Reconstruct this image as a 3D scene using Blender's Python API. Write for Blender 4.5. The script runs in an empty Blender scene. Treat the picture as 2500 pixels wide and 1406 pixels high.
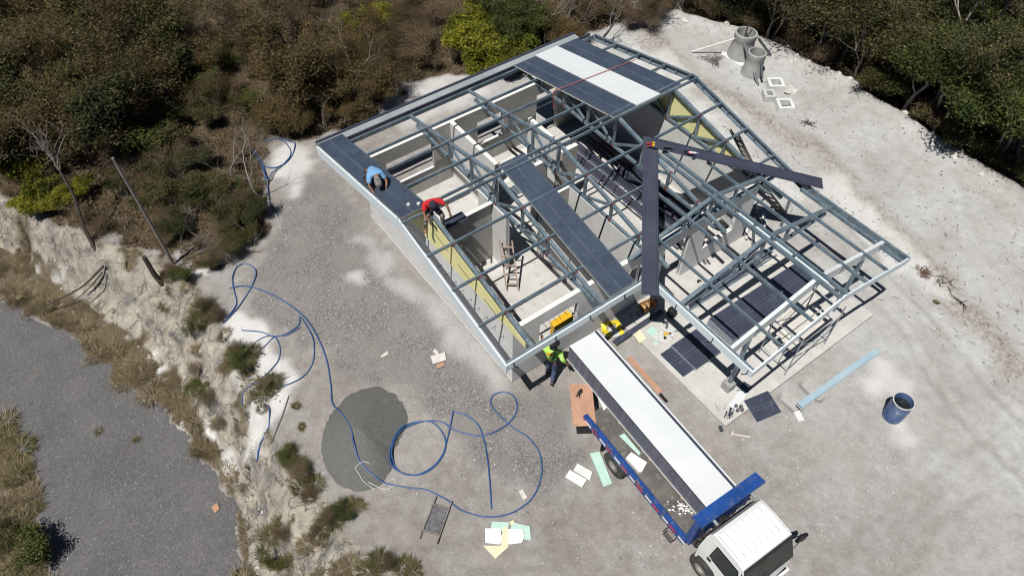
import bpy, math, random
import numpy as np
from mathutils import Vector, Matrix
R = math.radians
scene = bpy.context.scene
COL = scene.collection

# ------------------------------------------------------------------ camera, sky, sun, exposure
CAM = np.array([-6.392, -8.8104, 19.8814])
F_PX, PITCH, ROLL, YAW = 1817.025, 0.8928295, 0.0106257, 0.9302673   # focal length for a 2500 px wide picture
_cp, _sp = math.cos(PITCH), math.sin(PITCH)
_fw = np.array([math.cos(YAW)*_cp, math.sin(YAW)*_cp, -_sp])
_rt = np.array([math.sin(YAW), -math.cos(YAW), 0.0])
_up = np.cross(_rt, _fw)
_r2 = _rt*math.cos(ROLL) + _up*math.sin(ROLL)
_u2 = -_rt*math.sin(ROLL) + _up*math.cos(ROLL)
cd = bpy.data.cameras.new('drone_camera')
cd.sensor_width = 36.0
cd.lens = 36.0*F_PX/2500.0
cd.clip_start, cd.clip_end = 0.1, 1000
cam = bpy.data.objects.new('drone_camera', cd)
COL.objects.link(cam)
cam.matrix_world = Matrix(((_r2[0], _u2[0], -_fw[0], CAM[0]), (_r2[1], _u2[1], -_fw[1], CAM[1]),
                           (_r2[2], _u2[2], -_fw[2], CAM[2]), (0, 0, 0, 1)))
scene.camera = cam
SUN = Vector((-0.465, -0.163, 1.0)).normalized()
w = bpy.data.worlds.new('World')
scene.world = w
w.use_nodes = True
nt = w.node_tree
sky = nt.nodes.new('ShaderNodeTexSky')
sky.sky_type = 'NISHITA'
sky.sun_disc = False
sky.altitude = 900
sky.air_density = 0.55
sky.dust_density = 0.35
sky.sun_elevation = math.asin(SUN.z)
sky.sun_rotation = math.atan2(SUN.x, SUN.y)
bg = nt.nodes['Background']
bg.inputs[1].default_value = 0.05
nt.links.new(sky.outputs[0], bg.inputs[0])
sd = bpy.data.lights.new('sun', 'SUN')
sd.energy = 5.0
sd.angle = R(0.5)
sd.color = (1.0, 0.96, 0.90)
so = bpy.data.objects.new('sun', sd)
COL.objects.link(so)
so.rotation_euler = SUN.to_track_quat('Z', 'Y').to_euler()
scene.view_settings.view_transform = 'Standard'
scene.view_settings.look = 'None'
scene.view_settings.exposure = -0.12
scene.cycles.filter_width = 1.05
scene.cycles.max_bounces = 5
scene.cycles.diffuse_bounces = 1
scene.view_settings.gamma = 1.0

def at(x, y, z=0.0):
    """where the sight line through point x, y of the 2500 px photograph meets height z"""
    d = _fw + _r2*(x-1250)/F_PX - _u2*(y-703)/F_PX
    return CAM + d*((z-CAM[2])/d[2])

# ------------------------------------------------------------------ materials
def new_mat(name):
    m = bpy.data.materials.new(name)
    m.use_nodes = True
    t = m.node_tree
    return m, t, t.nodes['Principled BSDF']

def N(t, kind, **kw):
    n = t.nodes.new(kind)
    for k, v in kw.items():
        if k.startswith('i_'):
            key = k[2:]
            n.inputs[int(key) if key.isdigit() else key].default_value = v
        else:
            setattr(n, k, v)
    return n

def ramp(t, fac, stops):
    r = t.nodes.new('ShaderNodeValToRGB')
    e = r.color_ramp.elements
    while len(e) > 1:
        e.remove(e[-1])
    e[0].position, e[0].color = stops[0][0], (*stops[0][1], 1)
    for p_, c in stops[1:]:
        k = e.new(p_)
        k.color = (*c, 1)
    t.links.new(fac, r.inputs[0])
    return r.outputs[0]

def mix(t, fac, a, b):
    m = t.nodes.new('ShaderNodeMix')
    m.data_type = 'RGBA'
    for sock, val in ((m.inputs[0], fac), (m.inputs[6], a), (m.inputs[7], b)):
        if hasattr(val, 'is_linked') or hasattr(val, 'links'):
            t.links.new(val, sock)
        elif sock == m.inputs[0]:
            sock.default_value = val
        else:
            sock.default_value = (*val, 1)
    return m.outputs[2]

def noise(t, scale, detail=6, rough=0.6, coord=None, kind='ShaderNodeTexNoise', dist=0.0):
    n = N(t, kind)
    n.inputs['Scale'].default_value = scale
    n.inputs['Detail'].default_value = detail
    n.inputs['Roughness'].default_value = rough
    n.inputs['Distortion'].default_value = dist
    if coord is not None:
        t.links.new(coord, n.inputs['Vector'])
    return n.outputs[0]

def objco(t):
    return N(t, 'ShaderNodeTexCoord').outputs['Object']

def bump(t, b, h, strength=0.3, dist=0.02):
    n = N(t, 'ShaderNodeBump')
    n.inputs['Strength'].default_value = strength
    n.inputs['Distance'].default_value = dist
    t.links.new(h, n.inputs['Height'])
    t.links.new(n.outputs[0], b.inputs['Normal'])

def mottled(name, c1, c2, rough=0.7, metal=0.0, scale=4.0, c3=None, fine=40.0, bmp=0.0, bdist=0.02, spec=0.5, lo=0.35, hi=0.65):
    m, t, b = new_mat(name)
    co = objco(t)
    n1 = noise(t, scale, 8, 0.65, co)
    col = ramp(t, n1, [(lo, c1), (hi, c2)])
    if c3 is not None:
        n2 = noise(t, fine, 4, 0.7, co)
        f = ramp(t, n2, [(0.56, (0, 0, 0)), (0.70, (1, 1, 1))])
        col = mix(t, f, col, c3)
    t.links.new(col, b.inputs['Base Color'])
    b.inputs['Roughness'].default_value = rough
    b.inputs['Metallic'].default_value = metal
    b.inputs['Specular IOR Level'].default_value = spec
    if bmp:
        bump(t, b, noise(t, fine, 6, 0.7, co), bmp, bdist)
    return m

M = {}
M['steel'] = mottled('galvanised_steel', (0.12, 0.175, 0.22), (0.27, 0.345, 0.40), 0.42, 0.35, 3.0, (0.42, 0.49, 0.54), 18)
M['purlin'] = mottled('purlin_steel', (0.12, 0.175, 0.225), (0.24, 0.315, 0.37), 0.40, 0.35, 2.0, (0.36, 0.43, 0.48), 14)
M['bright_steel'] = mottled('bright_sheet', (0.62, 0.66, 0.68), (0.72, 0.76, 0.77), 0.5, 0.0, 1.5, (0.56, 0.61, 0.64), 9)
M['sheet'] = mottled('grey_sheet', (0.30, 0.34, 0.36), (0.40, 0.44, 0.45), 0.55, 0.15, 1.2)
M['white_fascia'] = mottled('white_fascia', (0.66, 0.76, 0.82), (0.76, 0.83, 0.86), 0.5, 0.0, 1.0)
M['primer'] = mottled('red_primer', (0.10, 0.04, 0.04), (0.22, 0.065, 0.058), 0.7, 0, 20)
M['navy'] = mottled('navy_panel', (0.042, 0.049, 0.078), (0.058, 0.067, 0.100), 0.42, 0, 1.1, (0.08, 0.10, 0.15), 5, lo=0.3, hi=0.7)
M['navy_dusty'] = mottled('navy_dusty', (0.038, 0.056, 0.090), (0.064, 0.086, 0.125), 0.5, 0, 1.7, (0.085, 0.11, 0.15), 6, lo=0.3, hi=0.7)
M['flash'] = mottled('navy_flashing', (0.046, 0.051, 0.082), (0.064, 0.070, 0.104), 0.45, 0, 1.4)
M['rib'] = mottled('panel_rib', (0.06, 0.08, 0.11), (0.17, 0.195, 0.23), 0.5, 0, 3.0, lo=0.3, hi=0.75)
M['scuff'] = mottled('scuffed_edge', (0.05, 0.07, 0.11), (0.33, 0.36, 0.40), 0.6, 0, 9.0, lo=0.42, hi=0.72)
M['white_panel'] = mottled('white_panel', (0.68, 0.72, 0.735), (0.74, 0.775, 0.785), 0.35, 0, 0.8)
M['slate'] = mottled('panel_edge', (0.075, 0.08, 0.115), (0.13, 0.135, 0.17), 0.6, 0, 3.0, (0.2, 0.2, 0.23), 16)
M['core'] = mottled('panel_core', (0.62, 0.64, 0.55), (0.74, 0.75, 0.66), 0.8, 0, 6)
M['concrete'] = mottled('wall_render', (0.62, 0.62, 0.61), (0.74, 0.74, 0.725), 0.9, 0, 1.6, (0.74, 0.735, 0.715), 30, 0.25, 0.01, 0.2)
M['plaster_shaded'] = mottled('rough_plaster_shaded', (0.36, 0.355, 0.335), (0.48, 0.47, 0.45), 0.95, 0, 2.2, (0.52, 0.51, 0.49), 9, 0.9, 0.03, 0.1)  # darker than wall_render: dimness of grazing sun on these faces put into the colour
M['wall_top'] = mottled('wall_top', (0.70, 0.70, 0.69), (0.80, 0.80, 0.79), 0.9, 0, 3.0)
M['slab'] = mottled('slab_concrete', (0.50, 0.49, 0.465), (0.62, 0.61, 0.585), 0.85, 0, 0.9, (0.44, 0.435, 0.42), 3.5, 0.1, 0.01, 0.2)
M['yellow_board'] = mottled('yellow_board', (0.80, 0.76, 0.36), (0.85, 0.81, 0.42), 0.8, 0, 1.0)
M['print'] = mottled('board_print', (0.16, 0.15, 0.07), (0.22, 0.2, 0.1), 0.8)
M['rebar'] = mottled('rebar', (0.05, 0.04, 0.035), (0.10, 0.08, 0.07), 0.8)
M['black'] = mottled('black_plastic', (0.008, 0.008, 0.009), (0.018, 0.018, 0.02), 0.5)
M['rubber'] = mottled('tyre_rubber', (0.035, 0.035, 0.036), (0.075, 0.073, 0.07), 0.85, 0, 6)
M['truck_white'] = mottled('truck_white', (0.80, 0.82, 0.82), (0.86, 0.88, 0.88), 0.28, 0, 0.8)
M['truck_blue'] = mottled('truck_blue', (0.010, 0.052, 0.22), (0.02, 0.085, 0.33), 0.45, 0, 2.0, (0.16, 0.15, 0.15), 6)
M['glass'] = mottled('dark_glass', (0.012, 0.022, 0.02), (0.03, 0.045, 0.04), 0.08, 0, 1.0)
M['bed'] = mottled('bed_floor', (0.10, 0.095, 0.09), (0.20, 0.185, 0.17), 0.6, 0.2, 1.6, (0.30, 0.28, 0.26), 5)
M['chassis'] = mottled('chassis', (0.015, 0.015, 0.015), (0.05, 0.047, 0.042), 0.8, 0, 4)
M['rim'] = mottled('wheel_rim', (0.20, 0.19, 0.17), (0.34, 0.33, 0.30), 0.6, 0.3, 6)
M['red_mark'] = mottled('red_reflector', (0.5, 0.02, 0.05), (0.6, 0.04, 0.10), 0.3)
M['white_mark'] = mottled('white_reflector', (0.75, 0.76, 0.78), (0.85, 0.86, 0.87), 0.3)
M['plywood'] = mottled('plywood', (0.42, 0.23, 0.15), (0.54, 0.32, 0.22), 0.75, 0, 2.5, (0.36, 0.2, 0.14), 12)
M['timber'] = mottled('timber', (0.30, 0.22, 0.15), (0.46, 0.37, 0.28), 0.85, 0, 5)
M['timber_pale'] = mottled('pale_timber', (0.56, 0.535, 0.49), (0.69, 0.665, 0.62), 0.85, 0, 6)
M['timber_grey'] = mottled('weathered_timber', (0.15, 0.135, 0.12), (0.25, 0.23, 0.21), 0.9, 0, 5)
M['ladder_wood'] = mottled('ladder_wood', (0.36, 0.27, 0.22), (0.48, 0.38, 0.32), 0.85, 0, 7)
M['foam_white'] = mottled('white_foam', (0.80, 0.81, 0.80), (0.88, 0.88, 0.87), 0.8, 0, 4)
M['foam_mint'] = mottled('mint_foam', (0.44, 0.66, 0.58), (0.54, 0.74, 0.66), 0.7, 0, 3)
M['foam_cream'] = mottled('cream_foam', (0.68, 0.68, 0.46), (0.76, 0.75, 0.54), 0.8, 0, 3)
M['barrel'] = mottled('barrel_blue', (0.03, 0.085, 0.26), (0.14, 0.21, 0.36), 0.5, 0, 3.0, (0.42, 0.45, 0.48), 5)
M['water'] = mottled('dark_water', (0.008, 0.012, 0.015), (0.02, 0.028, 0.03), 0.05, 0, 3)
M['blue_beam'] = mottled('pale_blue_steel', (0.34, 0.46, 0.54), (0.41, 0.53, 0.60), 0.5, 0, 0.8)
M['tank'] = mottled('precast_concrete', (0.30, 0.31, 0.30), (0.40, 0.405, 0.395), 0.9, 0, 2.5, (0.44, 0.44, 0.43), 20, 0.2, 0.01)
M['white_paint'] = mottled('white_paint', (0.66, 0.67, 0.66), (0.78, 0.79, 0.78), 0.8, 0, 3)
M['grey_paint'] = mottled('grey_block', (0.50, 0.51, 0.50), (0.58, 0.59, 0.58), 0.85, 0, 3)
M['pvc_grey'] = mottled('grey_pvc', (0.09, 0.105, 0.115), (0.13, 0.15, 0.16), 0.5, 0, 3)
M['pvc_white'] = mottled('white_pvc', (0.7, 0.7, 0.68), (0.8, 0.8, 0.78), 0.4, 0, 3)
M['hose'] = mottled('blue_hose', (0.02, 0.075, 0.23), (0.05, 0.12, 0.30), 0.45, 0, 3)
M['gravel'] = mottled('gravel_heap', (0.085, 0.09, 0.085), (0.145, 0.15, 0.14), 0.95, 0, 1.2, (0.27, 0.27, 0.255), 60, 0.8, 0.02, 0.1)
def pebble_mat(name, scale, stops):
    m, t, b = new_mat(name)
    co = objco(t)
    v = N(t, 'ShaderNodeTexVoronoi', i_Scale=scale)
    t.links.new(co, v.inputs['Vector'])
    c = ramp(t, v.outputs['Color'], stops)
    c = mix(t, ramp(t, noise(t, 1.3, 6, .6, co), [(.35, (0, 0, 0)), (.65, (.5, .5, .5))]), c, stops[1][1])
    t.links.new(c, b.inputs['Base Color'])
    b.inputs['Roughness'].default_value = .95
    b.inputs['Specular IOR Level'].default_value = .1
    bump(t, b, v.outputs['Distance'], .7, .03)
    return m
M['gravel'] = pebble_mat('gravel_heap', 58, [(0, (.10, .104, .10)), (.5, (.165, .168, .162)), (.8, (.215, .217, .208)), (.97, (.33, .33, .31))])
M['bark'] = mottled('grey_bark', (0.10, 0.085, 0.075), (0.21, 0.185, 0.165), 0.95, 0, 6)
M['bark_pale'] = mottled('pale_bark', (0.20, 0.18, 0.165), (0.36, 0.33, 0.31), 0.95, 0, 6)
M['bark_red'] = mottled('red_brown_root', (0.12, 0.065, 0.045), (0.24, 0.14, 0.10), 0.9, 0, 7)
M['bark_dark'] = mottled('dark_bark', (0.035, 0.028, 0.024), (0.085, 0.07, 0.06), 0.95, 0, 6)
M['rock'] = mottled('pale_rock', (0.48, 0.45, 0.41), (0.70, 0.67, 0.63), 0.95, 0, 3, (0.35, 0.33, 0.30), 9, 0.6, 0.03, 0.1)
M['rock_mid'] = mottled('mid_stone', (0.36, 0.345, 0.325), (0.56, 0.54, 0.515), 0.95, 0, 5)
M['rock_dark'] = mottled('dark_stone', (0.16, 0.155, 0.15), (0.30, 0.285, 0.27), 0.95, 0, 5)
M['yellow_plastic'] = mottled('yellow_plastic', (0.72, 0.42, 0.015), (0.80, 0.50, 0.03), 0.5, 0, 2)
M['yellow_bright'] = mottled('yellow_sheet', (0.78, 0.60, 0.02), (0.85, 0.68, 0.04), 0.55, 0, 2)
M['clear_film'] = mottled('plastic_film', (0.50, 0.51, 0.50), (0.68, 0.69, 0.68), 0.3, 0, 9)
M['grey_bag'] = mottled('grey_bag', (0.22, 0.23, 0.27), (0.34, 0.35, 0.40), 0.4, 0, 6)
M['green_bag'] = mottled('green_bag', (0.05, 0.35, 0.06), (0.08, 0.45, 0.09), 0.45, 0, 6)
M['orange_wood'] = mottled('crate_wood', (0.50, 0.26, 0.10), (0.62, 0.36, 0.17), 0.7, 0, 5)
M['red_plastic'] = mottled('red_plastic', (0.55, 0.03, 0.04), (0.62, 0.06, 0.06), 0.5)
M['strap'] = mottled('red_strap', (0.33, 0.08, 0.065), (0.45, 0.14, 0.11), 0.7)
M['tool_grey'] = mottled('tool_grey', (0.10, 0.10, 0.105), (0.2, 0.2, 0.21), 0.5, 0.2, 9)
M['skin'] = mottled('skin', (0.24, 0.125, 0.08), (0.30, 0.165, 0.11), 0.6)
M['hair'] = mottled('dark_hair', (0.01, 0.008, 0.007), (0.025, 0.02, 0.016), 0.6)
M['shirt_blue'] = mottled('light_blue_shirt', (0.16, 0.36, 0.64), (0.21, 0.42, 0.70), 0.85)
M['shirt_red'] = mottled('red_shirt', (0.50, 0.012, 0.018), (0.60, 0.022, 0.028), 0.85)
M['hivis'] = mottled('lime_shirt', (0.42, 0.80, 0.09), (0.52, 0.90, 0.15), 0.75, 0, 5)
M['vest'] = mottled('green_vest', (0.03, 0.17, 0.05), (0.06, 0.26, 0.08), 0.8, 0, 5)
M['orange_print'] = mottled('orange_patch', (0.75, 0.42, 0.03), (0.85, 0.62, 0.05), 0.7, 0, 14)
M['jeans'] = mottled('blue_jeans', (0.035, 0.055, 0.11), (0.07, 0.10, 0.18), 0.9, 0, 8)
M['dark_trousers'] = mottled('dark_trousers', (0.03, 0.027, 0.03), (0.06, 0.052, 0.055), 0.9, 0, 8)
M['camo'] = mottled('camouflage', (0.06, 0.055, 0.045), (0.30, 0.27, 0.22), 0.9, 0, 14, (0.04, 0.038, 0.033), 20, lo=0.44, hi=0.56)
M['cap_navy'] = mottled('navy_cap', (0.012, 0.015, 0.04), (0.025, 0.03, 0.06), 0.85)
M['cap_grey'] = mottled('grey_camo_cap', (0.10, 0.10, 0.095), (0.28, 0.27, 0.255), 0.9, 0, 22, lo=0.42, hi=0.58)
M['hat_dark'] = mottled('dark_felt_hat', (0.016, 0.012, 0.014), (0.036, 0.028, 0.03), 0.9)
M['boot_tan'] = mottled('tan_boots', (0.20, 0.12, 0.075), (0.30, 0.19, 0.12), 0.8)
M['glove'] = mottled('dark_gloves', (0.04, 0.04, 0.042), (0.10, 0.10, 0.10), 0.85, 0, 12)
M['glove_pale'] = mottled('pale_gloves', (0.35, 0.33, 0.30), (0.5, 0.48, 0.44), 0.85, 0, 12)
M['eye'] = mottled('eye', (0.02, 0.015, 0.01), (0.03, 0.02, 0.015), 0.2)

def leaf_mat(name, stops):
    m, t, b = new_mat(name)
    a = N(t, 'ShaderNodeAttribute')
    a.attribute_name = 'tint'
    oi = N(t, 'ShaderNodeObjectInfo')
    mp = N(t, 'ShaderNodeMath', operation='MULTIPLY_ADD')
    t.links.new(oi.outputs['Random'], mp.inputs[0])
    mp.inputs[1].default_value = 0.30
    mp.inputs[2].default_value = -0.15
    ad = N(t, 'ShaderNodeMath', operation='ADD')
    t.links.new(a.outputs['Fac'], ad.inputs[0])
    t.links.new(mp.outputs[0], ad.inputs[1])
    col = ramp(t, ad.outputs[0], stops)
    gm = N(t, 'ShaderNodeMix', data_type='RGBA', blend_type='MULTIPLY')
    gm.inputs[0].default_value = 1.0
    t.links.new(col, gm.inputs[6])
    gm.inputs[7].default_value = (1.16, 1.12, 1.14, 1)
    col = gm.outputs[2]
    t.links.new(col, b.inputs['Base Color'])
    b.inputs['Roughness'].default_value = 0.6
    b.inputs['Specular IOR Level'].default_value = 0.25
    tr = N(t, 'ShaderNodeBsdfTranslucent')
    t.links.new(col, tr.inputs[0])
    mx = N(t, 'ShaderNodeMixShader')
    mx.inputs[0].default_value = 0.22
    t.links.new(b.outputs[0], mx.inputs[1])
    t.links.new(tr.outputs[0], mx.inputs[2])
    t.links.new(mx.outputs[0], t.nodes['Material Output'].inputs[0])
    return m
M['leaf_dark'] = leaf_mat('dark_leaves', [(0, (0.012, 0.016, 0.006)), (0.35, (0.034, 0.040, 0.014)), (0.6, (0.072, 0.074, 0.025)), (0.85, (0.125, 0.11, 0.042)), (1, (0.20, 0.16, 0.08))])
M['leaf_olive'] = leaf_mat('olive_leaves', [(0, (0.030, 0.023, 0.010)), (0.4, (0.066, 0.055, 0.022)), (0.65, (0.11, 0.080, 0.032)), (0.85, (0.16, 0.105, 0.042)), (1, (0.22, 0.16, 0.08))])
M['leaf_green'] = leaf_mat('green_leaves', [(0, (0.018, 0.028, 0.008)), (0.4, (0.045, 0.066, 0.016)), (0.65, (0.078, 0.095, 0.024)), (0.85, (0.13, 0.125, 0.035)), (1, (0.20, 0.16, 0.06))])
M['leaf_yellow'] = leaf_mat('yellow_green_leaves', [(0, (0.03, 0.045, 0.008)), (0.4, (0.10, 0.12, 0.012)), (0.65, (0.19, 0.19, 0.016)), (0.85, (0.30, 0.27, 0.02)), (1, (0.42, 0.34, 0.03))])
M['leaf_brown'] = leaf_mat('brown_leaves', [(0, (0.045, 0.032, 0.018)), (0.4, (0.10, 0.074, 0.042)), (0.65, (0.15, 0.112, 0.066)), (0.85, (0.21, 0.16, 0.10)), (1, (0.30, 0.24, 0.16))])
M['straw'] = leaf_mat('dry_straw', [(0, (0.07, 0.056, 0.030)), (0.4, (0.155, 0.128, 0.072)), (0.7, (0.245, 0.205, 0.122)), (1, (0.38, 0.33, 0.22))])
M['grass_green'] = leaf_mat('green_grass', [(0, (0.04, 0.046, 0.016)), (0.35, (0.085, 0.095, 0.034)), (0.6, (0.14, 0.135, 0.058)), (0.85, (0.22, 0.175, 0.085)), (1, (0.32, 0.25, 0.14))])
M['litter'] = leaf_mat('litter', [(0, (0.05, 0.038, 0.022)), (0.35, (0.14, 0.106, 0.060)), (0.65, (0.23, 0.178, 0.105)), (0.85, (0.32, 0.26, 0.165)), (1, (0.46, 0.39, 0.28))])

# ------------------------------------------------------------------ mesh helpers
class MB:
    def __init__(s):
        s.v, s.f, s.mi = [], [], []
    def add(s, vs, fs, mi=0):
        o = len(s.v)
        s.v += [tuple(map(float, p)) for p in vs]
        s.f += [tuple(i+o for i in f) for f in fs]
        s.mi += [mi]*len(fs)
        return s
    def box(s, x0, x1, y0, y1, z0, z1, mi=0):
        return s.add([(x0, y0, z0), (x1, y0, z0), (x1, y1, z0), (x0, y1, z0), (x0, y0, z1), (x1, y0, z1), (x1, y1, z1), (x0, y1, z1)],
                     [(0, 3, 2, 1), (4, 5, 6, 7), (0, 1, 5, 4), (1, 2, 6, 5), (2, 3, 7, 6), (3, 0, 4, 7)], mi)
    def beam(s, a, b, wd, ht, up=(0, 0, 1), mi=0):
        a, b, up = Vector(a), Vector(b), Vector(up)
        d = (b-a).normalized()
        sd_ = d.cross(up)
        if sd_.length < 1e-5:
            sd_ = d.cross(Vector((1, 0, 0)))
        sd_.normalize()
        u = sd_.cross(d)
        vs = []
        for p_ in (a, b):
            for sx, sy in ((-1, -1), (1, -1), (1, 1), (-1, 1)):
                vs.append(p_ + sd_*(sx*wd/2) + u*(sy*ht/2))
        return s.add(vs, [(3, 2, 1, 0), (4, 5, 6, 7), (0, 1, 5, 4), (1, 2, 6, 5), (2, 3, 7, 6), (3, 0, 4, 7)], mi)
    def tube(s, pts, r, n=8, mi=0, cap=True, closed=False):
        pts = [Vector(p_) for p_ in pts]
        rs = r if isinstance(r, (list, tuple)) else [r]*len(pts)
        rings, prev = [], None
        for i, p_ in enumerate(pts):
            d = (pts[min(i+1, len(pts)-1)] - pts[max(i-1, 0)])
            d = d.normalized() if d.length > 1e-9 else Vector((0, 0, 1))
            if prev is None:
                ref = Vector((0, 0, 1)) if abs(d.z) < 0.9 else Vector((1, 0, 0))
                prev = d.cross(ref).normalized()
            a = (prev - d*prev.dot(d))
            a = a.normalized() if a.length > 1e-6 else d.orthogonal().normalized()
            prev = a
            b = d.cross(a)
            rings.append([p_ + (a*math.cos(2*math.pi*k/n) + b*math.sin(2*math.pi*k/n))*rs[i] for k in range(n)])
        vs = [q for rg in rings for q in rg]
        fs = []
        for i in range(len(rings)-1):
            for k in range(n):
                fs.append((i*n+k, i*n+(k+1) % n, (i+1)*n+(k+1) % n, (i+1)*n+k))
        if cap:
            fs.append(tuple(range(n-1, -1, -1)))
            fs.append(tuple((len(rings)-1)*n+k for k in range(n)))
        return s.add(vs, fs, mi)
    def lathe(s, prof, n=24, c=(0, 0, 0), mi=0, cap=False):
        vs, fs = [], []
        for (r, z) in prof:
            for k in range(n):
                a = 2*math.pi*k/n
                vs.append((c[0]+r*math.cos(a), c[1]+r*math.sin(a), c[2]+z))
        for i in range(len(prof)-1):
            for k in range(n):
                fs.append((i*n+k, i*n+(k+1) % n, (i+1)*n+(k+1) % n, (i+1)*n+k))
        if cap:
            fs.append(tuple(range(n-1, -1, -1)))
            fs.append(tuple((len(prof)-1)*n+k for k in range(n)))
        return s.add(vs, fs, mi)
    def prism(s, poly, d, mi=0):
        """planar polygon extruded by vector d"""
        n = len(poly)
        a = [Vector(p_) for p_ in poly]
        b = [p_ + Vector(d) for p_ in a]
        return s.add(a+b, [tuple(range(n-1, -1, -1)), tuple(range(n, 2*n))] + [(i, (i+1) % n, n+(i+1) % n, n+i) for i in range(n)], mi)

def link(o, parent=None):
    COL.objects.link(o)
    if parent is not None:
        o.parent = parent
    return o

def obj(name, mb, mats, parent=None, smooth=False, bevel=0.0):
    me = bpy.data.meshes.new(name)
    me.from_pydata(mb.v, [], mb.f)
    mats = mats if isinstance(mats, (list, tuple)) else [mats]
    for m in mats:
        me.materials.append(M[m] if isinstance(m, str) else m)
    if len(mats) > 1:
        me.polygons.foreach_set('material_index', mb.mi)
    if smooth:
        me.polygons.foreach_set('use_smooth', [True]*len(me.polygons))
        me.set_sharp_from_angle(angle=R(38))
    o = link(bpy.data.objects.new(name, me), parent)
    if bevel:
        md = o.modifiers.new('bevel', 'BEVEL')
        md.width = bevel
        md.segments = 2
        md.limit_method = 'ANGLE'
    return o

def tag(o, label, cat, group=None, kind=None):
    if label: o['label'] = label
    if cat: o['category'] = cat
    if group: o['group'] = group
    if kind: o['kind'] = kind
    return o

def thing(name, label, cat, loc=(0, 0, 0), rotz=0.0, group=None):
    o = bpy.data.objects.new(name, None)
    o.empty_display_size = 0.2
    COL.objects.link(o)
    o.location = loc
    o.rotation_euler = (0, 0, rotz)
    return tag(o, label, cat, group)

def copy_thing(root, loc, rotz=0.0, scale=1.0, label=None, group=None):
    r = root.copy()
    COL.objects.link(r)
    r.location = loc
    r.rotation_euler = (0, 0, rotz)
    r.scale = (scale,)*3 if not isinstance(scale, tuple) else scale
    if label: r['label'] = label
    if group: r['group'] = group
    for ch in list(root.children):
        c = ch.copy()
        COL.objects.link(c)
        c.parent = r
        for g in list(ch.children):
            d = g.copy()
            COL.objects.link(d)
            d.parent = c
    return r

def np_mesh(name, verts, faces, mat, tint=None, parent=None, smooth=False):
    """verts (n,3), faces (m,k) arrays"""
    me = bpy.data.meshes.new(name)
    nv, (nf, k) = len(verts), faces.shape
    me.vertices.add(nv)
    me.vertices.foreach_set('co', np.ascontiguousarray(verts, dtype=np.float32).ravel())
    me.loops.add(nf*k)
    me.loops.foreach_set('vertex_index', np.ascontiguousarray(faces, dtype=np.int32).ravel())
    me.polygons.add(nf)
    me.polygons.foreach_set('loop_start', np.arange(0, nf*k, k, dtype=np.int32))
    me.polygons.foreach_set('loop_total', np.full(nf, k, dtype=np.int32))
    if smooth:
        me.polygons.foreach_set('use_smooth', np.ones(nf, dtype=bool))
    me.update(calc_edges=True)
    if tint is not None:
        a = me.attributes.new('tint', 'FLOAT', 'FACE')
        a.data.foreach_set('value', np.ascontiguousarray(tint, dtype=np.float32))
    me.materials.append(M[mat] if isinstance(mat, str) else mat)
    return link(bpy.data.objects.new(name, me), parent)

# numpy value noise
def _hash(i, j, s):
    n = (i.astype(np.int64)*374761393 + j.astype(np.int64)*668265263 + s*1442695041) & 0x7fffffff
    n = (n ^ (n >> 13))*1274126177 & 0x7fffffff
    return ((n ^ (n >> 16)) & 0xffff)/65535.0
def vnoise(x, y, s=0):
    xi, yi = np.floor(x), np.floor(y)
    fx, fy = x-xi, y-yi
    fx, fy = fx*fx*(3-2*fx), fy*fy*(3-2*fy)
    a, b = _hash(xi, yi, s), _hash(xi+1, yi, s)
    c, d = _hash(xi, yi+1, s), _hash(xi+1, yi+1, s)
    return (a*(1-fx)+b*fx)*(1-fy) + (c*(1-fx)+d*fx)*fy
def fbm(x, y, s=0, o=5):
    r, am, tt = 0, 0.5, 0
    for k in range(o):
        r = r + am*vnoise(x*2**k, y*2**k, s+k*17)
        tt += am
        am *= 0.5
    return r/tt
def inside(poly, X, Y):
    c = np.zeros(X.shape, bool)
    n = len(poly)
    for i in range(n):
        x0, y0 = poly[i][0], poly[i][1]
        x1, y1 = poly[(i+1) % n][0], poly[(i+1) % n][1]
        if y0 == y1:
            continue
        c ^= ((y0 > Y) != (y1 > Y)) & (X < (x1-x0)*(Y-y0)/(y1-y0)+x0)
    return c
def dist_line(pl, X, Y):
    d = np.full(X.shape, 1e9)
    for i in range(len(pl)-1):
        ax, ay, bx, by = pl[i][0], pl[i][1], pl[i+1][0], pl[i+1][1]
        L2 = (bx-ax)**2+(by-ay)**2
        tt = np.clip(((X-ax)*(bx-ax)+(Y-ay)*(by-ay))/L2, 0, 1)
        d = np.minimum(d, np.hypot(X-ax-tt*(bx-ax), Y-ay-tt*(by-ay)))
    return d
def px(pts, z=0.0):
    return [tuple(at(x, y, z)[:2]) for x, y in pts]
def sstep(a, b, x):
    t_ = np.clip((x-a)/(b-a), 0, 1)
    return t_*t_*(3-2*t_)

# ------------------------------------------------------------------ terrain
EDGE = px([(980, 1460), (880, 1335), (800, 1245), (735, 1160), (680, 1080), (650, 985), (620, 890), (565, 805), (520, 745), (470, 690), (430, 645), (300, 607), (150, 548), (0, 482), (-200, 410)])
FOOT = px([(612, 1460), (602, 1330), (585, 1235), (535, 1130), (470, 1010), (415, 910), (330, 828), (200, 745), (100, 668), (0, 608), (-250, 500)], -2.0)
ROADL = px([(602, 1460), (592, 1330), (572, 1235), (545, 1172), (500, 1112), (430, 1022), (380, 985), (300, 935), (250, 885), (190, 832), (130, 790), (0, 725), (-300, 610)], -2.0)
ROADR = px([(-300, 800), (0, 1010), (40, 1080), (90, 1180), (80, 1260), (120, 1340), (130, 1460)], -2.0)
RIM = px([(1500, -60), (1660, 40), (1800, 75), (1900, 120), (2050, 195), (2200, 290), (2350, 385), (2500, 475), (2700, 580)])
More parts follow.
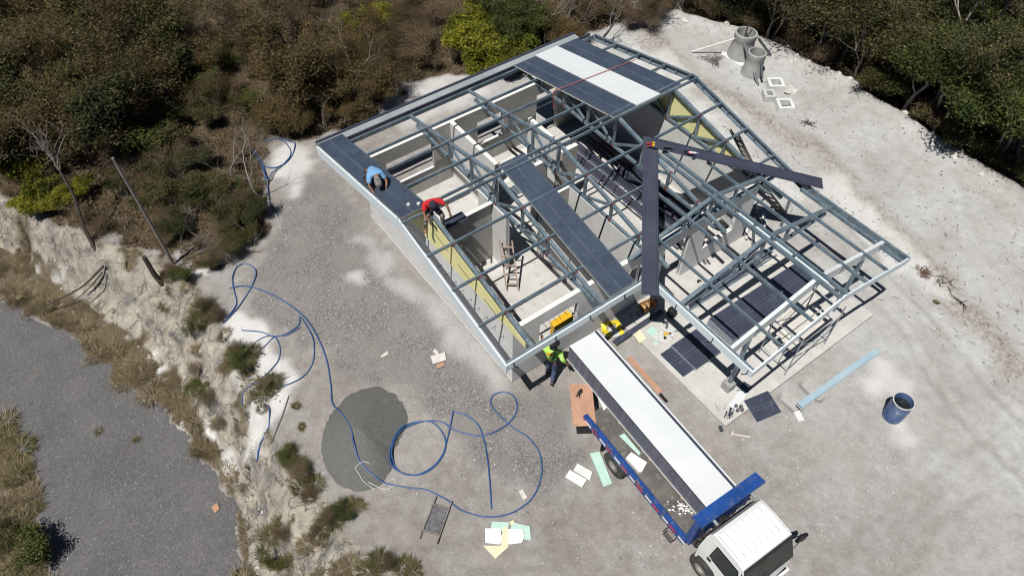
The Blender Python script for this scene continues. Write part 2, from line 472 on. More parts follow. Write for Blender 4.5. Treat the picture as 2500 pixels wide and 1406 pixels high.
P_PLAT = EDGE + [(-45, 60), (70, 60), (70, -60), (EDGE[0][0]+1, -60)]
P_LOW = FOOT + [(-60, 40), (-60, -60), (FOOT[0][0], -60)]
P_ROAD = ROADL + ROADR
TRACKS = [px(q) for q in ([(2560, 960), (2250, 1170), (2060, 1310), (1990, 1440)], [(2560, 1060), (2300, 1260), (2170, 1440)], [(1380, 1260), (1180, 1300), (980, 1330), (930, 1420)], [(1300, 1370), (1150, 1385), (1060, 1440)], [(1990, 560), (2200, 800), (2330, 1000), (2560, 1220)], [(2080, 560), (2300, 800), (2430, 960), (2560, 1080)])]
ROUGH = px([(1560, 60), (1700, 200), (1850, 280), (1990, 360), (2080, 470), (2180, 560), (2290, 670), (2400, 810), (2560, 960)])
P_FAR = RIM + [(90, -10), (90, 90), (12, 90)]
PITS = [(7.30, 7.62, -4.95, -4.22), (8.18, 8.50, -5.10, -4.30)]

def facets(X, Y, cell, seed):
    """tilted rock blocks: nearest jittered cell gives each block its own height and slope"""
    best = np.full(X.shape, 1e9)
    out = np.zeros(X.shape)
    ci, cj = np.floor(X/cell), np.floor(Y/cell)
    for di in (-1, 0, 1):
        for dj in (-1, 0, 1):
            i, j = ci+di, cj+dj
            px_, py_ = (i+_hash(i, j, seed))*cell, (j+_hash(i, j, seed+1))*cell
            dx, dy = X-px_, Y-py_
            d = np.hypot(dx, dy)
            h = (_hash(i, j, seed+2)-.5) + dx*(_hash(i, j, seed+3)-.5)*1.3/cell*.6 + dy*(_hash(i, j, seed+4)-.5)*1.3/cell*.6
            k = d < best
            out = np.where(k, h, out)
            best = np.minimum(best, d)
    return out
def height(X, Y):
    nz = fbm(X*0.9, Y*0.9, 3) - 0.5
    jx, jy = (fbm(X*1.1, Y*1.1, 11)-0.5)*1.1, (fbm(X*1.1, Y*1.1, 23)-0.5)*1.1
    A, B = X+jx*0.6, Y+jy*0.6
    pl, lo = inside(P_PLAT, A, B), inside(P_LOW, A, B)
    de, df = dist_line(EDGE, A, B), dist_line(FOOT, A, B)
    t_ = df/(df+de+1e-6)
    # ribs of weathered rock running down the bank
    rib = np.abs(fbm(X*0.8+Y*0.45, Y*0.5-X*0.25, 5, 5)-0.5)*2
    blk = fbm(np.floor(X*1.3+jx*2)*0.77, np.floor(Y*1.1+jy*2)*0.93, 31, 2)-0.5
    P1, P2 = X*.8+Y*.6+jx*.5, (-X*.6+Y*.8)*.62+jy*.4
    fc = facets(P1, P2, .85, 71)*.42 + facets(P1*1.1+3, P2*1.3, .34, 83)*.15
    bank = -2.0 + 2.0*sstep(0.02, 0.98, t_) + (0.35*(0.45-rib) + fc)*np.sin(np.pi*np.clip(t_, 0, 1))**.7
    z = np.where(pl, 0.0, np.where(lo, -2.0, bank))
    z = z + np.where(pl, nz*0.07*sstep(0.3, 2.0, de) + (fbm(X*4, Y*4, 8)-0.5)*0.025, 0)
    z = z + np.where(lo, nz*0.10, 0)
    # wheel ruts and the graded windrow along the far side of the yard
    for tr_ in TRACKS:
        d_ = dist_line(tr_, X+jx*.25, Y+jy*.25)
        z = z - .03*np.exp(-(d_/.13)**2) + .018*np.exp(-((d_-.27)/.1)**2)
    d_ = dist_line(ROUGH, X+jx*.7, Y+jy*.7)
    z = z + np.exp(-(d_/.42)**2)*(.02+.10*fbm(X*2.3, Y*2.3, 46)*fbm(X*7, Y*7, 47)*2)*np.where(pl, 1, 0)
    # beyond the rim of the clearing the ground drops under the trees; a low berm marks the rim
    far, dr = inside(P_FAR, X, Y), dist_line(RIM, X, Y)
    z = z + np.exp(-(dr/0.55)**2)*(0.28*fbm(X*1.5, Y*1.5, 44)+0.05) - np.where(far, np.minimum(dr*0.33, 5.0), 0)
    house = (X > -0.2) & (X < 12.4) & (Y > -4.3) & (Y < 11.2)
    z = np.where(house, np.minimum(z, 0.01), z)
    for (a, b, c, d) in PITS:
        q = np.minimum(np.minimum(X-a, b-X), np.minimum(Y-c, d-Y))
        z = z - 0.22*sstep(-0.05, 0.08, q)
    return z

def hz(x, y):
    return float(height(np.array([[x]], float), np.array([[y]], float))[0, 0])

def axis(segs):
    out = []
    for a, b, st in segs:
        out.append(np.arange(a, b, st))
    return np.concatenate(out)
gx = axis([(-120, -40, 8), (-40, -16, 1.5), (-16, -13, 0.2), (-13, -3.5, 0.06), (-3.5, 26, 0.1), (26, 46, 0.25), (46, 70, 2), (70, 161, 10)])
gy = axis([(-120, -30, 10), (-30, -12, 1.5), (-12, 16, 0.075), (16, 40, 0.16), (40, 60, 1.5), (60, 161, 10)])
GX, GY = np.meshgrid(gx, gy)
GZ = height(GX, GY)
nx, ny = len(gx), len(gy)
idx = np.arange(nx*ny).reshape(ny, nx)
quads = np.stack([idx[:-1, :-1], idx[:-1, 1:], idx[1:, 1:], idx[1:, :-1]], -1).reshape(-1, 4)
gverts = np.stack([GX, GY, GZ], -1).reshape(-1, 3)
WX = GX + (fbm(GX*1.3, GY*1.3, 61)-0.5)*1.3 + (fbm(GX*6, GY*6, 63)-0.5)*0.35
WY = GY + (fbm(GX*1.3, GY*1.3, 71)-0.5)*1.3 + (fbm(GX*6, GY*6, 73)-0.5)*0.35

LITTER_P = px([(-500, -250), (1560, -250), (1540, 40), (1460, 70), (1300, 150), (1150, 185), (1040, 185), (940, 225), (930, 275), (840, 310), (770, 335), (640, 350), (640, 440), (650, 570), (560, 620), (480, 660), (430, 640), (300, 600), (0, 470), (-500, 330)])
GRAVEL_P = px([(700, 480), (800, 430), (900, 560), (1060, 730), (1230, 915), (1290, 960), (1400, 960), (1400, 1120), (1330, 1200), (1150, 1150), (1000, 950), (850, 930), (740, 830), (600, 750), (590, 690), (650, 640), (680, 560)])
CHALKS = [px(q) for q in ([(560, 765), (640, 785), (690, 880), (720, 940), (690, 1020), (640, 1090), (590, 1060), (560, 900)],
    [(885, 565), (1255, 925), (1235, 965), (1195, 945), (870, 600)], [(845, 682), (880, 672), (890, 690), (855, 702)],
    [(2080, 940), (2150, 890), (2215, 915), (2210, 960), (2110, 965)], [(2175, 1040), (2212, 1040), (2205, 1090), (2170, 1080)],
    [(930, 200), (1130, 185), (1200, 215), (1000, 320), (940, 300)], [(1500, 150), (1640, 120), (1720, 200), (1640, 240), (1540, 190)],
    [(2020, 400), (2060, 440), (2230, 610), (2330, 730), (2280, 740), (2150, 620), (2000, 470)], [(430, 625), (480, 640), (500, 665), (470, 680)],
    [(1560, 100), (1700, 230), (1830, 380), (1990, 500), (1900, 480), (1720, 290), (1540, 130)], [(660, 360), (720, 350), (760, 400), (720, 480), (660, 420)])]
CHALKS += [px(q, -1.9) for q in ([(60, 650), (80, 650), (140, 680), (160, 692), (110, 690), (70, 665)], [(262, 795), (300, 815), (325, 840), (310, 842), (275, 820)],
    [(340, 872), (375, 865), (402, 930), (388, 940), (360, 905)], [(412, 955), (440, 985), (520, 1070), (575, 1140), (590, 1190), (565, 1200), (500, 1100), (430, 1010)])]
def soft(polys):
    a = np.zeros(GX.shape)
    for q in polys:
        a = np.maximum(a, inside(q, WX, WY).astype(float))
    return a
def blur(a, k=1):
    for _ in range(k):
        b = a.copy()
        b[1:-1, 1:-1] = (a[1:-1, 1:-1]*2 + a[:-2, 1:-1] + a[2:, 1:-1] + a[1:-1, :-2] + a[1:-1, 2:])/6
        a = b
    return a
inP = inside(P_PLAT, WX*0.5+GX*0.5, WY*0.5+GY*0.5)
inL = inside(P_LOW, WX*0.5+GX*0.5, WY*0.5+GY*0.5)
m_lit = np.maximum(soft([LITTER_P]), inside(P_FAR, WX, WY) & (dist_line(RIM, GX, GY) > 0.3))
bankm = (~inP) & (~inL)
m_rock = bankm.astype(float)
lowverge = (inL & ~inside(P_ROAD, GX, GY)).astype(float)
# leaf litter gathers on ledges of the bank
ledge = bankm & (fbm(GX*0.9, GY*0.9, 91) > 0.57)
m_lit = np.maximum(np.maximum(m_lit, lowverge*0.9), ledge*0.85)
m_grav = soft([GRAVEL_P])*0.9
CH_W = [.9, .28, .6, .6, .75, .35, .4, .45, .8, .35, .6, 1, 1, 1, 1]
m_chk = np.zeros(GX.shape)
for q_, w_ in zip(CHALKS, CH_W):
    m_chk = np.maximum(m_chk, inside(q_, WX, WY)*w_)
m_chk = m_chk*np.clip(.45+1.3*(fbm(GX*2.3, GY*2.3, 141)-.2), 0, 1)
m_lit = m_lit*(1-m_chk)
attrs = {'m_litter': blur(m_lit, 2), 'm_rock': blur(m_rock, 2), 'm_gravel': blur(m_grav, 6), 'm_chalk': blur(m_chk, 5),
         'm_east': sstep(2, 14, GX)}
dt_ = np.min([dist_line(q, WX*.3+GX*.7, WY*.3+GY*.7) for q in TRACKS], axis=0)
attrs['m_track'] = .5*np.exp(-(dt_/.15)**2)*np.clip(fbm(GX*1.7, GY*1.7, 150)*3-1.1, 0, 1)
attrs['m_rough'] = np.exp(-(dist_line(ROUGH, WX, WY)/.5)**2)

def ground_material():
    m, t, b = new_mat('limestone_ground')
    co = objco(t)
    A = lambda n: (lambda q: (setattr(q, 'attribute_name', n), q.outputs['Fac'])[1])(N(t, 'ShaderNodeAttribute'))
    def vor(scale, feat='F1'):
        v = N(t, 'ShaderNodeTexVoronoi')
        v.feature = feat
        v.inputs['Scale'].default_value = scale
        t.links.new(co, v.inputs['Vector'])
        return v
    big = noise(t, 0.35, 7, 0.62, co)
    mid = noise(t, 2.3, 12, 0.78, co, dist=0.15)
    fine = noise(t, 16, 6, 0.75, co)
    dust_w = ramp(t, mid, [(0.30, (0.235, 0.215, 0.20)), (0.50, (0.325, 0.305, 0.29)), (0.70, (0.42, 0.405, 0.39))])
    dust_e = ramp(t, mid, [(0.28, (0.375, 0.37, 0.36)), (0.48, (0.475, 0.475, 0.465)), (0.70, (0.56, 0.565, 0.565))])
    dust = mix(t, A('m_east'), dust_w, dust_e)
    tone = ramp(t, big, [(0.33, (0.76, 0.735, 0.71)), (0.50, (0.97, 0.97, 0.96)), (0.66, (1.10, 1.13, 1.15))])
    mm = N(t, 'ShaderNodeMix', data_type='RGBA', blend_type='MULTIPLY')
    mm.inputs[0].default_value = 0.85
    t.links.new(dust, mm.inputs[6])
    t.links.new(tone, mm.inputs[7])
    base = mm.outputs[2]
    grain = ramp(t, noise(t, 21, 7, 0.85, co), [(0.30, (0.74, 0.73, 0.72)), (0.5, (1, 1, 1)), (0.70, (1.15, 1.15, 1.15))])
    mg = N(t, 'ShaderNodeMix', data_type='RGBA', blend_type='MULTIPLY')
    mg.inputs[0].default_value = 0.75
    t.links.new(base, mg.inputs[6])
    t.links.new(grain, mg.inputs[7])
    base = mg.outputs[2]
    # scattered small stones and grit
    v1 = vor(22)
    sel = ramp(t, v1.outputs['Color'], [(0.0, (0.17, 0.155, 0.145)), (0.4, (0.33, 0.31, 0.29)), (0.75, (0.46, 0.44, 0.42)), (0.93, (0.72, 0.71, 0.69))])
    spk = N(t, 'ShaderNodeMath', operation='LESS_THAN')
    spk.inputs[1].default_value = 0.27
    t.links.new(v1.outputs['Distance'], spk.inputs[0])
    gate = ramp(t, noise(t, 1.1, 6, 0.75, co), [(0.50, (0, 0, 0)), (0.60, (1, 1, 1))])
    g1 = N(t, 'ShaderNodeMath', operation='MULTIPLY')
    t.links.new(spk.outputs[0], g1.inputs[0])
    t.links.new(gate, g1.inputs[1])
    g2 = N(t, 'ShaderNodeMath', operation='MULTIPLY', i_1=0.85)
    t.links.new(g1.outputs[0], g2.inputs[0])
    base = mix(t, g2.outputs[0], base, sel)
    base = mix(t, A('m_track'), base, (0.30, 0.275, 0.25))
    rcol = ramp(t, noise(t, 6.5, 9, 0.8, co), [(0.34, (0.13, 0.105, 0.085)), (0.46, (0.32, 0.29, 0.26)), (0.60, (0.47, 0.45, 0.42))])
    base = mix(t, A('m_rough'), base, rcol)
    tan = ramp(t, noise(t, 0.55, 8, 0.7, co, dist=0.8), [(0.52, (0, 0, 0)), (0.66, (0.4, 0.4, 0.4))])
    base = mix(t, tan, base, (0.40, 0.36, 0.32))
    # crushed gravel spread
    v2 = vor(30)
    gcol = ramp(t, v2.outputs['Color'], [(0.0, (0.10, 0.10, 0.105)), (0.45, (0.195, 0.192, 0.192)), (0.8, (0.30, 0.285, 0.27)), (0.95, (0.50, 0.48, 0.46))])
    gcol = mix(t, ramp(t, noise(t, 0.8, 6, 0.6, co), [(0.42, (0, 0, 0)), (0.62, (0.75, 0.75, 0.75))]), gcol, (0.285, 0.265, 0.25))
    base = mix(t, A('m_gravel'), base, gcol)
    chalk = ramp(t, fine, [(0.3, (0.60, 0.59, 0.57)), (0.6, (0.74, 0.74, 0.73))])
    base = mix(t, A('m_chalk'), base, chalk)
    # weathered rock of the bank
    rk = ramp(t, noise(t, 1.3, 12, 0.78, co, dist=0.5), [(0.34, (0.085, 0.08, 0.072)), (0.43, (0.21, 0.20, 0.185)), (0.52, (0.36, 0.325, 0.27)), (0.60, (0.44, 0.405, 0.35)), (0.70, (0.55, 0.53, 0.50))])
    vc = vor(0.9, 'DISTANCE_TO_EDGE')
    wv = N(t, 'ShaderNodeVectorMath', operation='ADD')
    nz_ = N(t, 'ShaderNodeTexNoise', i_Scale=2.2, i_Detail=4.0)
    t.links.new(co, nz_.inputs['Vector'])
    t.links.new(co, wv.inputs[0])
    t.links.new(nz_.outputs['Color'], wv.inputs[1])
    t.links.new(wv.outputs[0], vc.inputs['Vector'])
    rk = mix(t, ramp(t, vc.outputs['Distance'], [(0.0, (.8, .8, .8)), (0.03, (0, 0, 0))]), rk, (0.06, 0.052, 0.042))
    base2 = mix(t, A('m_rock'), base, rk)
    chalk_keep = mix(t, A('m_chalk'), base2, chalk)
    lit = ramp(t, noise(t, 9, 9, 0.8, co), [(0.25, (0.03, 0.023, 0.015)), (0.45, (0.095, 0.073, 0.048)), (0.62, (0.17, 0.135, 0.09)), (0.8, (0.30, 0.25, 0.175))])
    fin = mix(t, A('m_litter'), chalk_keep, lit)
    t.links.new(fin, b.inputs['Base Color'])
    b.inputs['Roughness'].default_value = 0.95
    b.inputs['Specular IOR Level'].default_value = 0.1
    hsum = N(t, 'ShaderNodeMath', operation='ADD')
    hb0 = N(t, 'ShaderNodeMath', operation='MULTIPLY_ADD', i_1=2.2)
    t.links.new(noise(t, 3.2, 7, 0.7, co), hb0.inputs[0])
    t.links.new(noise(t, 11, 8, 0.8, co), hb0.inputs[2])
    t.links.new(hb0.outputs[0], hsum.inputs[0])
    hg = N(t, 'ShaderNodeMath', operation='MULTIPLY')
    t.links.new(v2.outputs['Distance'], hg.inputs[0])
    t.links.new(A('m_gravel'), hg.inputs[1])
    t.links.new(hg.outputs[0], hsum.inputs[1])
    bump(t, b, hsum.outputs[0], 0.6, 0.04)
    return m

def road_material():
    m, t, b = new_mat('worn_road')
    co = objco(t)
    v = N(t, 'ShaderNodeTexVoronoi')
    v.inputs['Scale'].default_value = 24
    t.links.new(co, v.inputs['Vector'])
    c = ramp(t, v.outputs['Color'], [(0.0, (0.055, 0.055, 0.058)), (0.5, (0.122, 0.121, 0.126)), (0.85, (0.18, 0.178, 0.182)), (0.96, (0.36, 0.35, 0.345))])
    big = ramp(t, noise(t, 0.5, 6, 0.6, co), [(0.35, (0.105, 0.104, 0.107)), (0.65, (0.175, 0.17, 0.168))])
    c = mix(t, 0.5, c, big)
    d = ramp(t, noise(t, 0.9, 7, 0.7, co), [(0.60, (0, 0, 0)), (0.78, (0.55, 0.55, 0.55))])
    c = mix(t, d, c, (0.24, 0.215, 0.19))
    t.links.new(c, b.inputs['Base Color'])
    b.inputs['Roughness'].default_value = 0.9
    b.inputs['Specular IOR Level'].default_value = 0.2
    bump(t, b, v.outputs['Distance'], 0.5, 0.02)
    return m

g = np_mesh('ground', gverts, quads, ground_material(), smooth=True)
for k_, a_ in attrs.items():
    at_ = g.data.attributes.new(k_, 'FLOAT', 'POINT')
    at_.data.foreach_set('value', a_.astype(np.float32).ravel())
g['kind'] = 'structure'
rm = inside(P_ROAD, GX + (fbm(GX*1.5, GY*1.5, 101)-0.5)*0.7 + (fbm(GX*7, GY*7, 105)-0.5)*0.22, GY + (fbm(GX*1.5, GY*1.5, 103)-0.5)*0.7)
rq = (rm[:-1, :-1] & rm[1:, 1:] & rm[1:, :-1] & rm[:-1, 1:]).ravel()
rf = quads[rq]
used, inv = np.unique(rf, return_inverse=True)
rv = gverts[used] + np.array([0, 0, 0.012])
road = np_mesh('road', rv, inv.reshape(-1, 4), road_material(), smooth=True)
road['kind'] = 'structure'

# ------------------------------------------------------------------ the unfinished house
L, D, HE, T = 12.20, 10.72, 3.0, 0.2077
UV, F = 5.23, 4.04
UM = (L+UV)/2
WT = 2.70                     # top of the walls
U0, U1, V0, V1 = 0.96, 11.25, 0.99, 9.91
house = thing('unfinished_house', 'unfinished single storey house with bare rendered walls and open blue grey steel roof frame', 'house')

def roof(v):                  # main roof
    return HE + T*min(v, D-v)
def proof(u):                 # porch roof
    return HE + T*min(u-UV, L-u)

# floors
obj('floor_slab', MB().box(U0-0.02, U1+0.02, V0, V1, -0.2, 0.10), 'slab', house)
obj('porch_slab', MB().box(5.16, 12.19, -4.02, V0-0.003, -0.2, 0.125), 'slab', house, bevel=0.012)

def wall_u(v0, v1, u0, u1, ops=(), mat='concrete', z1=WT, name='wall'):
    """wall running along u with openings (ua, ub, za, zb)"""
    mb = MB()
    cuts = sorted({u0, u1} | {o[0] for o in ops} | {o[1] for o in ops})
    for a, b in zip(cuts[:-1], cuts[1:]):
        mid = (a+b)/2
        hit = [o for o in ops if o[0] < mid < o[1]]
        if not hit:
            mb.box(a, b, v0, v1, 0.1, z1)
        for o in hit:
            if o[2] > 0.1: mb.box(a, b, v0, v1, 0.1, o[2])
            if o[3] < z1: mb.box(a, b, v0, v1, o[3], z1)
    return mb
def wall_v(u0, u1, v0, v1, z1=WT, z0=0.1):
    return MB().box(u0, u1, v0, v1, z0, z1)
def cap_u(v0, v1, u0, u1, z1=WT):
    return MB().box(u0, u1, v0-0.004, v1+0.004, z1, z1+0.012)

front_ops = [(1.95, 3.42, 0.95, 2.2), (4.95, 6.20, 0.95, 2.2), (7.00, 8.12, 0.1, 2.2), (8.95, 10.45, 0.95, 2.2)]
wf = obj('wall', wall_u(V0, V0+0.15, U0, U1, front_ops), 'concrete', house)
wf['label'] = 'front wall with window openings and a doorway'
back_ops = [(1.85, 3.80, 0.95, 2.15), (5.75, 6.95, 1.0, 2.15), (8.55, 9.60, 0.1, 2.15)]
wb = obj('wall', wall_u(V1-0.15, V1, U0, U1, back_ops), 'plaster_shaded', house)
wb['label'] = 'rough plastered back wall'
WALLS = [wall_v(U0, U0+0.15, V0+0.15, V1-0.15), wall_v(U1-0.15, U1, V0+0.15, V1-0.15),
         wall_v(4.58, 4.73, 6.95, V1-0.15), wall_v(4.80, 4.95, V0+0.15, 4.62), wall_v(5.97, 6.12, V0+0.15, 4.62),
         wall_v(3.42, 3.57, 4.72, 6.30), wall_v(7.0, 7.15, 6.6, 8.3)]
for mb in WALLS:
    obj('wall', mb, 'concrete', house)
PART = [wall_u(5.50, 5.65, U0+0.15, 3.42), wall_u(4.62, 4.77, 4.80, 6.10), wall_u(6.10, 6.25, 5.60, 6.12), wall_u(6.10, 6.25, 6.85, 7.55),
        wall_u(8.35, 8.50, 4.73, 5.85, (), z1=1.05)]
for mb in PART:
    obj('wall', mb, 'plaster_shaded', house)
caps = MB()
for (a, b, c, d) in [(U0, U1, V0, V0+.15), (U0, U1, V1-.15, V1), (U0, U0+.15, V0+.16, V1-.16), (U1-.15, U1, V0+.16, V1-.16), (4.58, 4.73, 6.95, V1-.16), (4.80, 4.95, V0+.16, 4.61),
                     (5.97, 6.12, V0+.16, 4.61), (3.42, 3.57, 4.72, 6.30), (U0+.16, 3.41, 5.50, 5.65), (4.80, 6.10, 4.62, 4.77), (5.60, 6.12, 6.10, 6.25), (6.85, 7.55, 6.10, 6.25), (7.0, 7.15, 6.6, 8.3)]:
    caps.box(a-.004, b+.004, c-.004, d+.004, WT, WT+0.014)
for (a, b, zz) in [(1.95, 3.42, .95), (4.95, 6.20, .95), (8.95, 10.45, .95)]:
    caps.box(a+.003, b-.003, V0-.003, V0+.153, zz, zz+.012)
for (a, b, zz) in [(1.85, 3.80, .95), (5.75, 6.95, 1.0)]:
    caps.box(a+.003, b-.003, V1-.153, V1+.003, zz, zz+.012)
caps.box(4.735, 5.85, 8.347, 8.503, 1.05, 1.064)
obj('wall_capping', caps, 'wall_top', house)
rb = MB()
rng = random.Random(5)
for (a, b) in [(1.95, 3.42), (4.95, 6.2), (8.95, 10.45)]:
    for k in range(int((b-a)/0.19)):
        u = a+0.1+k*0.19
        rb.beam((u, V0+.02, 2.24), (u+rng.uniform(-.03, .03), V0-0.20, 2.20+rng.uniform(-.04, .05)), .012, .012)
for k in range(9):
    v = 1.4+k*0.42
    rb.beam((U0+.01, v, 2.05), (U0-0.16, v+.03, 2.02), .012, .012)
    rb.beam((8.13, V0+.07, .4+.2*k), (7.93, V0+.05, .37+.2*k), .012, .012)
obj('rebar_stubs', rb, 'rebar', house)

# yellow gable boards with printing
def gable_board(u, t_, va, vb, name='gable_board'):
    lo = WT+0.02
    top = lambda v: roof(v)-0.17
    vs = np.linspace(va, vb, 25)
    poly = [(u, v, lo - 0.10*float(vnoise(np.array([v*2.3]), np.array([0.5]), 7)[0]) + .0) for v in vs if top(v) > lo-.12]
    poly += [(u, v, top(v)) for v in vs[::-1] if top(v) > lo-.12]
    return MB().prism(poly, (t_, 0, 0))
gb = obj('gable_board', gable_board(0.915, 0.014, 0.35, D-0.35), 'yellow_board', house)
gb['label'] = 'yellow sheathing board with dark printing on the gable facing the road side'
gb2 = obj('gable_board', gable_board(11.19, 0.014, 1.1, D-0.4), 'yellow_board', house)
gb2['label'] = 'yellow sheathing board in the far gable'
for v in (4.62, 3.38, 2.05):
    cu = bpy.data.curves.new('board_print', 'FONT')
    cu.body = 'FENTOGLASS'
    cu.size = 0.20
    cu.extrude = 0.001
    tmp = bpy.data.objects.new('board_print', cu)
    COL.objects.link(tmp)
    bpy.context.view_layer.update()
    me = bpy.data.meshes.new_from_object(tmp.evaluated_get(bpy.context.evaluated_depsgraph_get()))
    bpy.data.objects.remove(tmp)
    me.materials.clear()
    me.materials.append(M['print'])
    o = link(bpy.data.objects.new('board_print', me), gb)
    sl = math.atan(T)
    o.matrix_local = Matrix(((0, 0, -1, 0.912), (-math.cos(sl), math.sin(sl), 0, v+0.35), (-math.sin(sl), math.cos(sl)*-1*-1, 0, roof(v+.35)-0.52), (0, 0, 0, 1)))
    pb = MB()
    z_ = roof(v)-0.62
    pb.prism([(0.912, v+.30, z_+.05), (0.912, v-.42, z_-.10), (0.912, v-.42, z_-.15), (0.912, v+.30, z_-.005)], (0.002, 0, 0))
    obj('board_print', pb, 'print', gb)

# roof trusses across the house
CH = 0.095
def truss(u, v_in=0.0):
    a, r, b = (u, 0.03, HE-0.10), (u, D/2, roof(D/2)-0.10), (u, D-0.03, HE-0.10)
    z0 = WT+0.065
    tr = obj('roof_truss', MB().beam((u, 0.45, z0), (u, D-0.45, z0), CH, CH), 'steel', house)
    obj('top_chord', MB().beam(a, r, CH*1.15, CH), 'steel', tr)
    obj('top_chord', MB().beam(r, b, CH*1.15, CH), 'steel', tr)
    nodes = [1.37, 2.67, 3.95, D/2, 6.75, 8.08, 9.40]
    for i, v in enumerate(nodes):
        obj('web', MB().beam((u, v, z0), (u, v, roof(v)-.12), .085, .085, (0, 1, 0)), 'steel', tr)
        obj('primed_joint', MB().box(u-.058, u+.058, v-.075, v-.02, roof(v)-.145, roof(v)-.046), 'primer', tr)
        if i % 2: obj('primed_joint', MB().box(u-.053, u+.053, v-.055, v+.045, z0-.052, z0+.06), 'primer', tr)
    for i in (1, 2, 4, 5):
        va = nodes[i]
        vb = nodes[i+1] if i < 3 else nodes[i-1]
        obj('web', MB().beam((u, va, roof(va)-.17), (u, vb, z0+.03), .075, .075), 'steel', tr)
    return tr
for u in (1.0, 3.5, 6.03, 8.5, 11.1):
    truss(u)

def purlin(a, b, name='purlin', mat='purlin', wd=0.056, ht=0.10):
    return obj(name, MB().beam(a, b, wd, ht), mat, house)
PZ = -0.048
for v in (9.40, 8.08, 6.75):
    purlin((0.02, v, roof(v)+PZ), (L-.02, v, roof(v)+PZ))
for v in (5.47, 5.24):
    purlin((0.02, v, roof(5.36)+PZ), (L-.02, v, roof(5.36)+PZ))
purlin((0.02, 3.95, roof(3.95)+PZ), (L-.02, 3.95, roof(3.95)+PZ))
purlin((0.02, 2.67, roof(2.67)+PZ), (UV+2.67, 2.67, roof(2.67)+PZ))
purlin((L-2.67, 2.67, roof(2.67)+PZ), (L-.02, 2.67, roof(2.67)+PZ))
purlin((0.02, 1.37, roof(1.37)+PZ), (UV+1.37, 1.37, roof(1.37)+PZ))
purlin((L-1.37, 1.37, roof(1.37)+PZ), (L-.02, 1.37, roof(1.37)+PZ))
# porch purlins
for u in (6.37, 7.53, 9.87, 10.97):
    vv = (u-UV) if u < UM else (L-u)
    purlin((u, vv, proof(u)+PZ), (u, -F+.03, proof(u)+PZ))
for u in (8.60, 8.84):
    purlin((u, 3.38, proof(UM)+PZ), (u, -F+.03, proof(UM)+PZ), wd=.10)
wsp = MB()
for (a, b) in ((-0.1, .5), (-.75, -.2), (-1.6, -.95), (-2.9, -1.7)):
    wsp.box(8.69, 8.75, a-.55, b-.55, proof(UM)-.05, proof(UM)-.02)
obj('ridge_spacer', wsp, 'white_fascia', house)

# porch trusses and the deep gable beam
def porch_truss(v):
    z0 = WT+0.05
    l_, r_, e_ = (UV+.03, v, HE-.10), (UM, v, proof(UM)-.10), (L-.03, v, HE-.10)
    tr = obj('porch_truss', MB().beam((UV+.35, v, z0), (L-.35, v, z0), CH, CH), 'steel', house)
    obj('top_chord', MB().beam(l_, r_, CH*1.2, CH), 'steel', tr)
    obj('top_chord', MB().beam(r_, e_, CH*1.2, CH), 'steel', tr)
    for u in (6.37, 7.53, UM, 9.87, 10.97):
        obj('web', MB().beam((u, v, z0), (u, v, proof(u)-.12), .08, .08, (1, 0, 0)), 'steel', tr)
    for ua, ub in ((7.53, UM), (9.87, UM)):
        obj('web', MB().beam((ua, v, z0+.02), (ub, v, proof(ub)-.17), .07, .07), 'steel', tr)
for v in (0.95, -1.20):
    porch_truss(v)
gz = lambda u: proof(u)-0.06
gbm = MB()
for (ua, ub) in ((UV+.12, UM), (UM, L-.02)):
    gbm.prism([(ua, -3.18, gz(ua)-.40), (ub, -3.18, gz(ub)-.40), (ub, -3.18, gz(ub)), (ua, -3.18, gz(ua))], (0, 0.11, 0))
gbo = obj('gable_beam', gbm, 'bright_steel', house)
st = MB()
for u in (6.33, 7.49, 8.58, 8.80, 9.90, 10.97):
    st.box(u-.035, u+.035, -3.186, -3.18, gz(u)-.392, gz(u)-.015)
obj('stiffener', st, 'steel', gbo)
for u in (6.18, 11.25):
    po = MB().box(u-.055, u+.055, -3.185, -3.075, 0.42 if u < 7 else 0.1, gz(u)-.402)
    post = obj('porch_post', po, 'steel', house)
    if u < 7:
        obj('post_base', MB().box(u-.02-.155, u-.02+.155, -3.285, -2.975, 0.127, 0.46), 'tank', post, bevel=.012)
# fascias
def fascia(name, pts, dv, ht, mat, dz=0.0):
    mb = MB()
    for a, b in zip(pts[:-1], pts[1:]):
        mb.prism([(a[0], a[1], a[2]-ht+dz), (b[0], b[1], b[2]-ht+dz), (b[0], b[1], b[2]+dz), (a[0], a[1], a[2]+dz)], dv)
    return obj(name, mb, mat, house)
fascia('fascia', [(UV, -F, HE-.006), (UM, -F, proof(UM)-.006), (L-.07, -F, HE-.006)], (0, 0.05, 0), .26, 'white_fascia')['label'] = 'pale gable fascia along the open front of the porch'
fascia('fascia', [(UV, -F+.052, HE), (UV, -.052, HE)], (0.05, 0, 0), .27, 'white_fascia')
fascia('fascia', [(0.052, 0, HE), (UV+.05, 0, HE)], (0, 0.05, 0), .27, 'white_fascia')
fascia('fascia', [(0, 0.0, HE+.004), (0, D/2, roof(D/2)+.004), (0, D+.45, HE-.09)], (0.05, 0, 0), .40, 'white_fascia')['label'] = 'white gable fascia on the side facing the road'
el = MB()
for (a, b) in ((0.06, UV-.05),):
    el.box(a, b, 0.054, 0.13, HE-.045, HE-.003)
el.box(UV+.054, UV+.13, -F+.06, -.06, HE-.045, HE-.003)
obj('eave_member', el, 'steel', house)
# right eave of the porch: a double channel
re_ = MB().box(L-.07, L, -F+.001, 0, HE-.20, HE).box(L-.30, L-.20, -F+.06, -.06, HE-.15, HE-.05)
obj('eave_member', re_, 'steel', house)
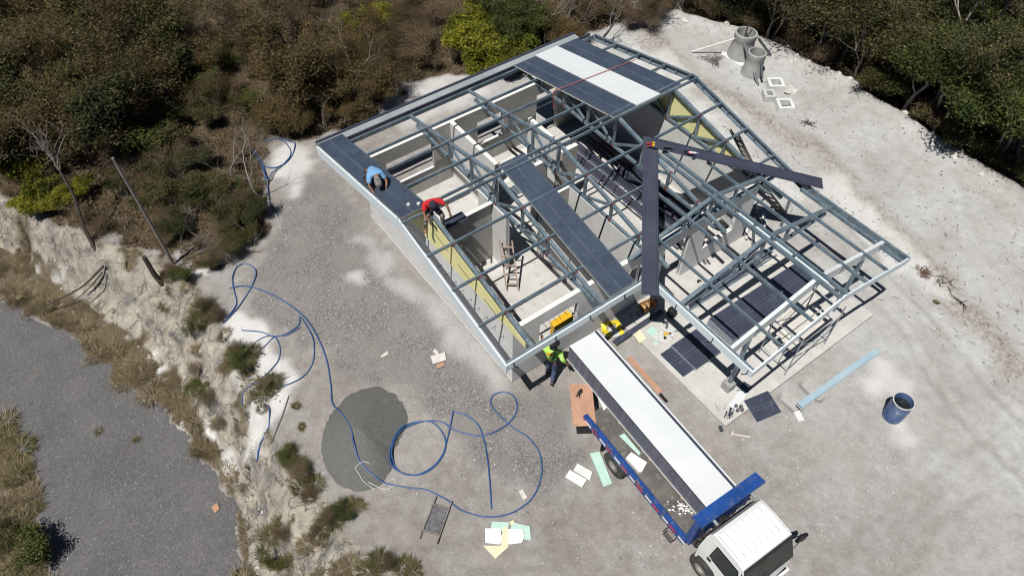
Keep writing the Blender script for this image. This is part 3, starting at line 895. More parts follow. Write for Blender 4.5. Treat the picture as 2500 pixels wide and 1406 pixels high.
# far gable: ladder of channel and studs
lad = MB()
for (va, vb) in ((0.0, D/2), (D/2, D)):
    za, zb = roof(va), roof(vb)
    lad.prism([(L-.012, va, za-.26), (L-.012, vb, zb-.26), (L-.012, vb, zb-.004), (L-.012, va, za-.004)], (.012, 0, 0), 1)
    for dz in (0.0, -.235):
        lad.prism([(L-.09, va, za+dz-.03), (L-.09, vb, zb+dz-.03), (L-.09, vb, zb+dz), (L-.09, va, za+dz)], (.077, 0, 0), 0)
lo_ = obj('gable_ladder', lad, ['purlin', 'sheet'], house)
v = 0.35
while v < D-.2:
    obj('ladder_stud', MB().box(L-.075, L-.0125, v-.032, v+.032, roof(v)-.233, roof(v)-.033), 'purlin', lo_)
    v += 0.65
# back eave: wide capping sheet with a dark lip, and the eave member beneath
obj('eave_member', MB().box(0.06, L-.1, D-.06, D+.0, HE-.16, HE-.03), 'purlin', house)
obj('eave_channel', MB().box(0.06, L-.1, D+.18, D+.215, HE-.40, HE-.05), 'flash', house)  # dark navy here paints the shade on the channel's inner face
gt = obj('eave_gutter', MB().box(0.055, 11.55, D+.216, D+.50, HE-.075, HE-.045), 'sheet', house)
obj('gutter_lip', MB().box(0.055, 11.55, D+.503, D+.57, HE-.20, HE+.02), 'navy', gt)
# gutter brackets hooked over the pale fascias
for (u, v, ax) in ((0.25, 0, 0), (1.70, 0, 0), (2.95, 0, 0), (4.25, 0, 0), (UV, -1.15, 1), (UV, -2.6, 1), (UV, -3.9, 1)):
    o = MB()
    if ax == 0:
        o.beam((u, -.012, HE-.02), (u+.01, -.012, HE-.20), .02, .02, (0, 1, 0)).beam((u+.01, -.012, HE-.20), (u+.13, -.06, HE-.33), .02, .02)
    else:
        o.beam((u-.012, v, HE-.04), (u-.02, v, HE-.22), .02, .02, (1, 0, 0)).beam((u-.02, v, HE-.22), (u-.07, v+.11, HE-.33), .02, .02)
    obj('gutter_bracket', o, 'black', house)

# sandwich panels fixed to the roof
def roof_panel_mb(u0, u1, v0, v1, mats=('navy', 'rib', 'core'), rib=True, base=0.006, th=0.055):
    """panel lying on a slope between v0 and v1 of the main roof"""
    mb = MB()
    z = lambda v: roof(v)+base
    def slab(a, b, za, zb, mi):
        mb.add([(a, v0, z(v0)+za), (b, v0, z(v0)+za), (b, v1, z(v1)+za), (a, v1, z(v1)+za), (a, v0, z(v0)+zb), (b, v0, z(v0)+zb), (b, v1, z(v1)+zb), (a, v1, z(v1)+zb)],
               [(0, 3, 2, 1), (4, 5, 6, 7), (0, 1, 5, 4), (1, 2, 6, 5), (2, 3, 7, 6), (3, 0, 4, 7)], mi)
    slab(u0, u1, 0, th-.008, 2)
    slab(u0-.002, u1+.002, th-.0079, th, 0)
    if rib:
        wdt = u1-u0
        for f_ in (0.035, 0.43, 0.475, 0.965):
            slab(u0+wdt*f_-.007, u0+wdt*f_+.007, th-.002, th+.006, 1)
    return mb
for (a, b, lab) in ((0.055, 1.02, 'dark blue sandwich panel at the road side end of the roof'), (8.24, 9.27, None), (10.38, 11.36, None)):
    lo_v, hi_v = (5.38, D+.44) if a < 1 else (5.26, D+.10)
    p_ = obj('roof_panel', roof_panel_mb(a, b, lo_v, hi_v, ), ['navy_dusty', 'rib', 'core'], house)
    if lab: p_['label'] = lab

# valley flashings folded from dark sheet, laid where porch and main roof meet
def valley(p0, p1, side):
    a, b = Vector(p0), Vector(p1)
    d = (b-a).normalized()
    s_ = d.cross(Vector((0, 0, 1))).normalized()
    n_ = s_.cross(d)
    prof = [(-.25, .02), (-.25, 0.0), (-.20, 0.0), (-.195, .018), (-.185, .018), (-.18, 0.0), (.13, 0), (.135, .02), (.15, .02), (.155, 0), (.245, 0), (.25, .03)]
    top = [(x, y+.006) for x, y in prof]
    mb = MB()
    vs = []
    for e in (a, b):
        for (x, y) in prof + top[::-1]:
            vs.append(e + s_*x + n_*y)
    n = len(prof)*2
    fs = [(i, (i+1) % n, n+(i+1) % n, n+i) for i in range(n)]
    m_ = len(prof)
    for i in range(m_-1):
        fs.append((i, n-1-i, n-2-i, i+1))
        fs.append((n+i, n+i+1, n+n-2-i, n+n-1-i))
    mb.add(vs, fs)
    return mb
va = obj('valley_flashing', valley((8.78, 3.98, 3.90), (4.76, -0.50, 3.07), 1), 'flash', house)
vb = obj('valley_flashing', valley((8.55, 3.78, 3.93), (12.50, -0.42, 3.10), -1), 'flash', house)
va['label'] = 'dark valley flashing running down to the inner eave corner above the tool crate'
vb['label'] = 'dark valley flashing with hand tools lying on it'

# loose panels resting on the frame
lp = obj('roofing_sheet', roof_panel_mb(3.78, 4.76, 0.12, 5.60, base=.008), ['navy_dusty', 'rib', 'core'])
tag(lp, 'single dark blue roof panel spanning from ridge to front eave of the open frame', 'roof panel')
mbp = roof_panel_mb(9.285, 10.365, 5.25, D+.16, rib=False, base=.03, th=.05)
wpn = obj('roofing_sheet', mbp, ['white_panel', 'rib', 'core'])
tag(wpn, 'white panel lying between two dark panels near the far gable', 'roof panel')

# ------------------------------------------------------------------ flatbed truck
TA = math.atan2(-1, -0.05)
trk = thing('flatbed_truck', 'white cab flatbed truck with blue bed rails and headboard carrying a stack of panels', 'truck', (2.58, -1.70, 0), TA)
def hw(z):
    return 0.895 if z < 1.35 else 0.895 - 0.075*(z-1.35)/0.8
prof = [(4.62, .62), (4.60, 1.30), (4.64, 1.95), (4.74, 2.22), (4.86, 2.275), (5.25, 2.29), (5.62, 2.265), (5.76, 2.20), (6.10, 1.36), (6.17, .95), (6.15, .45), (5.45, .45), (5.40, .78), (5.25, .93), (4.95, .98), (4.70, .90)]
cb = MB()
n_ = len(prof)
ys = [-1, -.93, -.5, 0, .5, .93, 1]
vs = []
for y in ys:
    for (x, z) in prof:
        drop = 0.0
        zz, xx = z, x
        if abs(y) == 1:
            if z > 2.1: zz = z-0.055
            if x > 6.05: xx = x-.09
            if x < 4.7: xx = x+.03
        elif abs(y) > .9:
            if z > 2.1: zz = z-0.012
            if x > 6.05: xx = x-.035
        vs.append((xx, y*hw(z), zz))
fs = []
for j in range(len(ys)-1):
    for i in range(n_):
        fs.append((j*n_+i, j*n_+(i+1) % n_, (j+1)*n_+(i+1) % n_, (j+1)*n_+i))
fs.append(tuple(range(n_)))
fs.append(tuple((len(ys)-1)*n_+i for i in range(n_-1, -1, -1)))
cb.add(vs, fs)
cab = obj('cab', cb, 'truck_white', trk, bevel=.02)
ribs = MB()
for k in range(8):
    y = -.66+k*.1886
    ribs.prism([(4.84, y-.062, 2.272), (5.60, y-.062, 2.272), (5.60, y+.062, 2.272), (4.84, y+.062, 2.272)], (0, 0, .022))
obj('roof_rib', ribs, 'truck_white', cab, bevel=.014)
gr = MB()
for k in range(9):
    y = -.754+k*.1886
    gr.box(4.86, 5.58, y-.004, y+.004, 2.262, 2.2925)
obj('roof_seam', gr, 'grey_paint', cab)
def yside(z, e=.004):
    return hw(z)+e
def sidepoly(pts, s_, e=.004, th=.006):
    mb = MB()
    return mb.prism([(x, s_*yside(z, e), z) for x, z in (pts if s_ < 0 else pts[::-1])], (0, s_*th, 0))
for s_ in (-1, 1):
    dr = obj('door', sidepoly([(4.86, .98), (4.86, 2.05), (5.72, 2.05), (5.95, 1.42), (5.95, .60), (5.50, .60), (5.46, .85), (5.2, 1.0)], s_, .002), 'truck_white', cab)
    obj('side_window', sidepoly([(4.98, 1.42), (5.02, 2.00), (5.66, 2.00), (5.88, 1.42)], s_, .010), 'glass', dr)
    obj('window_frame', sidepoly([(4.95, 1.38), (4.99, 2.035), (5.70, 2.035), (5.93, 1.38)], s_, .003), 'black', dr)
    obj('door_handle', MB().box(4.93, 5.06, s_*.905-.012, s_*.905+.012, 1.18, 1.29), 'black', dr, bevel=.006)
    sill = MB().tube([(5.05, s_*(yside(1.4)+.012), 1.385), (5.93, s_*(yside(1.4)+.012), 1.37)], .012, 6)
    obj('window_seal', sill, 'black', dr)
ws = MB()
q = [(5.785, 2.165), (6.095, 1.395)]
ws.prism([(q[0][0]+.012, -.76, q[0][1]), (q[1][0]+.012, -.80, q[1][1]), (q[1][0]+.012, .80, q[1][1]), (q[0][0]+.012, .76, q[0][1])], (.006, 0, .003))
obj('windshield', ws, 'glass', cab)
wf_ = MB()
wf_.prism([(q[0][0]+.004, -.80, q[0][1]+.03), (q[1][0]+.004, -.845, q[1][1]-.03), (q[1][0]+.004, .845, q[1][1]-.03), (q[0][0]+.004, .80, q[0][1]+.03)], (.006, 0, .003))
obj('windshield_seal', wf_, 'black', cab)
wp = MB().tube([(6.13, -.1, 1.37), (6.03, .45, 1.60)], .01, 5).tube([(6.13, -.6, 1.37), (6.04, -.1, 1.60)], .01, 5)
obj('wiper', wp, 'black', cab)
for s_ in (-1, 1):
    mr = MB().tube([(5.80, s_*.84, 2.08), (5.92, s_*1.02, 2.02), (5.95, s_*1.08, 1.92)], .014, 6)
    mr.tube([(5.98, s_*.90, 1.55), (5.97, s_*1.05, 1.62), (5.95, s_*1.10, 1.72)], .012, 6)
    arm = obj('mirror_arm', mr, 'black', cab)
    hd = MB()
    hd.prism([(5.86, s_*1.03, 1.60), (5.92, s_*1.26, 1.63), (5.92, s_*1.28, 1.98), (5.86, s_*1.05, 2.02)], (.09, -.02*s_, 0))
    obj('mirror', hd, 'black', arm, bevel=.035)
    obj('headlight', MB().box(6.13, 6.185, s_*.62-.15, s_*.62+.15, .68, .84), 'glass', cab, bevel=.01)
obj('bumper', MB().box(6.02, 6.24, -.93, .93, .38, .60), 'truck_white', trk, bevel=.03)
# bed
obj('bed_floor', MB().box(0.0, 4.28, -1.0, 1.0, .88, .95), 'bed', trk)
for s_ in (-1, 1):
    rl = MB().box(0, 4.30, s_*.985-.065, s_*.985+.065, .84, 1.10)
    rl.box(0, 4.30, s_*1.03-.025, s_*1.03+.025, 1.10, 1.135).box(0, 4.30, s_*.945-.02, s_*.945+.02, 1.10, 1.125)
    r_ = obj('side_rail', rl, 'truck_blue', trk)
    x = .12
    kk = 0
    while x < 4.15:
        obj('reflector', MB().box(x, x+.26, s_*1.0525-.004, s_*1.0525+.004, .93, 1.02), 'red_mark' if kk % 2 else 'white_mark', r_)
        x += .36 if kk % 2 else .30
        kk += 1
    hk = MB()
    for x in (.55, 1.25, 2.35, 3.45):
        hk.beam((x, s_*.985, 1.137), (x+.01, s_*1.06, 1.137), .035, .012).beam((x, s_*1.06, 1.14), (x, s_*1.07, .86), .035, .012, (1, 0, 0))
    obj('rail_hook', hk, 'bed', r_)
hb = MB()
for s_ in (-1, 1):
    hb.prism([(4.20, s_*1.0, 1.0), (4.42, s_*1.0, 1.0), (4.42, s_*1.0, 2.45), (4.28, s_*1.0, 2.45)], (0, -s_*.09, 0))
hb.box(4.36, 4.40, -.91, .91, 1.0, 2.44)
h_ = obj('headboard', hb, 'truck_blue', trk, bevel=.01)
vis = MB().prism([(4.22, -1.06, 2.455), (4.50, -1.06, 2.50), (4.50, 1.06, 2.50), (4.22, 1.06, 2.455)], (0, 0, .035))
vis.box(4.495, 4.525, -1.06, 1.06, 2.43, 2.545).prism([(4.19, -1.06, 2.38), (4.22, -1.06, 2.38), (4.22, -1.06, 2.49), (4.19, -1.06, 2.49)], (0, 2.12, 0))
rngc = random.Random(2)
for i in range(7):
    for j in range(52):
        x, y = 4.245+i*.037, -1.03+j*.0402+(i % 2)*.02
        z = 2.49+(x-4.22)*.16
        s1 = 1 if (i+j) % 2 else -1
        vis.beam((x-.012, y-.012*s1, z+.002), (x+.012, y+.012*s1, z+.006), .007, .006)
obj('headboard_top', vis, 'truck_blue', h_)
obj('headboard_bracket', MB().box(4.40, 4.66, .60, .66, 2.34, 2.40).box(4.40, 4.66, -.66, -.60, 2.34, 2.40), 'sheet', h_)
# running gear
ch = MB()
for y in (-.38, .38):
    ch.box(.1, 5.9, y-.05, y+.05, .60, .80)
for x in (.5, 1.4, 2.4, 3.4, 4.2):
    ch.box(x-.06, x+.06, -.95, .95, .80, .878)
ch.box(2.35, 3.2, -.86, -.48, .42, .74).box(3.35, 3.75, -.80, -.45, .45, .72).box(1.38, 1.52, -.75, .75, .32, .48).box(4.88, 5.02, -.7, .7, .32, .48)
ch.tube([(3.95, -.62, .5), (4.45, -.62, .55), (4.55, -.70, .9)], .09, 8)
obj('chassis', ch, 'chassis', trk)
en = MB()
rr = random.Random(9)
for k in range(46):
    x, y, z = rr.uniform(4.42, 4.60), rr.uniform(-.85, .6), rr.uniform(.9, 1.75)
    en.tube([(x, y, z), (x+rr.uniform(-.05, .05), y+rr.uniform(.05, .25), z+rr.uniform(-.2, .2))], rr.uniform(.008, .03), 5)
obj('cab_back_fittings', en, 'chassis', trk)
st_ = MB()
for dy in (0, ):
    st_.tube([(3.72, -1.06, .78), (3.72, -1.20, .76), (4.06, -1.20, .76), (4.06, -1.06, .78)], .014, 6)
    st_.tube([(3.74, -1.06, .60), (3.74, -1.18, .58), (4.04, -1.18, .58), (4.04, -1.06, .60)], .014, 6)
obj('side_step', st_, 'black', trk)
for y in (-1.0, .55):
    obj('mud_flap', MB().box(.83, .85, y, y+.45, .25, .86), 'black', trk)
obj('tail_board', MB().box(-.30, -.02, -1.02, -.45, .80, .86), 'black', trk)
for (x, r, ww, y0) in ((1.45, .40, .22, .93), (1.45, .40, .22, .66), (4.95, .385, .22, .82)):
    for s_ in (-1, 1):
        a = MB()
        pf = [(.20, -ww/2), (r*.72, -ww/2), (r*.93, -ww/2+.01), (r, -ww/2+.04), (r, ww/2-.04), (r*.93, ww/2-.01), (r*.72, ww/2), (.20, ww/2)]
        vs_ = MB().lathe(pf, 36)
        conv = lambda p_: (x+p_[0], s_*(y0+p_[2]), r+p_[1])
        a.add([conv(p_) for p_ in vs_.v], vs_.f)
        ty = obj('wheel', a, 'rubber', trk, smooth=True)
        tr_ = MB()
        for k in range(40):
            an = k*math.pi/20
            c_, s2 = math.cos(an), math.sin(an)
            for yy in (-ww/2+.035, ww/2-.035):
                tr_.beam((x+c_*(r-.004), s_*(y0+yy)-.03, r+s2*(r-.004)), (x+c_*(r-.004), s_*(y0+yy)+.03, r+s2*(r-.004)), .03, .022, (c_, 0, s2))
        obj('tread', tr_, 'rubber', ty)
        rm_ = MB()
        pr = [(0, .03), (.06, .035), (.09, .0), (.16, .02), (.19, .07), (.235, .085), (.245, .11)]
        if y0 < .7: pr = [(0, .0), (.2, .0), (.24, .1)]
        l2 = MB().lathe(pr, 28)
        rm_.add([conv((p_[0], p_[1], p_[2]+.0)) for p_ in l2.v], l2.f)
        for k in range(6):
            an = k*math.pi/3
            rm_.tube([(x+.075*math.cos(an), s_*(y0+.01), r+.075*math.sin(an)), (x+.075*math.cos(an), s_*(y0+.05), r+.075*math.sin(an))], .012, 6)
        obj('rim', rm_, 'rim', ty, smooth=True)
for (x, y) in ((.02, -.8), (.02, .8)):
    obj('tail_lamp', MB().box(-.03, 0, y-.12, y+.12, .72, .82), 'red_mark', trk)

# the stack of sandwich panels on the truck: each panel is a thing
rs = random.Random(12)
SB = (2.805, -2.86)
NPAN, TH = 12, 0.056
for k in range(NPAN):
    mb = MB()
    z0, z1 = 0.0, TH-.004
    if k == NPAN-1:
        mb.box(-3.0, 3.0, -.53, .53, z0, z1-.001, 0)
        mb.box(-3.0, 3.0, -.53, .405, z1-.001, z1+.004, 1).box(-3.0, 3.0, .485, .53, z1-.001, z1+.002, 1)
        nm, lb = 'insulated_sheet', 'white topped sandwich panel uppermost in the stack on the truck'
    else:
        mb.box(-3.0, 3.0, -.53, .53, z0+.012, z1-.012, 2 if k == 0 else 0)
        mb.box(-3.0, 3.0, -.524, .538, z1-.0118, z1, 0).box(-3.0, 3.0, -.536, .524, z0, z0+.0118, 1 if k == 0 else 0)
        nm, lb = 'insulated_sheet', 'dark edged sandwich panel lower in the stack on the truck'
        if k == 0: lb = 'white sandwich panel at the bottom of the stack resting on the truck bed'
    o = obj(nm, mb, ['flash' if k == NPAN-1 else 'slate', 'white_panel', 'core'])
    j = rs.uniform(-.012, .012) if k not in (0, NPAN-1) else (-.05 if k == 0 else 0)
    o.location = (SB[0]+j, SB[1]+rs.uniform(-.02, .02), 1.045+k*TH)
    o.rotation_euler = (0, 0, TA)
    tag(o, lb, 'panel', 'sandwich panels stacked on the truck' )
brr = MB().box(0, .08, -.5, .5, 0, .09)
for x in (.5, 1.9, 3.3):
    o = obj('bearer_timber', MB().box(-.045, .045, -.55, .55, 0, .088), 'timber')
    o.location = (2.80-.05*x, -1.95-x*.95, .953)
    o.rotation_euler = (0, 0, TA)
    tag(o, 'timber bearer under the stacked panels on the truck bed', 'timber', 'bearers under the panel stack')

def plate(name, pts, z, th, mat, label, cat, group=None, bevel=0.0, tilt=0.0):
    """a flat thing whose corners lie at height z under the given photo points"""
    P_ = [Vector(at(x, y, z)) for x, y in pts]
    c = sum(P_, Vector())/len(P_)
    poly = [(p_.x-c.x, p_.y-c.y, (tilt*(i % 2))) for i, p_ in enumerate(P_)]
    a_ = sum(poly[i][0]*poly[(i+1) % len(poly)][1]-poly[(i+1) % len(poly)][0]*poly[i][1] for i in range(len(poly)))
    if a_ < 0: poly = poly[::-1]
    o = obj(name, MB().prism(poly, (0, 0, th)), mat, bevel=bevel)
    o.location = (c.x, c.y, z-th)
    return tag(o, label, cat, group)
# plywood sheet at the tail of the truck, with a dark glove-like tool pouch on it
ply = obj('plywood_sheet', MB().box(-.68, .68, -.33, .33, 0, .018), 'plywood')
ply.location, ply.rotation_euler = (1.80, -1.30, .97), (R(3), R(2), math.atan2(-1.05, -.72))
tag(ply, 'reddish plywood sheet lying across the tail of the truck', 'plywood')
bx = obj('dark_crate', MB().box(-.42, .42, -.22, .22, 0, .93).box(-.36, .36, -.24, -.22, .2, .8), 'black', bevel=.01)
bx.location, bx.rotation_euler = (1.86, -1.36, 0.02), (0, 0, math.atan2(-1.05, -.72))
tag(bx, 'black crate under the plywood sheet at the tail of the truck', 'crate')
def blob(name, pts, r, mat, label, cat, group=None, seed=0, flat=.6):
    """a crumpled soft thing made of one lumpy hull"""
    rg = np.random.RandomState(seed)
    n, m_ = 20, 12
    mb = MB()
    vs = []
    for i in range(m_+1):
        ph = math.pi*i/m_
        for k in range(n):
            th_ = 2*math.pi*k/n
            d = 1+.35*(float(vnoise(np.array([k % n*.55+seed]), np.array([i*.7+seed*3.1]), seed)[0])-.5)*2*math.sin(ph)
            vs.append((r[0]*d*math.sin(ph)*math.cos(th_), r[1]*d*math.sin(ph)*math.sin(th_), r[2]*(1+d*math.cos(ph)*flat)))
    fs = [(i*n+k, i*n+(k+1) % n, (i+1)*n+(k+1) % n, (i+1)*n+k) for i in range(m_) for k in range(n)]
    mb.add(vs, fs)
    zmin = min(v[2] for v in vs)
    mb.v = [(a, b, c-zmin) for a, b, c in mb.v]
    o = obj(name, mb, mat)
    o.location = pts
    return tag(o, label, cat, group)
pz = at(1412, 962, 1.0)
gp = MB().tube([(0, 0, .03), (.10, .02, .05), (.17, .06, .04)], [.05, .06, .03], 7).tube([(0, 0, .02), (-.12, -.03, .02)], [.03, .012], 6).tube([(.03, -.02, .02), (-.06, -.12, .02)], [.03, .012], 6)
o = obj('work_glove', gp, 'hat_dark'); o.location = (pz[0], pz[1], .99)
tag(o, 'dark work glove lying on the reddish plywood sheet', 'glove')
plate('foam_block', [(1528, 1117), (1541, 1103), (1580, 1128), (1568, 1150), (1560, 1151)], 1.08, .12, 'foam_white', 'white foam block lying in the truck bed beside the stack', 'foam')
plate('foam_strip', [(1453, 955), (1458, 950), (1484, 992), (1475, 1001)], 1.03, .07, 'foam_white', 'white foam offcut beside the plywood in the truck bed', 'foam')
plate('foam_strip', [(1512, 1063), (1524, 1057), (1564, 1105), (1560, 1111)], 1.0, .03, 'foam_mint', 'pale mint foam strip in the truck bed against the stack', 'foam')
crm = MB()
for k in range(60):
    x, y, s_ = rs.gauss(0, .16), rs.gauss(0, .07), rs.uniform(.008, .03)
    crm.box(x-s_, x+s_, y-s_*.7, y+s_*.7, 0, s_*.6)
o = obj('foam_crumbs', crm, 'foam_white'); o.location = tuple(at(1667, 1240, .955)); o.rotation_euler = (0, 0, R(-50))
o['kind'] = 'stuff'; o['label'] = 'white foam crumbs scattered on the truck bed near the headboard'; o['category'] = 'crumbs'

# ------------------------------------------------------------------ people
def skin_mesh(name, V, E_, mat, sub=1):
    """V: list of (xyz, radius); E_: edges; first vertex is the root"""
    me = bpy.data.meshes.new(name)
    me.from_pydata([v[0] for v in V], E_, [])
    o = bpy.data.objects.new(name, me)
    COL.objects.link(o)
    o.modifiers.new('skin', 'SKIN').use_smooth_shade = True
    for i, v in enumerate(V):
        r = v[1]
        me.skin_vertices[0].data[i].radius = r if isinstance(r, tuple) else (r, r)
        me.skin_vertices[0].data[i].use_root = (i == 0)
    s_ = o.modifiers.new('sub', 'SUBSURF')
    s_.levels = s_.render_levels = sub
    bpy.context.view_layer.update()
    m2 = bpy.data.meshes.new_from_object(o.evaluated_get(bpy.context.evaluated_depsgraph_get()))
    m2.name = name
    if name in ('shirt', 'trousers', 'vest'):
        nv_ = len(m2.vertices)
        co_ = np.empty(nv_*3)
        m2.vertices.foreach_get('co', co_)
        co_ = co_.reshape(-1, 3)
        nn_ = np.empty(nv_*3)
        m2.vertex_normals.foreach_get('vector', nn_)
        amp = (fbm(co_[:, 0]*9+co_[:, 2]*13, co_[:, 1]*9-co_[:, 2]*7, 5, 3)-.5)*.034
        co_ = co_ + nn_.reshape(-1, 3)*amp[:, None]
        m2.vertices.foreach_set('co', co_.ravel())
    bpy.data.objects.remove(o)
    m2.materials.clear()
    m2.materials.append(M[mat])
    return m2

class Graph:
    def __init__(s):
        s.V, s.E = [], []
    def n(s, p_, r, prev=None):
        s.V.append((tuple(p_), r))
        if prev is not None:
            s.E.append((prev, len(s.V)-1))
        return len(s.V)-1

def person(label, J, mats, hat, loc, rotz, gloves=(None, None), vest=False):
    """J: joint positions in the person's own frame (x forward, y left, z up)"""
    root = thing('person', label, 'person', loc, rotz)
    root.scale = (1.06,)*3
    V = {k: Vector(v) for k, v in J.items()}
    fw = (V['face']-V['head']).normalized()
    g_ = Graph()
    pe = g_.n(V['pelvis'], (.13, .105))
    sp = g_.n(V['pelvis'].lerp(V['chest'], .5), (.125, .10), pe)
    chs = g_.n(V['chest'], (.145, .11), sp)
    nk = g_.n(V['neck'], .06, chs)
    h0 = g_.n(V['neck'].lerp(V['head'], .55), .068, nk)
    h1 = g_.n(V['head'], (.082, .092), h0)
    h2 = g_.n(V['head'] + (V['head']-V['neck']).normalized()*.085, .062, h1)
    side = fw.cross((V['head']-V['neck']).normalized()).normalized()
    ns = g_.n(V['head']+fw*.105 - (V['head']-V['neck']).normalized()*.02, .014, h1)
    for sg in (-1, 1):
        g_.n(V['head']+side*(.088*sg)-(V['head']-V['neck']).normalized()*.015, .017, h1)
    chin = g_.n(V['head']+fw*.055-(V['head']-V['neck']).normalized()*.075, .035, h0)
    for sd_ in ('l', 'r'):
        s0 = g_.n(V['sh_'+sd_], .062, chs)
        m0 = g_.n(V['sh_'+sd_].lerp(V['el_'+sd_], .5), .048, s0)
        e0 = g_.n(V['el_'+sd_], .042, m0)
        w0 = g_.n(V['wr_'+sd_], .029, e0)
        d = (V['wr_'+sd_]-V['el_'+sd_]).normalized()
        ax = d.cross(Vector((0, 0, 1)) if abs(d.z) < .85 else fw).normalized()
        dn = ax.cross(d).normalized()
        if dn.z > 0: dn = -dn
        pa = g_.n(V['wr_'+sd_]+d*.06, (.036, .018), w0)
        for k, (off, ln) in enumerate(((-.030, .075), (-.010, .088), (.010, .082), (.030, .064))):
            b0 = V['wr_'+sd_]+d*.10+ax*off
            f1 = g_.n(b0, .010, pa)
            f2 = g_.n(b0+d*ln*.5+dn*.012, .009, f1)
            g_.n(b0+d*ln*.8+dn*ln*.42, .0075, f2)
        t0 = V['wr_'+sd_]+d*.045+ax*.042
        t1 = g_.n(t0, .0105, pa)
        g_.n(t0+d*.045+ax*.022+dn*.02, .009, t1)
        hp = g_.n(V['hip_'+sd_], .088, pe)
        th_ = g_.n(V['hip_'+sd_].lerp(V['kn_'+sd_], .5), .075, hp)
        kn = g_.n(V['kn_'+sd_], .056, th_)
        cf = g_.n(V['kn_'+sd_].lerp(V['an_'+sd_], .35), .055, kn)
        an = g_.n(V['an_'+sd_], .037, cf)
        g_.n(V['toe_'+sd_], (.04, .028), an)
    body = skin_mesh('body', g_.V, g_.E, 'skin')
    link(bpy.data.objects.new('body', body), root)
    # shirt
    c = Graph()
    a = c.n(V['pelvis'].lerp(V['chest'], .12), (.155, .128))
    b = c.n(V['pelvis'].lerp(V['chest'], .55), (.155, .128), a)
    d_ = c.n(V['chest'], (.172, .135), b)
    c.n(V['chest'].lerp(V['neck'], .72), .082, d_)
    for sd_ in ('l', 'r'):
        s0 = c.n(V['sh_'+sd_], .082, d_)
        frac = mats['sleeve']
        e1 = c.n(V['sh_'+sd_].lerp(V['el_'+sd_], min(1, frac)), .066, s0)
        if frac > 1:
            c.n(V['el_'+sd_].lerp(V['wr_'+sd_], .9), .045, e1)
    sh = link(bpy.data.objects.new('shirt', skin_mesh('shirt', c.V, c.E, mats['shirt'], 2)), root)
    if vest:
        k = Graph()
        a = k.n(V['pelvis'].lerp(V['chest'], .22), (.172, .142))
        b = k.n(V['pelvis'].lerp(V['chest'], .50), (.170, .142), a)
        vm = skin_mesh('vest', k.V, k.E, 'vest')
        link(bpy.data.objects.new('vest', vm), root)
        up_ = (V['neck']-V['pelvis']).normalized()
        acr = (V['sh_l']-V['sh_r']).normalized()
        bk = up_.cross(acr).normalized()
        if bk.dot(fw) > 0: bk = -bk
        mb = MB()
        P0 = V['chest']
        mb.prism([P0+bk*.150+acr*-.02-up_*.17, P0+bk*.150+acr*-.14-up_*.12, P0+bk*.115+acr*-.17+up_*.10, P0+bk*.115+acr*-.05+up_*.12], bk*.012)
        obj('vest_strap', mb, 'vest', root)
        mb = MB()
        mb.prism([P0+bk*.152+acr*.13+up_*.01, P0+bk*.152+acr*-.06+up_*.01, P0+bk*.128+acr*-.06+up_*.11, P0+bk*.128+acr*.13+up_*.11], bk*.012)
        pt = obj('back_patch', mb, 'orange_print', root)
        mb = MB()
        for q_ in range(5):
            o_ = P0+bk*.161+acr*(.10-.034*q_)+up_*.055
            mb.beam(o_-up_*.025, o_+up_*.025-bk*.008, .012, .006, bk)
            if q_ % 2: mb.beam(o_+up_*.02, o_+up_*.02-acr*.018, .008, .006, bk)
        obj('patch_lettering', mb, 'primer', pt)
        mb = MB()
        for tt in (.45, .8):
            for sd_ in ('r', 'l'):
                q_ = V['sh_'+sd_].lerp(V['el_'+sd_], tt)
                dd = (V['el_'+sd_]-V['sh_'+sd_]).normalized()
                mb.tube([q_-dd*.018, q_+dd*.018], .073-.006*tt, 10)
        obj('reflective_band', mb, 'white_mark', sh)
    # trousers
    k = Graph()
    a = k.n(V['pelvis']+Vector((0, 0, .0)), (.15, .122))
    k.n(V['pelvis'].lerp(V['chest'], .22), (.142, .118), a)
    for sd_ in ('l', 'r'):
        h_ = k.n(V['hip_'+sd_], .104, a)
        m0 = k.n(V['hip_'+sd_].lerp(V['kn_'+sd_], .5), .090, h_)
        q_ = k.n(V['kn_'+sd_], .073, m0)
        q2 = k.n(V['kn_'+sd_].lerp(V['an_'+sd_], .4), .068, q_)
        k.n(V['kn_'+sd_].lerp(V['an_'+sd_], .93), .056, q2)
    link(bpy.data.objects.new('trousers', skin_mesh('trousers', k.V, k.E, mats['trousers'], 2)), root)
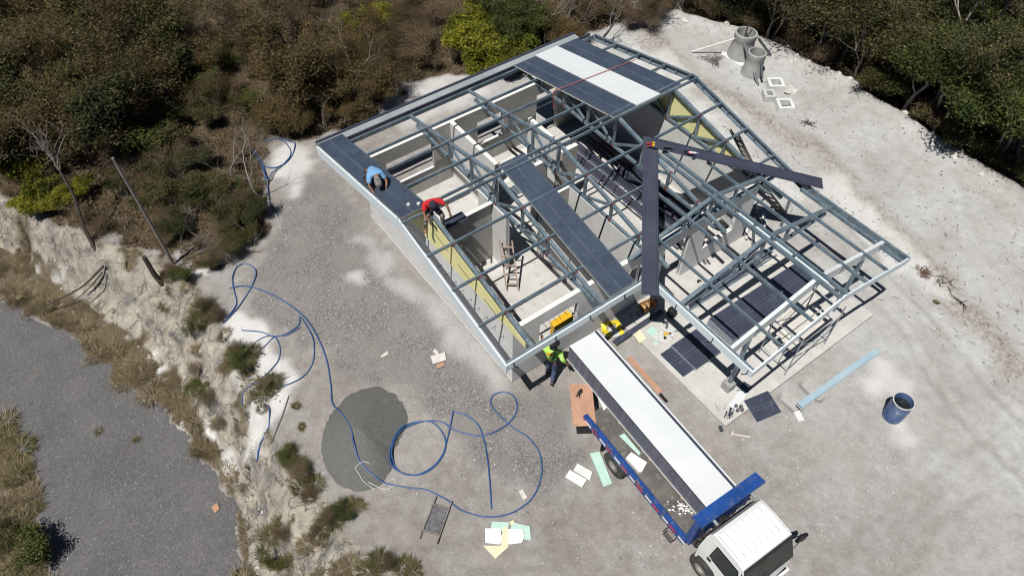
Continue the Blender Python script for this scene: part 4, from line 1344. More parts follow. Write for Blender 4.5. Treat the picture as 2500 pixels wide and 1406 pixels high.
    for sd_ in ('l', 'r'):
        k = Graph()
        d = (V['toe_'+sd_]-V['an_'+sd_])
        a = k.n(V['an_'+sd_]+Vector((0, 0, .015)), .052)
        b = k.n(V['an_'+sd_]+d*.15+Vector((0, 0, -.03)), (.05, .045), a)
        c2 = k.n(V['toe_'+sd_], (.045, .035), b)
        k.n(V['an_'+sd_]-d*.35+Vector((0, 0, -.035)), (.04, .04), a)
        link(bpy.data.objects.new('boot', skin_mesh('boot', k.V, k.E, mats['boot'])), root)
        gm = gloves[0 if sd_ == 'l' else 1]
        if gm:
            k = Graph()
            d = (V['wr_'+sd_]-V['el_'+sd_]).normalized()
            ax = d.cross(Vector((0, 0, 1)) if abs(d.z) < .85 else fw).normalized()
            dn = ax.cross(d).normalized()
            if dn.z > 0: dn = -dn
            a = k.n(V['wr_'+sd_]-d*.02, .037)
            b = k.n(V['wr_'+sd_]+d*.06, (.044, .026), a)
            for off, ln in ((-.030, .075), (-.010, .088), (.010, .082), (.030, .064)):
                b0 = V['wr_'+sd_]+d*.10+ax*off
                f1 = k.n(b0, .0135, b)
                f2 = k.n(b0+d*ln*.5+dn*.012, .0125, f1)
                k.n(b0+d*ln*.84+dn*ln*.44, .011, f2)
            t0 = V['wr_'+sd_]+d*.045+ax*.042
            t1 = k.n(t0, .014, b)
            k.n(t0+d*.048+ax*.024+dn*.02, .012, t1)
            link(bpy.data.objects.new('glove', skin_mesh('glove', k.V, k.E, gm)), root)
    # hair, eyes, headgear
    hu = (V['head']-V['neck']).normalized()
    B = Matrix((fw - hu*fw.dot(hu), side, hu)).transposed()
    B.col[0].normalize()
    B = Matrix(((B[0][0], B[0][1], B[0][2]), (B[1][0], B[1][1], B[1][2]), (B[2][0], B[2][1], B[2][2])))
    f2_ = (fw - hu*fw.dot(hu)).normalized()
    s2_ = hu.cross(f2_).normalized()
    tr_ = lambda p_: V['head'] + f2_*p_[0] + s2_*p_[1] + hu*p_[2]
    def dome(name, prof_, mat, par, sx=1.0, sy=1.0, mb=None):
        l_ = MB().lathe(prof_, 24)
        q_ = MB().add([tr_((v[0]*sx, v[1]*sy, v[2])) for v in l_.v], l_.f)
        return obj(name, q_, mat, par, smooth=True)
    dome('hair', [(.098, -.06), (.104, 0), (.098, .06), (.07, .11), (.03, .135), (0, .14)], 'hair', root, 1.0, .93)
    eb = MB()
    for sg in (-1, 1):
        l_ = MB().lathe([(0, -.012), (.010, -.006), (.012, 0), (.010, .006), (0, .012)], 8)
        eb.add([tr_((v[0]+.094, v[1]+.034*sg, v[2]+.005)) for v in l_.v], l_.f)
    obj('eyes', eb, 'eye', root)
    if hat[0] == 'cap':
        cp = dome('cap', [(.109, .0), (.112, .035), (.105, .085), (.075, .128), (.03, .148), (.008, .152), (0, .150)], hat[1], root, 1.03, .95)
        pk = MB()
        pts_ = [(.06, -.075), (.12, -.078), (.17, -.05), (.19, 0), (.17, .05), (.12, .078), (.06, .075)]
        a_ = [tr_((x, y, .022-.12*max(0, x-.1))) for x, y in pts_]
        b_ = [p_+hu*.008 for p_ in a_]
        pk.add(a_+b_, [tuple(range(6, -1, -1)), tuple(range(7, 14))]+[(i, (i+1) % 7, 7+(i+1) % 7, 7+i) for i in range(7)])
        obj('cap_peak', pk, hat[1], cp)
    elif hat[0] == 'beanie':
        dome('cap', [(.108, -.03), (.114, .02), (.107, .08), (.08, .125), (.04, .148), (0, .153)], hat[1], root, 1.02, .95)
        dome('neck_cloth', [(.085, -.16), (.10, -.10), (.112, -.03), (.113, -.02)], hat[1], root, .9, .95)
    else:
        ht_ = dome('hat', [(.106, .04), (.110, .07), (.104, .125), (.085, .150), (.05, .146), (0, .132)], hat[1], root, 1.08, .96)
        dome('hat_brim', [(.100, .046), (.14, .036), (.185, .044), (.188, .050), (.14, .046), (.108, .056)], hat[1], ht_, 1.05, .95)
        if hat[0] == 'hat_cloth':
            dome('neck_cloth', [(.10, -.17), (.112, -.10), (.114, -.02), (.110, .035)], hat[1], root, .95, 1.0)
    return root

# worker in hi-vis walking past the truck tail
J = dict(pelvis=(0, 0, .94), chest=(.06, 0, 1.28), neck=(.10, 0, 1.47), head=(.14, 0, 1.60), face=(.25, 0, 1.57),
         sh_l=(.06, .19, 1.40), el_l=(.14, .38, 1.26), wr_l=(.38, .42, 1.30), sh_r=(.06, -.19, 1.40), el_r=(-.02, -.33, 1.17), wr_r=(.06, -.42, .95),
         hip_l=(0, .09, .90), kn_l=(.20, .11, .52), an_l=(.13, .12, .10), toe_l=(.29, .13, .035), hip_r=(0, -.09, .90), kn_r=(.03, -.11, .50), an_r=(-.24, -.12, .13), toe_r=(-.12, -.13, .035))
person('person in lime and dark green safety top, jeans and dark hat walking by the truck', J,
       dict(shirt='hivis', sleeve=1.5, trousers='jeans', boot='chassis'), ('hat_cloth', 'hat_dark'), (1.98, 0.40, 0.02), math.atan2(.58, .81), vest=True)
# worker in light blue kneeling on the roof panel at the gable
zb = roof(7.45)+.065
J = dict(pelvis=(-.42, .02, .34), chest=(-.02, .02, .52), neck=(.19, 0, .50), head=(.33, -.02, .42), face=(.40, -.03, .31),
         sh_l=(.05, .20, .48), el_l=(.22, .27, .27), wr_l=(.40, .16, .13), sh_r=(.05, -.18, .48), el_r=(.20, -.27, .28), wr_r=(.38, -.20, .12),
         hip_l=(-.40, .12, .30), kn_l=(-.03, .24, .12), an_l=(-.42, .22, .09), toe_l=(-.56, .22, .05), hip_r=(-.40, -.10, .30), kn_r=(.03, -.20, .22), an_r=(-.30, -.22, .12), toe_r=(-.14, -.24, .06))
person('person in light blue shirt, dark trousers and grey cap kneeling on the dark roof panel', J,
       dict(shirt='shirt_blue', sleeve=.75, trousers='dark_trousers', boot='chassis'), ('beanie', 'cap_grey'), (0.37, 7.42, zb-.03), R(-97), gloves=('glove', 'glove'))
# worker in red astride the gable rafter
zr = roof(5.0)
J = dict(pelvis=(-.06, 0, .13), chest=(.08, 0, .44), neck=(.22, 0, .57), head=(.33, -.01, .62), face=(.42, -.02, .54),
         sh_l=(.10, .20, .52), el_l=(.26, .40, .36), wr_l=(.33, .44, .15), sh_r=(.12, -.20, .50), el_r=(.28, -.28, .28), wr_r=(.42, -.16, .10),
         hip_l=(-.02, .10, .12), kn_l=(.34, .22, .16), an_l=(.30, .22, -.26), toe_l=(.44, .24, -.33), hip_r=(-.02, -.10, .12), kn_r=(.34, -.24, .12), an_r=(.28, -.30, -.28), toe_r=(.42, -.31, -.35))
person('person in red shirt, camouflage trousers and navy cap sitting astride the gable rafter', J,
       dict(shirt='shirt_red', sleeve=.75, trousers='camo', boot='boot_tan'), ('cap', 'cap_navy'), (1.02, 5.16, zr-.02), R(-108), gloves=(None, 'glove'))

# ------------------------------------------------------------------ loose things on and in the house
def putv(x, y, z):
    return tuple(at(x, y, z))
# tools on the flashing
def place(o, loc, rot, label, cat, group=None):
    o.location, o.rotation_euler = loc, rot
    return tag(o, label, cat, group)
for i, (x, y, a) in enumerate(((1590, 351, R(-28)), (1590, 357, R(-20)))):
    q = at(x, y, 3.93)
    mb = MB().beam((-.17, .012, .012), (.02, .012, .012), .016, .014).beam((-.17, -.014, .012), (.02, -.014, .012), .016, .014).tube([(.02, 0, .012), (.07, 0, .014), (.11, 0, .012)], [.02, .025, .006], 6)
    o = obj('pliers', mb, 'red_plastic')
    hd = obj('plier_head', MB().box(.03, .12, -.035, .035, .004, .03), 'yellow_bright', o, bevel=.005)
    place(o, (q[0], q[1], 3.94), (0, R(5), a), ('red handled snips with yellow head at the top of the flashings' if i == 0 else 'red handled snips lying just below the first pair'), 'snips', 'snips on the flashing')
q = at(1630, 361, 3.93)
gl = MB().tube([(-.14, 0, .02), (0, .01, .035), (.10, 0, .03)], [.025, .05, .04], 7)
for k in range(5):
    gl.tube([(.08, -.05+.025*k, .03), (.15, -.07+.035*k, .02), (.17, -.075+.038*k, .01)], [.013, .011, .008], 5)
gl.tube([(-.05, .03, .02), (-.08, .10, .012)], .014, 5)
place(obj('work_gloves', gl, 'glove'), (q[0], q[1], 3.94), (0, R(6), R(-30)), 'dark work gloves on the flashing between the snips and the caulking gun', 'gloves')
q = at(1683, 374, 3.88)
cg = thing('caulking_gun', 'red caulking gun with tube lying on the flashing', 'caulking gun', (q[0], q[1], 3.885), R(-45))
obj('cartridge', MB().tube([(-.02, 0, .03), (.20, 0, .03)], .027, 10).tube([(.20, 0, .03), (.21, 0, .03), (.29, 0, .03)], [.02, .01, .004], 8), 'white_mark', cg)
obj('cradle', MB().box(-.04, .12, -.032, .032, 0, .02).box(-.05, -.03, -.033, .033, 0, .06), 'red_plastic', cg)
obj('trigger', MB().beam((-.05, 0, .03), (-.20, 0, .035), .012, .012).beam((-.06, 0, .03), (-.12, .10, .02), .025, .02).beam((-.10, 0, .03), (-.19, .09, .02), .02, .015), 'black', cg)
# caps of sealant tape on the near panel
for i, (x, y) in enumerate(((997, 500), (1022, 500))):
    q = at(x, y, roof(5.75)+.07)
    mb = MB().lathe([(.028, 0), (.052, 0), (.052, .04), (.028, .04), (.028, 0)], 18)
    place(obj('tape_roll', mb, 'foam_white', smooth=False), (q[0], q[1], roof(q[1])+.066), (R(-11.7), 0, 0), 'white tape roll lying nearer the kneeling worker' if i == 0 else 'white tape roll beside the hand of the worker in red', 'tape', 'tape rolls on the panel')
# red ratchet strap across the far panels
sp = MB()
pts = []
for u in np.linspace(7.95, 11.55, 24):
    v = 8.05 - .10*(u-8)
    lift = .095
    pts.append((u, v, roof(v)+lift))
for a, b in zip(pts[:-1], pts[1:]):
    sp.beam(a, b, .030, .006)
sp.beam(pts[0], (7.90, 8.0, 3.45), .045, .02, (0, 1, 0)).beam((7.90, 8.0, 3.45), (7.86, 7.9, 2.98), .04, .012, (0, 1, 0))
tag(obj('ratchet_strap', sp, 'strap'), 'red strap tied across the dark and white panels near the far gable', 'strap')
# the site box with yellow lid
q = (3.33, 1.52)
bx = thing('tool_chest', 'yellow lidded tool chest standing inside behind the front window opening', 'tool chest', (q[0], q[1], 0.102), R(4))
obj('chest_body', MB().box(-.36, .36, -.17, .17, .04, .60), 'yellow_plastic', bx, bevel=.02)
obj('lid', MB().box(-.385, .385, -.195, .195, .60, .69), 'yellow_plastic', bx, bevel=.025)
fe = MB()
for x in (-.3, .3):
    fe.box(x-.05, x+.05, -.15, .15, 0, .04)
obj('skid', fe, 'black', bx)
obj('latch', MB().box(-.05, .05, -.206, -.195, .52, .64), 'black', bx)
# site ladder in the front room: leans on the wall
def ladder(name, a, b, c, d, n, mat, label, r=.05):
    """rails from a to b and c to d"""
    t = thing(name, label, 'ladder', a)
    A0, B0, C0, D0 = (Vector(q_)-Vector(a) for q_ in (a, b, c, d))
    for p_, q_ in ((A0, B0), (C0, D0)):
        obj('rail', MB().beam(p_, q_, r*.7, r*1.3), mat, t)
    for k in range(n):
        f_ = (k+.7)/(n+.4)
        p_, q_ = A0.lerp(B0, f_), C0.lerp(D0, f_)
        obj('rung', MB().beam(p_-(q_-p_)*.05, q_+(q_-p_)*.05, r*.6, r*.9), mat, t)
    return t
ladder('wooden_ladder', (2.92, 3.98, .10), (3.30, 4.90, 1.55), (3.24, 3.74, .10), (3.62, 4.66, 1.55), 5, 'ladder_wood', 'short wooden ladder standing in the lit front room', .06)
ladder('metal_ladder', (14.35, 3.35, 0), (12.35, 3.45, 2.85), (14.35, 2.95, 0), (12.35, 3.05, 2.85), 8, 'timber_grey', 'weathered ladder leaning against the far gable beside the crossing of the flashing', .07)
ladder('metal_ladder', (13.4, 1.15, 0), (11.5, 1.9, 2.6), (13.55, .8, 0), (11.65, 1.55, 2.6), 9, 'timber_grey', 'weathered ladder leaning at the corner where porch and house meet', .06)
# flashing bundles wrapped in film on the hall floor
def bundle(p0, p1, wd, ht, label, group, seed):
    rg = random.Random(seed)
    a, b = Vector(p0), Vector(p1)
    t = thing('flashing_bundle', label, 'flashing bundle', p0, 0, group)
    d = b-a
    prof_ = MB()
    s_ = d.normalized().cross(Vector((0, 0, 1)))
    z = Vector((0, 0, 1))
    pr = [(-wd/2, 0), (wd/2, 0), (wd/2, ht*.35), (wd*.2, ht*.45), (wd*.12, ht), (-wd*.12, ht), (-wd*.2, ht*.45), (-wd/2, ht*.35)]
    prof_.prism([s_*x+z*y for x, y in pr], d)
    obj('folded_sheets', prof_, 'flash', t)
    fm = MB()
    fm.beam(s_*wd*.505+z*ht*.36, d+s_*wd*.505+z*ht*.36, .012, .012)
    for k in range(26):
        f_ = rg.uniform(.03, .97)
        o_ = d*f_+s_*rg.choice((wd*.5, wd*.5, -wd*.5))+z*ht*.36
        fm.beam(o_, o_+d.normalized()*rg.uniform(.05, .25)+z*rg.uniform(-.03, .03), .05, .012)
    obj('film', fm, 'clear_film', t)
    for f_ in (.12, .42, .75):
        o_ = d*f_
        obj('tie_band', MB().prism([o_+s_*x*1.02+z*y*1.03 for x, y in pr], d.normalized()*.05), 'black', t)
    return t
GB = 'wrapped flashing bundles on the hall floor'
for i, (u, v0, v1, wd, ht) in enumerate(((8.98, 1.9, 7.9, .36, .40), (9.42, 2.3, 8.3, .34, .42), (9.86, 1.7, 6.2, .36, .40), (10.28, 2.1, 8.4, .34, .42))):
    bundle((u, v1, .102), (u+.12, v0, .102), wd, ht, ('bundle of wrapped dark flashing nearest the sunlit hall wall', 'second bundle of wrapped dark flashing on the hall floor counted from the sunlit side', 'shorter bundle of wrapped dark flashing in the middle of the shaded hall', 'bundle of wrapped dark flashing deepest in the shaded hall')[i], GB, i)
cvr = MB().box(0, 1.15, -.16, .16, 0, .05).box(.0, 1.15, -.22, -.16, -.12, .05)
place(obj('dark_cover_strip', cvr, 'navy'), (1.25, 5.58, WT+.02), (0, 0, 0), 'dark folded cover strip lying on top of the room wall beside the gable', 'cover strip')
# white sheets stacked in the back room
for k in range(3):
    o = obj('board_sheet', MB().box(-1.2, 1.2, -.5, .5, 0, .014), 'pvc_white' if k else 'bright_steel')
    o.location, o.rotation_euler = (6.9, 8.75+.05*k, .104+.0155*k), (0, 0, R(3+2*k))
    tag(o, 'pale sheet in the low stack on the back room floor' if k < 2 else 'topmost pale sheet of the low stack on the back room floor', 'sheet', 'sheets on the back room floor')
for k in range(6):
    o = obj('steel_profile', MB().beam((-1.3, 0, .03), (1.3, 0, .03), .06, .055), 'steel')
    o.location, o.rotation_euler = (6.3, 7.5+.085*k, .105), (0, 0, R(1.5*k-4))
    tag(o, 'galvanised profile lying with others on the back room floor', 'steel profile', 'profiles on the back room floor')
# porch: bundle of steel and dark profiles along the slab, dark panels stacked
for k in range(9):
    ln = [4.2, 4.0, 4.1, 3.9, 4.0, 3.6, 3.0, 2.6, 2.2][k]
    u0 = 7.35+[0, .05, .1, 0, .1, .3, .6, .9, 1.2][k]
    v = -.30+.075*k if k < 6 else -.22+.1*(k-6)
    z = .128 if k < 6 else .195
    o = obj('dark_profile' if k % 3 else 'steel_channel', MB().beam((0, 0, .03), (ln, 0, .03), .062, .058), 'flash' if k % 3 else 'steel')
    o.location, o.rotation_euler = (u0, v, z), (0, 0, R(-1.0+.35*k))
    tag(o, 'long dark profile in the bundle lying across the porch slab' if k % 3 else 'galvanised channel in the bundle lying across the porch slab', 'profile', 'profiles bundled on the porch')
def flat_panel(u0, u1, v0, v1, z, lab, group, white=False, rot=0.0, cut=False):
    a, b = (u1-u0)/2, (v1-v0)/2
    mb = MB().box(-a, a, -b, b, 0, .042, 2).box(-a-.002, a+.002, -b-.002, b+.002, .0421, .052, 0)
    for f_ in (-.06, .06):
        mb.box(-a, a, f_*b*2-.008, f_*b*2+.008, .052, .058, 1)
    o = obj('roofing_sheet', mb, ['navy', 'rib', 'white_panel'])
    o.location, o.rotation_euler = ((u0+u1)/2, (v0+v1)/2, z), (0, 0, rot)
    return tag(o, lab, 'panel', group)
GP = 'dark panels laid on the porch slab'
for k in range(4):
    flat_panel(7.36+.03*k, 11.75-.02*k, -2.12, -1.05, .13+.0585*k, 'long dark blue panel uppermost in the stack on the porch slab' if k == 3 else 'long dark blue panel under others in the stack on the porch slab', GP, rot=R(-.3*k))
flat_panel(5.78, 6.86, -2.10, -1.00, .13, 'square dark blue panel piece under another at the left end of the porch', 'cut dark panel pieces')
flat_panel(5.80, 6.90, -2.12, -1.02, .189, 'larger square dark blue panel piece on the slab beside the bagged drill', 'cut dark panel pieces')
flat_panel(5.31, 5.765, -2.06, -1.03, .13, 'narrow dark blue panel piece at the outer edge of the slab', 'cut dark panel pieces')
lpz = flat_panel(-.45, .45, -.37, .37, 0, 'square dark blue panel piece leaning on the slab corner over bare ground', 'cut dark panel pieces')
lpz.location, lpz.rotation_euler = (6.57, -4.20, .045), (R(9), R(2), R(-12))
o = obj('white_strip', MB().box(-.38, .38, -.125, .125, 0, .045), 'white_panel')
place(o, (6.10, -3.62, .128), (0, 0, R(14)), 'white panel offcut between the post base and the pile of tins', 'panel')
o = obj('blue_offcut', MB().box(-.14, .14, -.15, .15, 0, .05), 'navy_dusty')
place(o, (6.62, -3.46, .128), (0, 0, R(14)), 'small dark blue panel offcut beside the white strip', 'panel')
for i, (u, v) in enumerate(((5.86, -3.80), (5.97, -3.90), (5.80, -3.93), (5.92, -4.0))):
    mb = MB().lathe([(0, 0), (.05, 0), (.05, .10), (.053, .105), (.045, .105), (.043, .095), (0, .095)], 16)
    o = obj('tin', mb, 'tool_grey'); o.location = (u, v+.05, .127)
    tag(o, 'small grey tin in the group at the slab corner', 'tin', 'tins at the slab corner')
for i in range(14):
    mb = MB().beam((-.12, 0, .018), (.12, 0, .018), .035, .03)
    o = obj('metal_offcut', mb, 'flash' if i % 2 else 'sheet')
    place(o, (5.55+rs.uniform(-.16, .16), -3.82+rs.uniform(-.12, .10), .127+.03*(i % 3)), (0, 0, R(rs.uniform(10, 60))), 'short folded metal offcut in the heap on the slab corner', 'offcut', 'metal offcuts on the slab corner')
for (u, v, a) in ((5.40, -3.42, 75), (5.62, -3.55, 30)):
    place(obj('metal_offcut', MB().beam((-.13, 0, .01), (.13, 0, .01), .022, .018), 'sheet'), (u, v, .127), (0, 0, R(a)), 'thin metal strip lying apart from the offcut heap', 'offcut', 'thin strips on the slab')
place(obj('metal_offcut', MB().box(-.09, .09, -.05, .05, 0, .05), 'flash'), (5.02, -3.98, .02), (0, 0, R(60)), 'dark folded offcut on the ground by the slab corner', 'offcut')
# work corner at the slab edge
pr = obj('dark_channel', MB().beam((0, 0, .06), (2.1, 0, .06), .13, .02).beam((0, .07, .03), (2.1, .07, .03), .02, .09).beam((0, -.07, .03), (2.1, -.07, .03), .02, .09), 'navy')
place(pr, (4.42, .16, .13), (0, R(-1), R(0.5)), 'long dark channel lying between the truck and the porch', 'channel')
place(obj('step_block', MB().box(-.75, .75, -.19, .19, 0, .13), 'slab', bevel=.01), (5.72, .46, 0.0), (0, 0, 0), 'low concrete step in front of the house wall', 'step') if False else None
cr = thing('tool_crate', 'wooden crate full of hand tools at the foot of the valley flashing', 'crate', (6.28, .62, .128), R(-8))
cm = MB().box(-.24, .24, -.17, .17, 0, .015).box(-.24, .24, -.17, -.155, .015, .2).box(-.24, .24, .155, .17, .015, .2).box(-.24, -.225, -.155, .155, .015, .2).box(.225, .24, -.155, .155, .015, .2)
obj('crate_box', cm, 'orange_wood', cr)
tl = MB()
for k in range(14):
    a = (rs.uniform(-.2, .2), rs.uniform(-.13, .13), rs.uniform(.05, .2))
    tl.tube([a, (a[0]+rs.uniform(-.16, .16), a[1]+rs.uniform(-.1, .1), a[2]+rs.uniform(0, .08))], rs.uniform(.008, .02), 6)
obj('hand_tools', tl, 'tool_grey', cr)
place(obj('orange_case', MB().box(-.09, .09, -.06, .06, 0, .10).tube([(-.05, 0, .10), (-.05, 0, .14), (.05, 0, .14), (.05, 0, .10)], .012, 6), 'strap', bevel=.01), (6.63, .62, .128), (0, 0, R(20)), 'small orange red tool case beside the wooden crate', 'tool case')
blob('plastic_bag', (5.63, .70, .03), (.15, .11, .08), 'green_bag', 'green plastic bag on the shaded ground by the front wall', 'bag', None, 3)
blob('plastic_bag', (5.93, .58, .05), (.14, .13, .10), 'grey_bag', 'grey plastic bag next to the green bag', 'bag', None, 8)
ys_ = thing('yellow_sack', 'torn yellow sack with white filling lying at the front wall', 'sack', (4.80, .62, .012), R(-15))
a = blob('sack_filling', (0, 0, 0), (.24, .19, .10), 'clear_film', None, None, None, 5); a.parent = ys_; a.location = (-.02, -.08, 0)
mb = MB()
for k in range(10):
    f_ = k/10
    mb.beam((-.30+.03*math.sin(9*f_), -.22+.50*f_, .10+.05*math.sin(f_*7)), (-.30+.03*math.sin(9*f_+.9)+.06*f_, -.22+.50*(f_+.1), .10+.05*math.sin(f_*7+.7)), .17, .012)
    mb.beam((-.16+.36*f_, .27-.05*f_, .12+.03*math.sin(f_*8)), (-.16+.36*(f_+.1), .27-.05*(f_+.1), .12+.03*math.sin(f_*8+.8)), .014, .16, (0, .3, 1))
    mb.beam((.18+.02*math.sin(8*f_), .25-.55*f_, .13+.05*math.sin(f_*5)), (.18+.02*math.sin(8*f_+.8), .25-.55*(f_+.1), .13+.05*math.sin(f_*5+.5)), .16, .012)
obj('sack_sheet', mb, 'yellow_bright', ys_)
plate('foam_piece', [(1548, 818), (1562, 803), (1578, 826), (1562, 838)], .150, .022, 'foam_cream', 'cream foam square at the corner of the porch slab', 'foam')
plate('foam_piece', [(1577, 810), (1590, 796), (1616, 812), (1602, 826)], .150, .022, 'foam_mint', 'mint foam square beside the cream one on the slab', 'foam')
plate('foam_piece', [(1594, 836), (1600, 830), (1608, 838), (1602, 845)], .146, .018, 'foam_mint', 'small mint foam scrap beyond the two foam squares', 'foam')
fl_ = MB()
gxx = 14
for i in range(gxx):
    for j in range(gxx):
        fl_.v.append(((i/(gxx-1)-.5)*.75, (j/(gxx-1)-.5)*.55, .012+.06*float(vnoise(np.array([i*.6]), np.array([j*.6]), 4)[0])*(1-abs(i/(gxx-1)-.5)*1.6)))
fl_.f = [(i*gxx+j, (i+1)*gxx+j, (i+1)*gxx+j+1, i*gxx+j+1) for i in range(gxx-1) for j in range(gxx-1)]
fl_.mi = [0]*len(fl_.f)
place(obj('plastic_sheet', fl_, 'clear_film'), (6.02, -.52, .126), (0, 0, R(25)), 'crumpled clear plastic sheet under the yellow drill', 'plastic sheet')
dr = thing('cordless_drill', 'yellow and black cordless drill lying on plastic sheet', 'drill', (6.02, -.58, .19), R(-35))
obj('drill_body', MB().tube([(-.11, 0, .04), (.03, 0, .04), (.07, 0, .04)], [.035, .036, .028], 10).beam((-.06, 0, .035), (-.09, -.15, .03), .04, .05), 'yellow_plastic', dr)
obj('chuck', MB().tube([(.07, 0, .04), (.12, 0, .04), (.15, 0, .04)], [.024, .02, .006], 10), 'black', dr)
obj('battery', MB().box(-.13, -.05, -.20, -.14, .0, .06), 'black', dr)
gd = thing('angle_grinder', 'grey angle grinder with disc near the slab end of the shadow', 'grinder', (6.30, -.30, .13), R(40))
obj('grinder_body', MB().tube([(-.18, 0, .05), (0, 0, .05), (.06, 0, .05)], [.03, .038, .045], 10), 'tool_grey', gd)
obj('disc', MB().lathe([(0, .02), (.06, .02), (.06, .026), (0, .026)], 18, (.09, .02, 0)), 'black', gd)
obj('side_handle', MB().tube([(.03, .03, .05), (.03, .15, .05)], .015, 6), 'black', gd)
vc = thing('site_vacuum', 'dark workshop vacuum standing in the shadow of the flashing on the slab', 'vacuum', (6.72, -.08, .128), 0)
obj('vacuum_tub', MB().lathe([(0, 0), (.14, 0), (.16, .05), (.16, .22), (.13, .30), (0, .33)], 18), 'black', vc)
obj('vacuum_handle', MB().tube([(-.08, 0, .30), (-.08, 0, .36), (.08, 0, .36), (.08, 0, .30)], .014, 6), 'tool_grey', vc)
for i, (x, y) in enumerate(((1719, 640), (1729, 640))):
    q = at(x, y, .13)
    sdl = MB().prism([(-.12, -.035, 0), (-.10, -.045, 0), (.0, -.04, 0), (.10, -.05, 0), (.135, -.02, 0), (.13, .03, 0), (.06, .045, 0), (-.08, .04, 0), (-.125, .02, 0)], (0, 0, .022))
    o = obj('sandal', sdl, 'tool_grey')
    obj('sandal_strap', MB().tube([(.01, -.045, .02), (.05, -.005, .055), (.01, .042, .02)], .011, 6), 'black', o)
    place(o, (q[0], q[1], .128), (0, 0, R(75)), 'left sandal of the pair on the porch slab' if i == 0 else 'right sandal of the pair on the porch slab', 'sandal', 'pair of sandals')
q = at(1704, 686, .13)
place(obj('dark_cup', MB().lathe([(0, 0), (.06, 0), (.075, .10), (.065, .10), (.05, .02), (0, .02)], 16), 'chassis'), (q[0], q[1], .127), (R(70), 0, 0), 'dark cup tipped over on the porch slab', 'cup')
blob('cement_sack', tuple(at(1700, 590, .11)), (.26, .17, .09), 'foam_white', 'white cement sack seen through the window opening beside a red tub', 'sack', None, 12)
o = obj('red_tub', MB().lathe([(0, 0), (.13, 0), (.16, .2), (.17, .2), (.165, .21), (.15, .21), (.125, .02), (0, .02)], 20), 'red_plastic'); o.location = (at(1706, 590, .2)[0]-.05, at(1706, 590, .2)[1]-.1, .103)
tag(o, 'red plastic tub on the floor behind the porch window opening', 'tub')
o = obj('black_bag', MB(), 'black') if False else blob('black_bag', tuple(at(1765, 555, .11)), (.30, .26, .22), 'black', 'black refuse sack bulging on the floor behind the porch window opening', 'sack', None, 21)
place(obj('blue_bucket', MB().lathe([(0, 0), (.13, 0), (.16, .26), (.15, .26), (.12, .02), (0, .02)], 20), 'truck_blue'), (5.55, 1.75, .103), (0, 0, 0), 'blue bucket on the floor behind the second front window', 'bucket')
o = obj('tub_cover', MB().lathe([(0, .0), (.1, 0), (.13, .04), (.12, .05), (.09, .015), (0, .015)], 20), 'foam_white')
place(o, tuple(at(1516, 637, .11)[:2])+(.103,), (0, R(10), 0), 'white round tub lid on the floor near the second front window', 'lid')
# site trestle in back window
tr = thing('work_trestle', 'dark metal trestle standing outside the back window', 'trestle', (5.55, 10.35, 0), R(8))
for (x, y) in ((-.25, -.2), (.25, -.2), (-.25, .2), (.25, .2)):
    obj('leg', MB().beam((x, y, 0), (x*.8, y*.6, 1.05), .03, .03), 'rebar', tr)
obj('trestle_top', MB().box(-.3, .3, -.15, .15, 1.05, 1.08), 'timber_grey', tr)

# scaffold frames in front of the porch
def scaffold(loc, rz, label):
    t = thing('scaffold', label, 'scaffold', loc, rz, 'scaffold frames under the porch gable')
    for x in (0, 1.95):
        for y in (0, 1.05):
            obj('upright', MB().tube([(x, y, 0), (x, y, 1.95)], .021, 8), 'sheet', t)
        obj('ledger', MB().tube([(x, 0, 1.75), (x, 1.05, 1.75)], .018, 8).tube([(x, 0, .35), (x, 1.05, .35)], .018, 8).tube([(x, .35, .35), (x, .35, 1.75)], .014, 6), 'sheet', t)
    for y in (0, 1.05):
        obj('cross_brace', MB().tube([(0, y, .45), (1.95, y, 1.6)], .014, 6), 'sheet', t)
        obj('cross_brace', MB().tube([(0, y, 1.6), (1.95, y, .45)], .014, 6), 'sheet', t)
    return t
scaffold((7.95, -3.86, .127), R(1), 'tubular scaffold frame standing under the porch gable fascia')
for k, v in enumerate((-3.62, -3.36, -3.10)):
    o = obj('scaffold_plank', MB().box(0, 1.95, -.115, .115, 0, .035), 'timber_pale')
    place(o, (7.98+.05*k, v, .127+1.10), (0, 0, R(1)), 'pale plank on the scaffold under the porch gable', 'plank', 'planks on the scaffold')
for k, (u, v, ln, a) in enumerate(((8.55, -2.55, 1.7, 2), (8.7, -2.32, 1.5, 4), (8.4, -2.9, 1.6, 0))):
    place(obj('floor_plank', MB().box(0, ln, -.10, .10, 0, .03), 'timber_pale'), (u, v, .128), (0, 0, R(a)), 'pale plank lying on the porch slab beside the scaffold', 'plank', 'planks on the porch slab')
for k in range(7):
    o = obj('pipe_length', MB().tube([(0, 0, .05), (1.6, 0, .05)], .05, 10), 'pvc_grey' if k % 2 else 'pvc_white')
    place(o, (11.2+.12*(k % 3), .1+.11*k, .128 if k < 5 else .22), (0, 0, R(35+k)), 'pipe length in the pile at the right side of the porch slab', 'pipe', 'pipes on the porch slab')
place(obj('pipe_length', MB().tube([(0, 0, .06), (1.5, .1, .06)], .055, 12), 'pvc_grey'), (12.9, .55, .0), (0, 0, R(25)), 'single grey pipe on the ground outside the porch eave', 'pipe')
place(obj('pale_board', MB().box(-.55, .55, -.14, .14, 0, .03), 'timber_pale'), (11.35, -.55, .128), (0, 0, R(-28)), 'pale board lying askew on the slab beside the pipes', 'board')

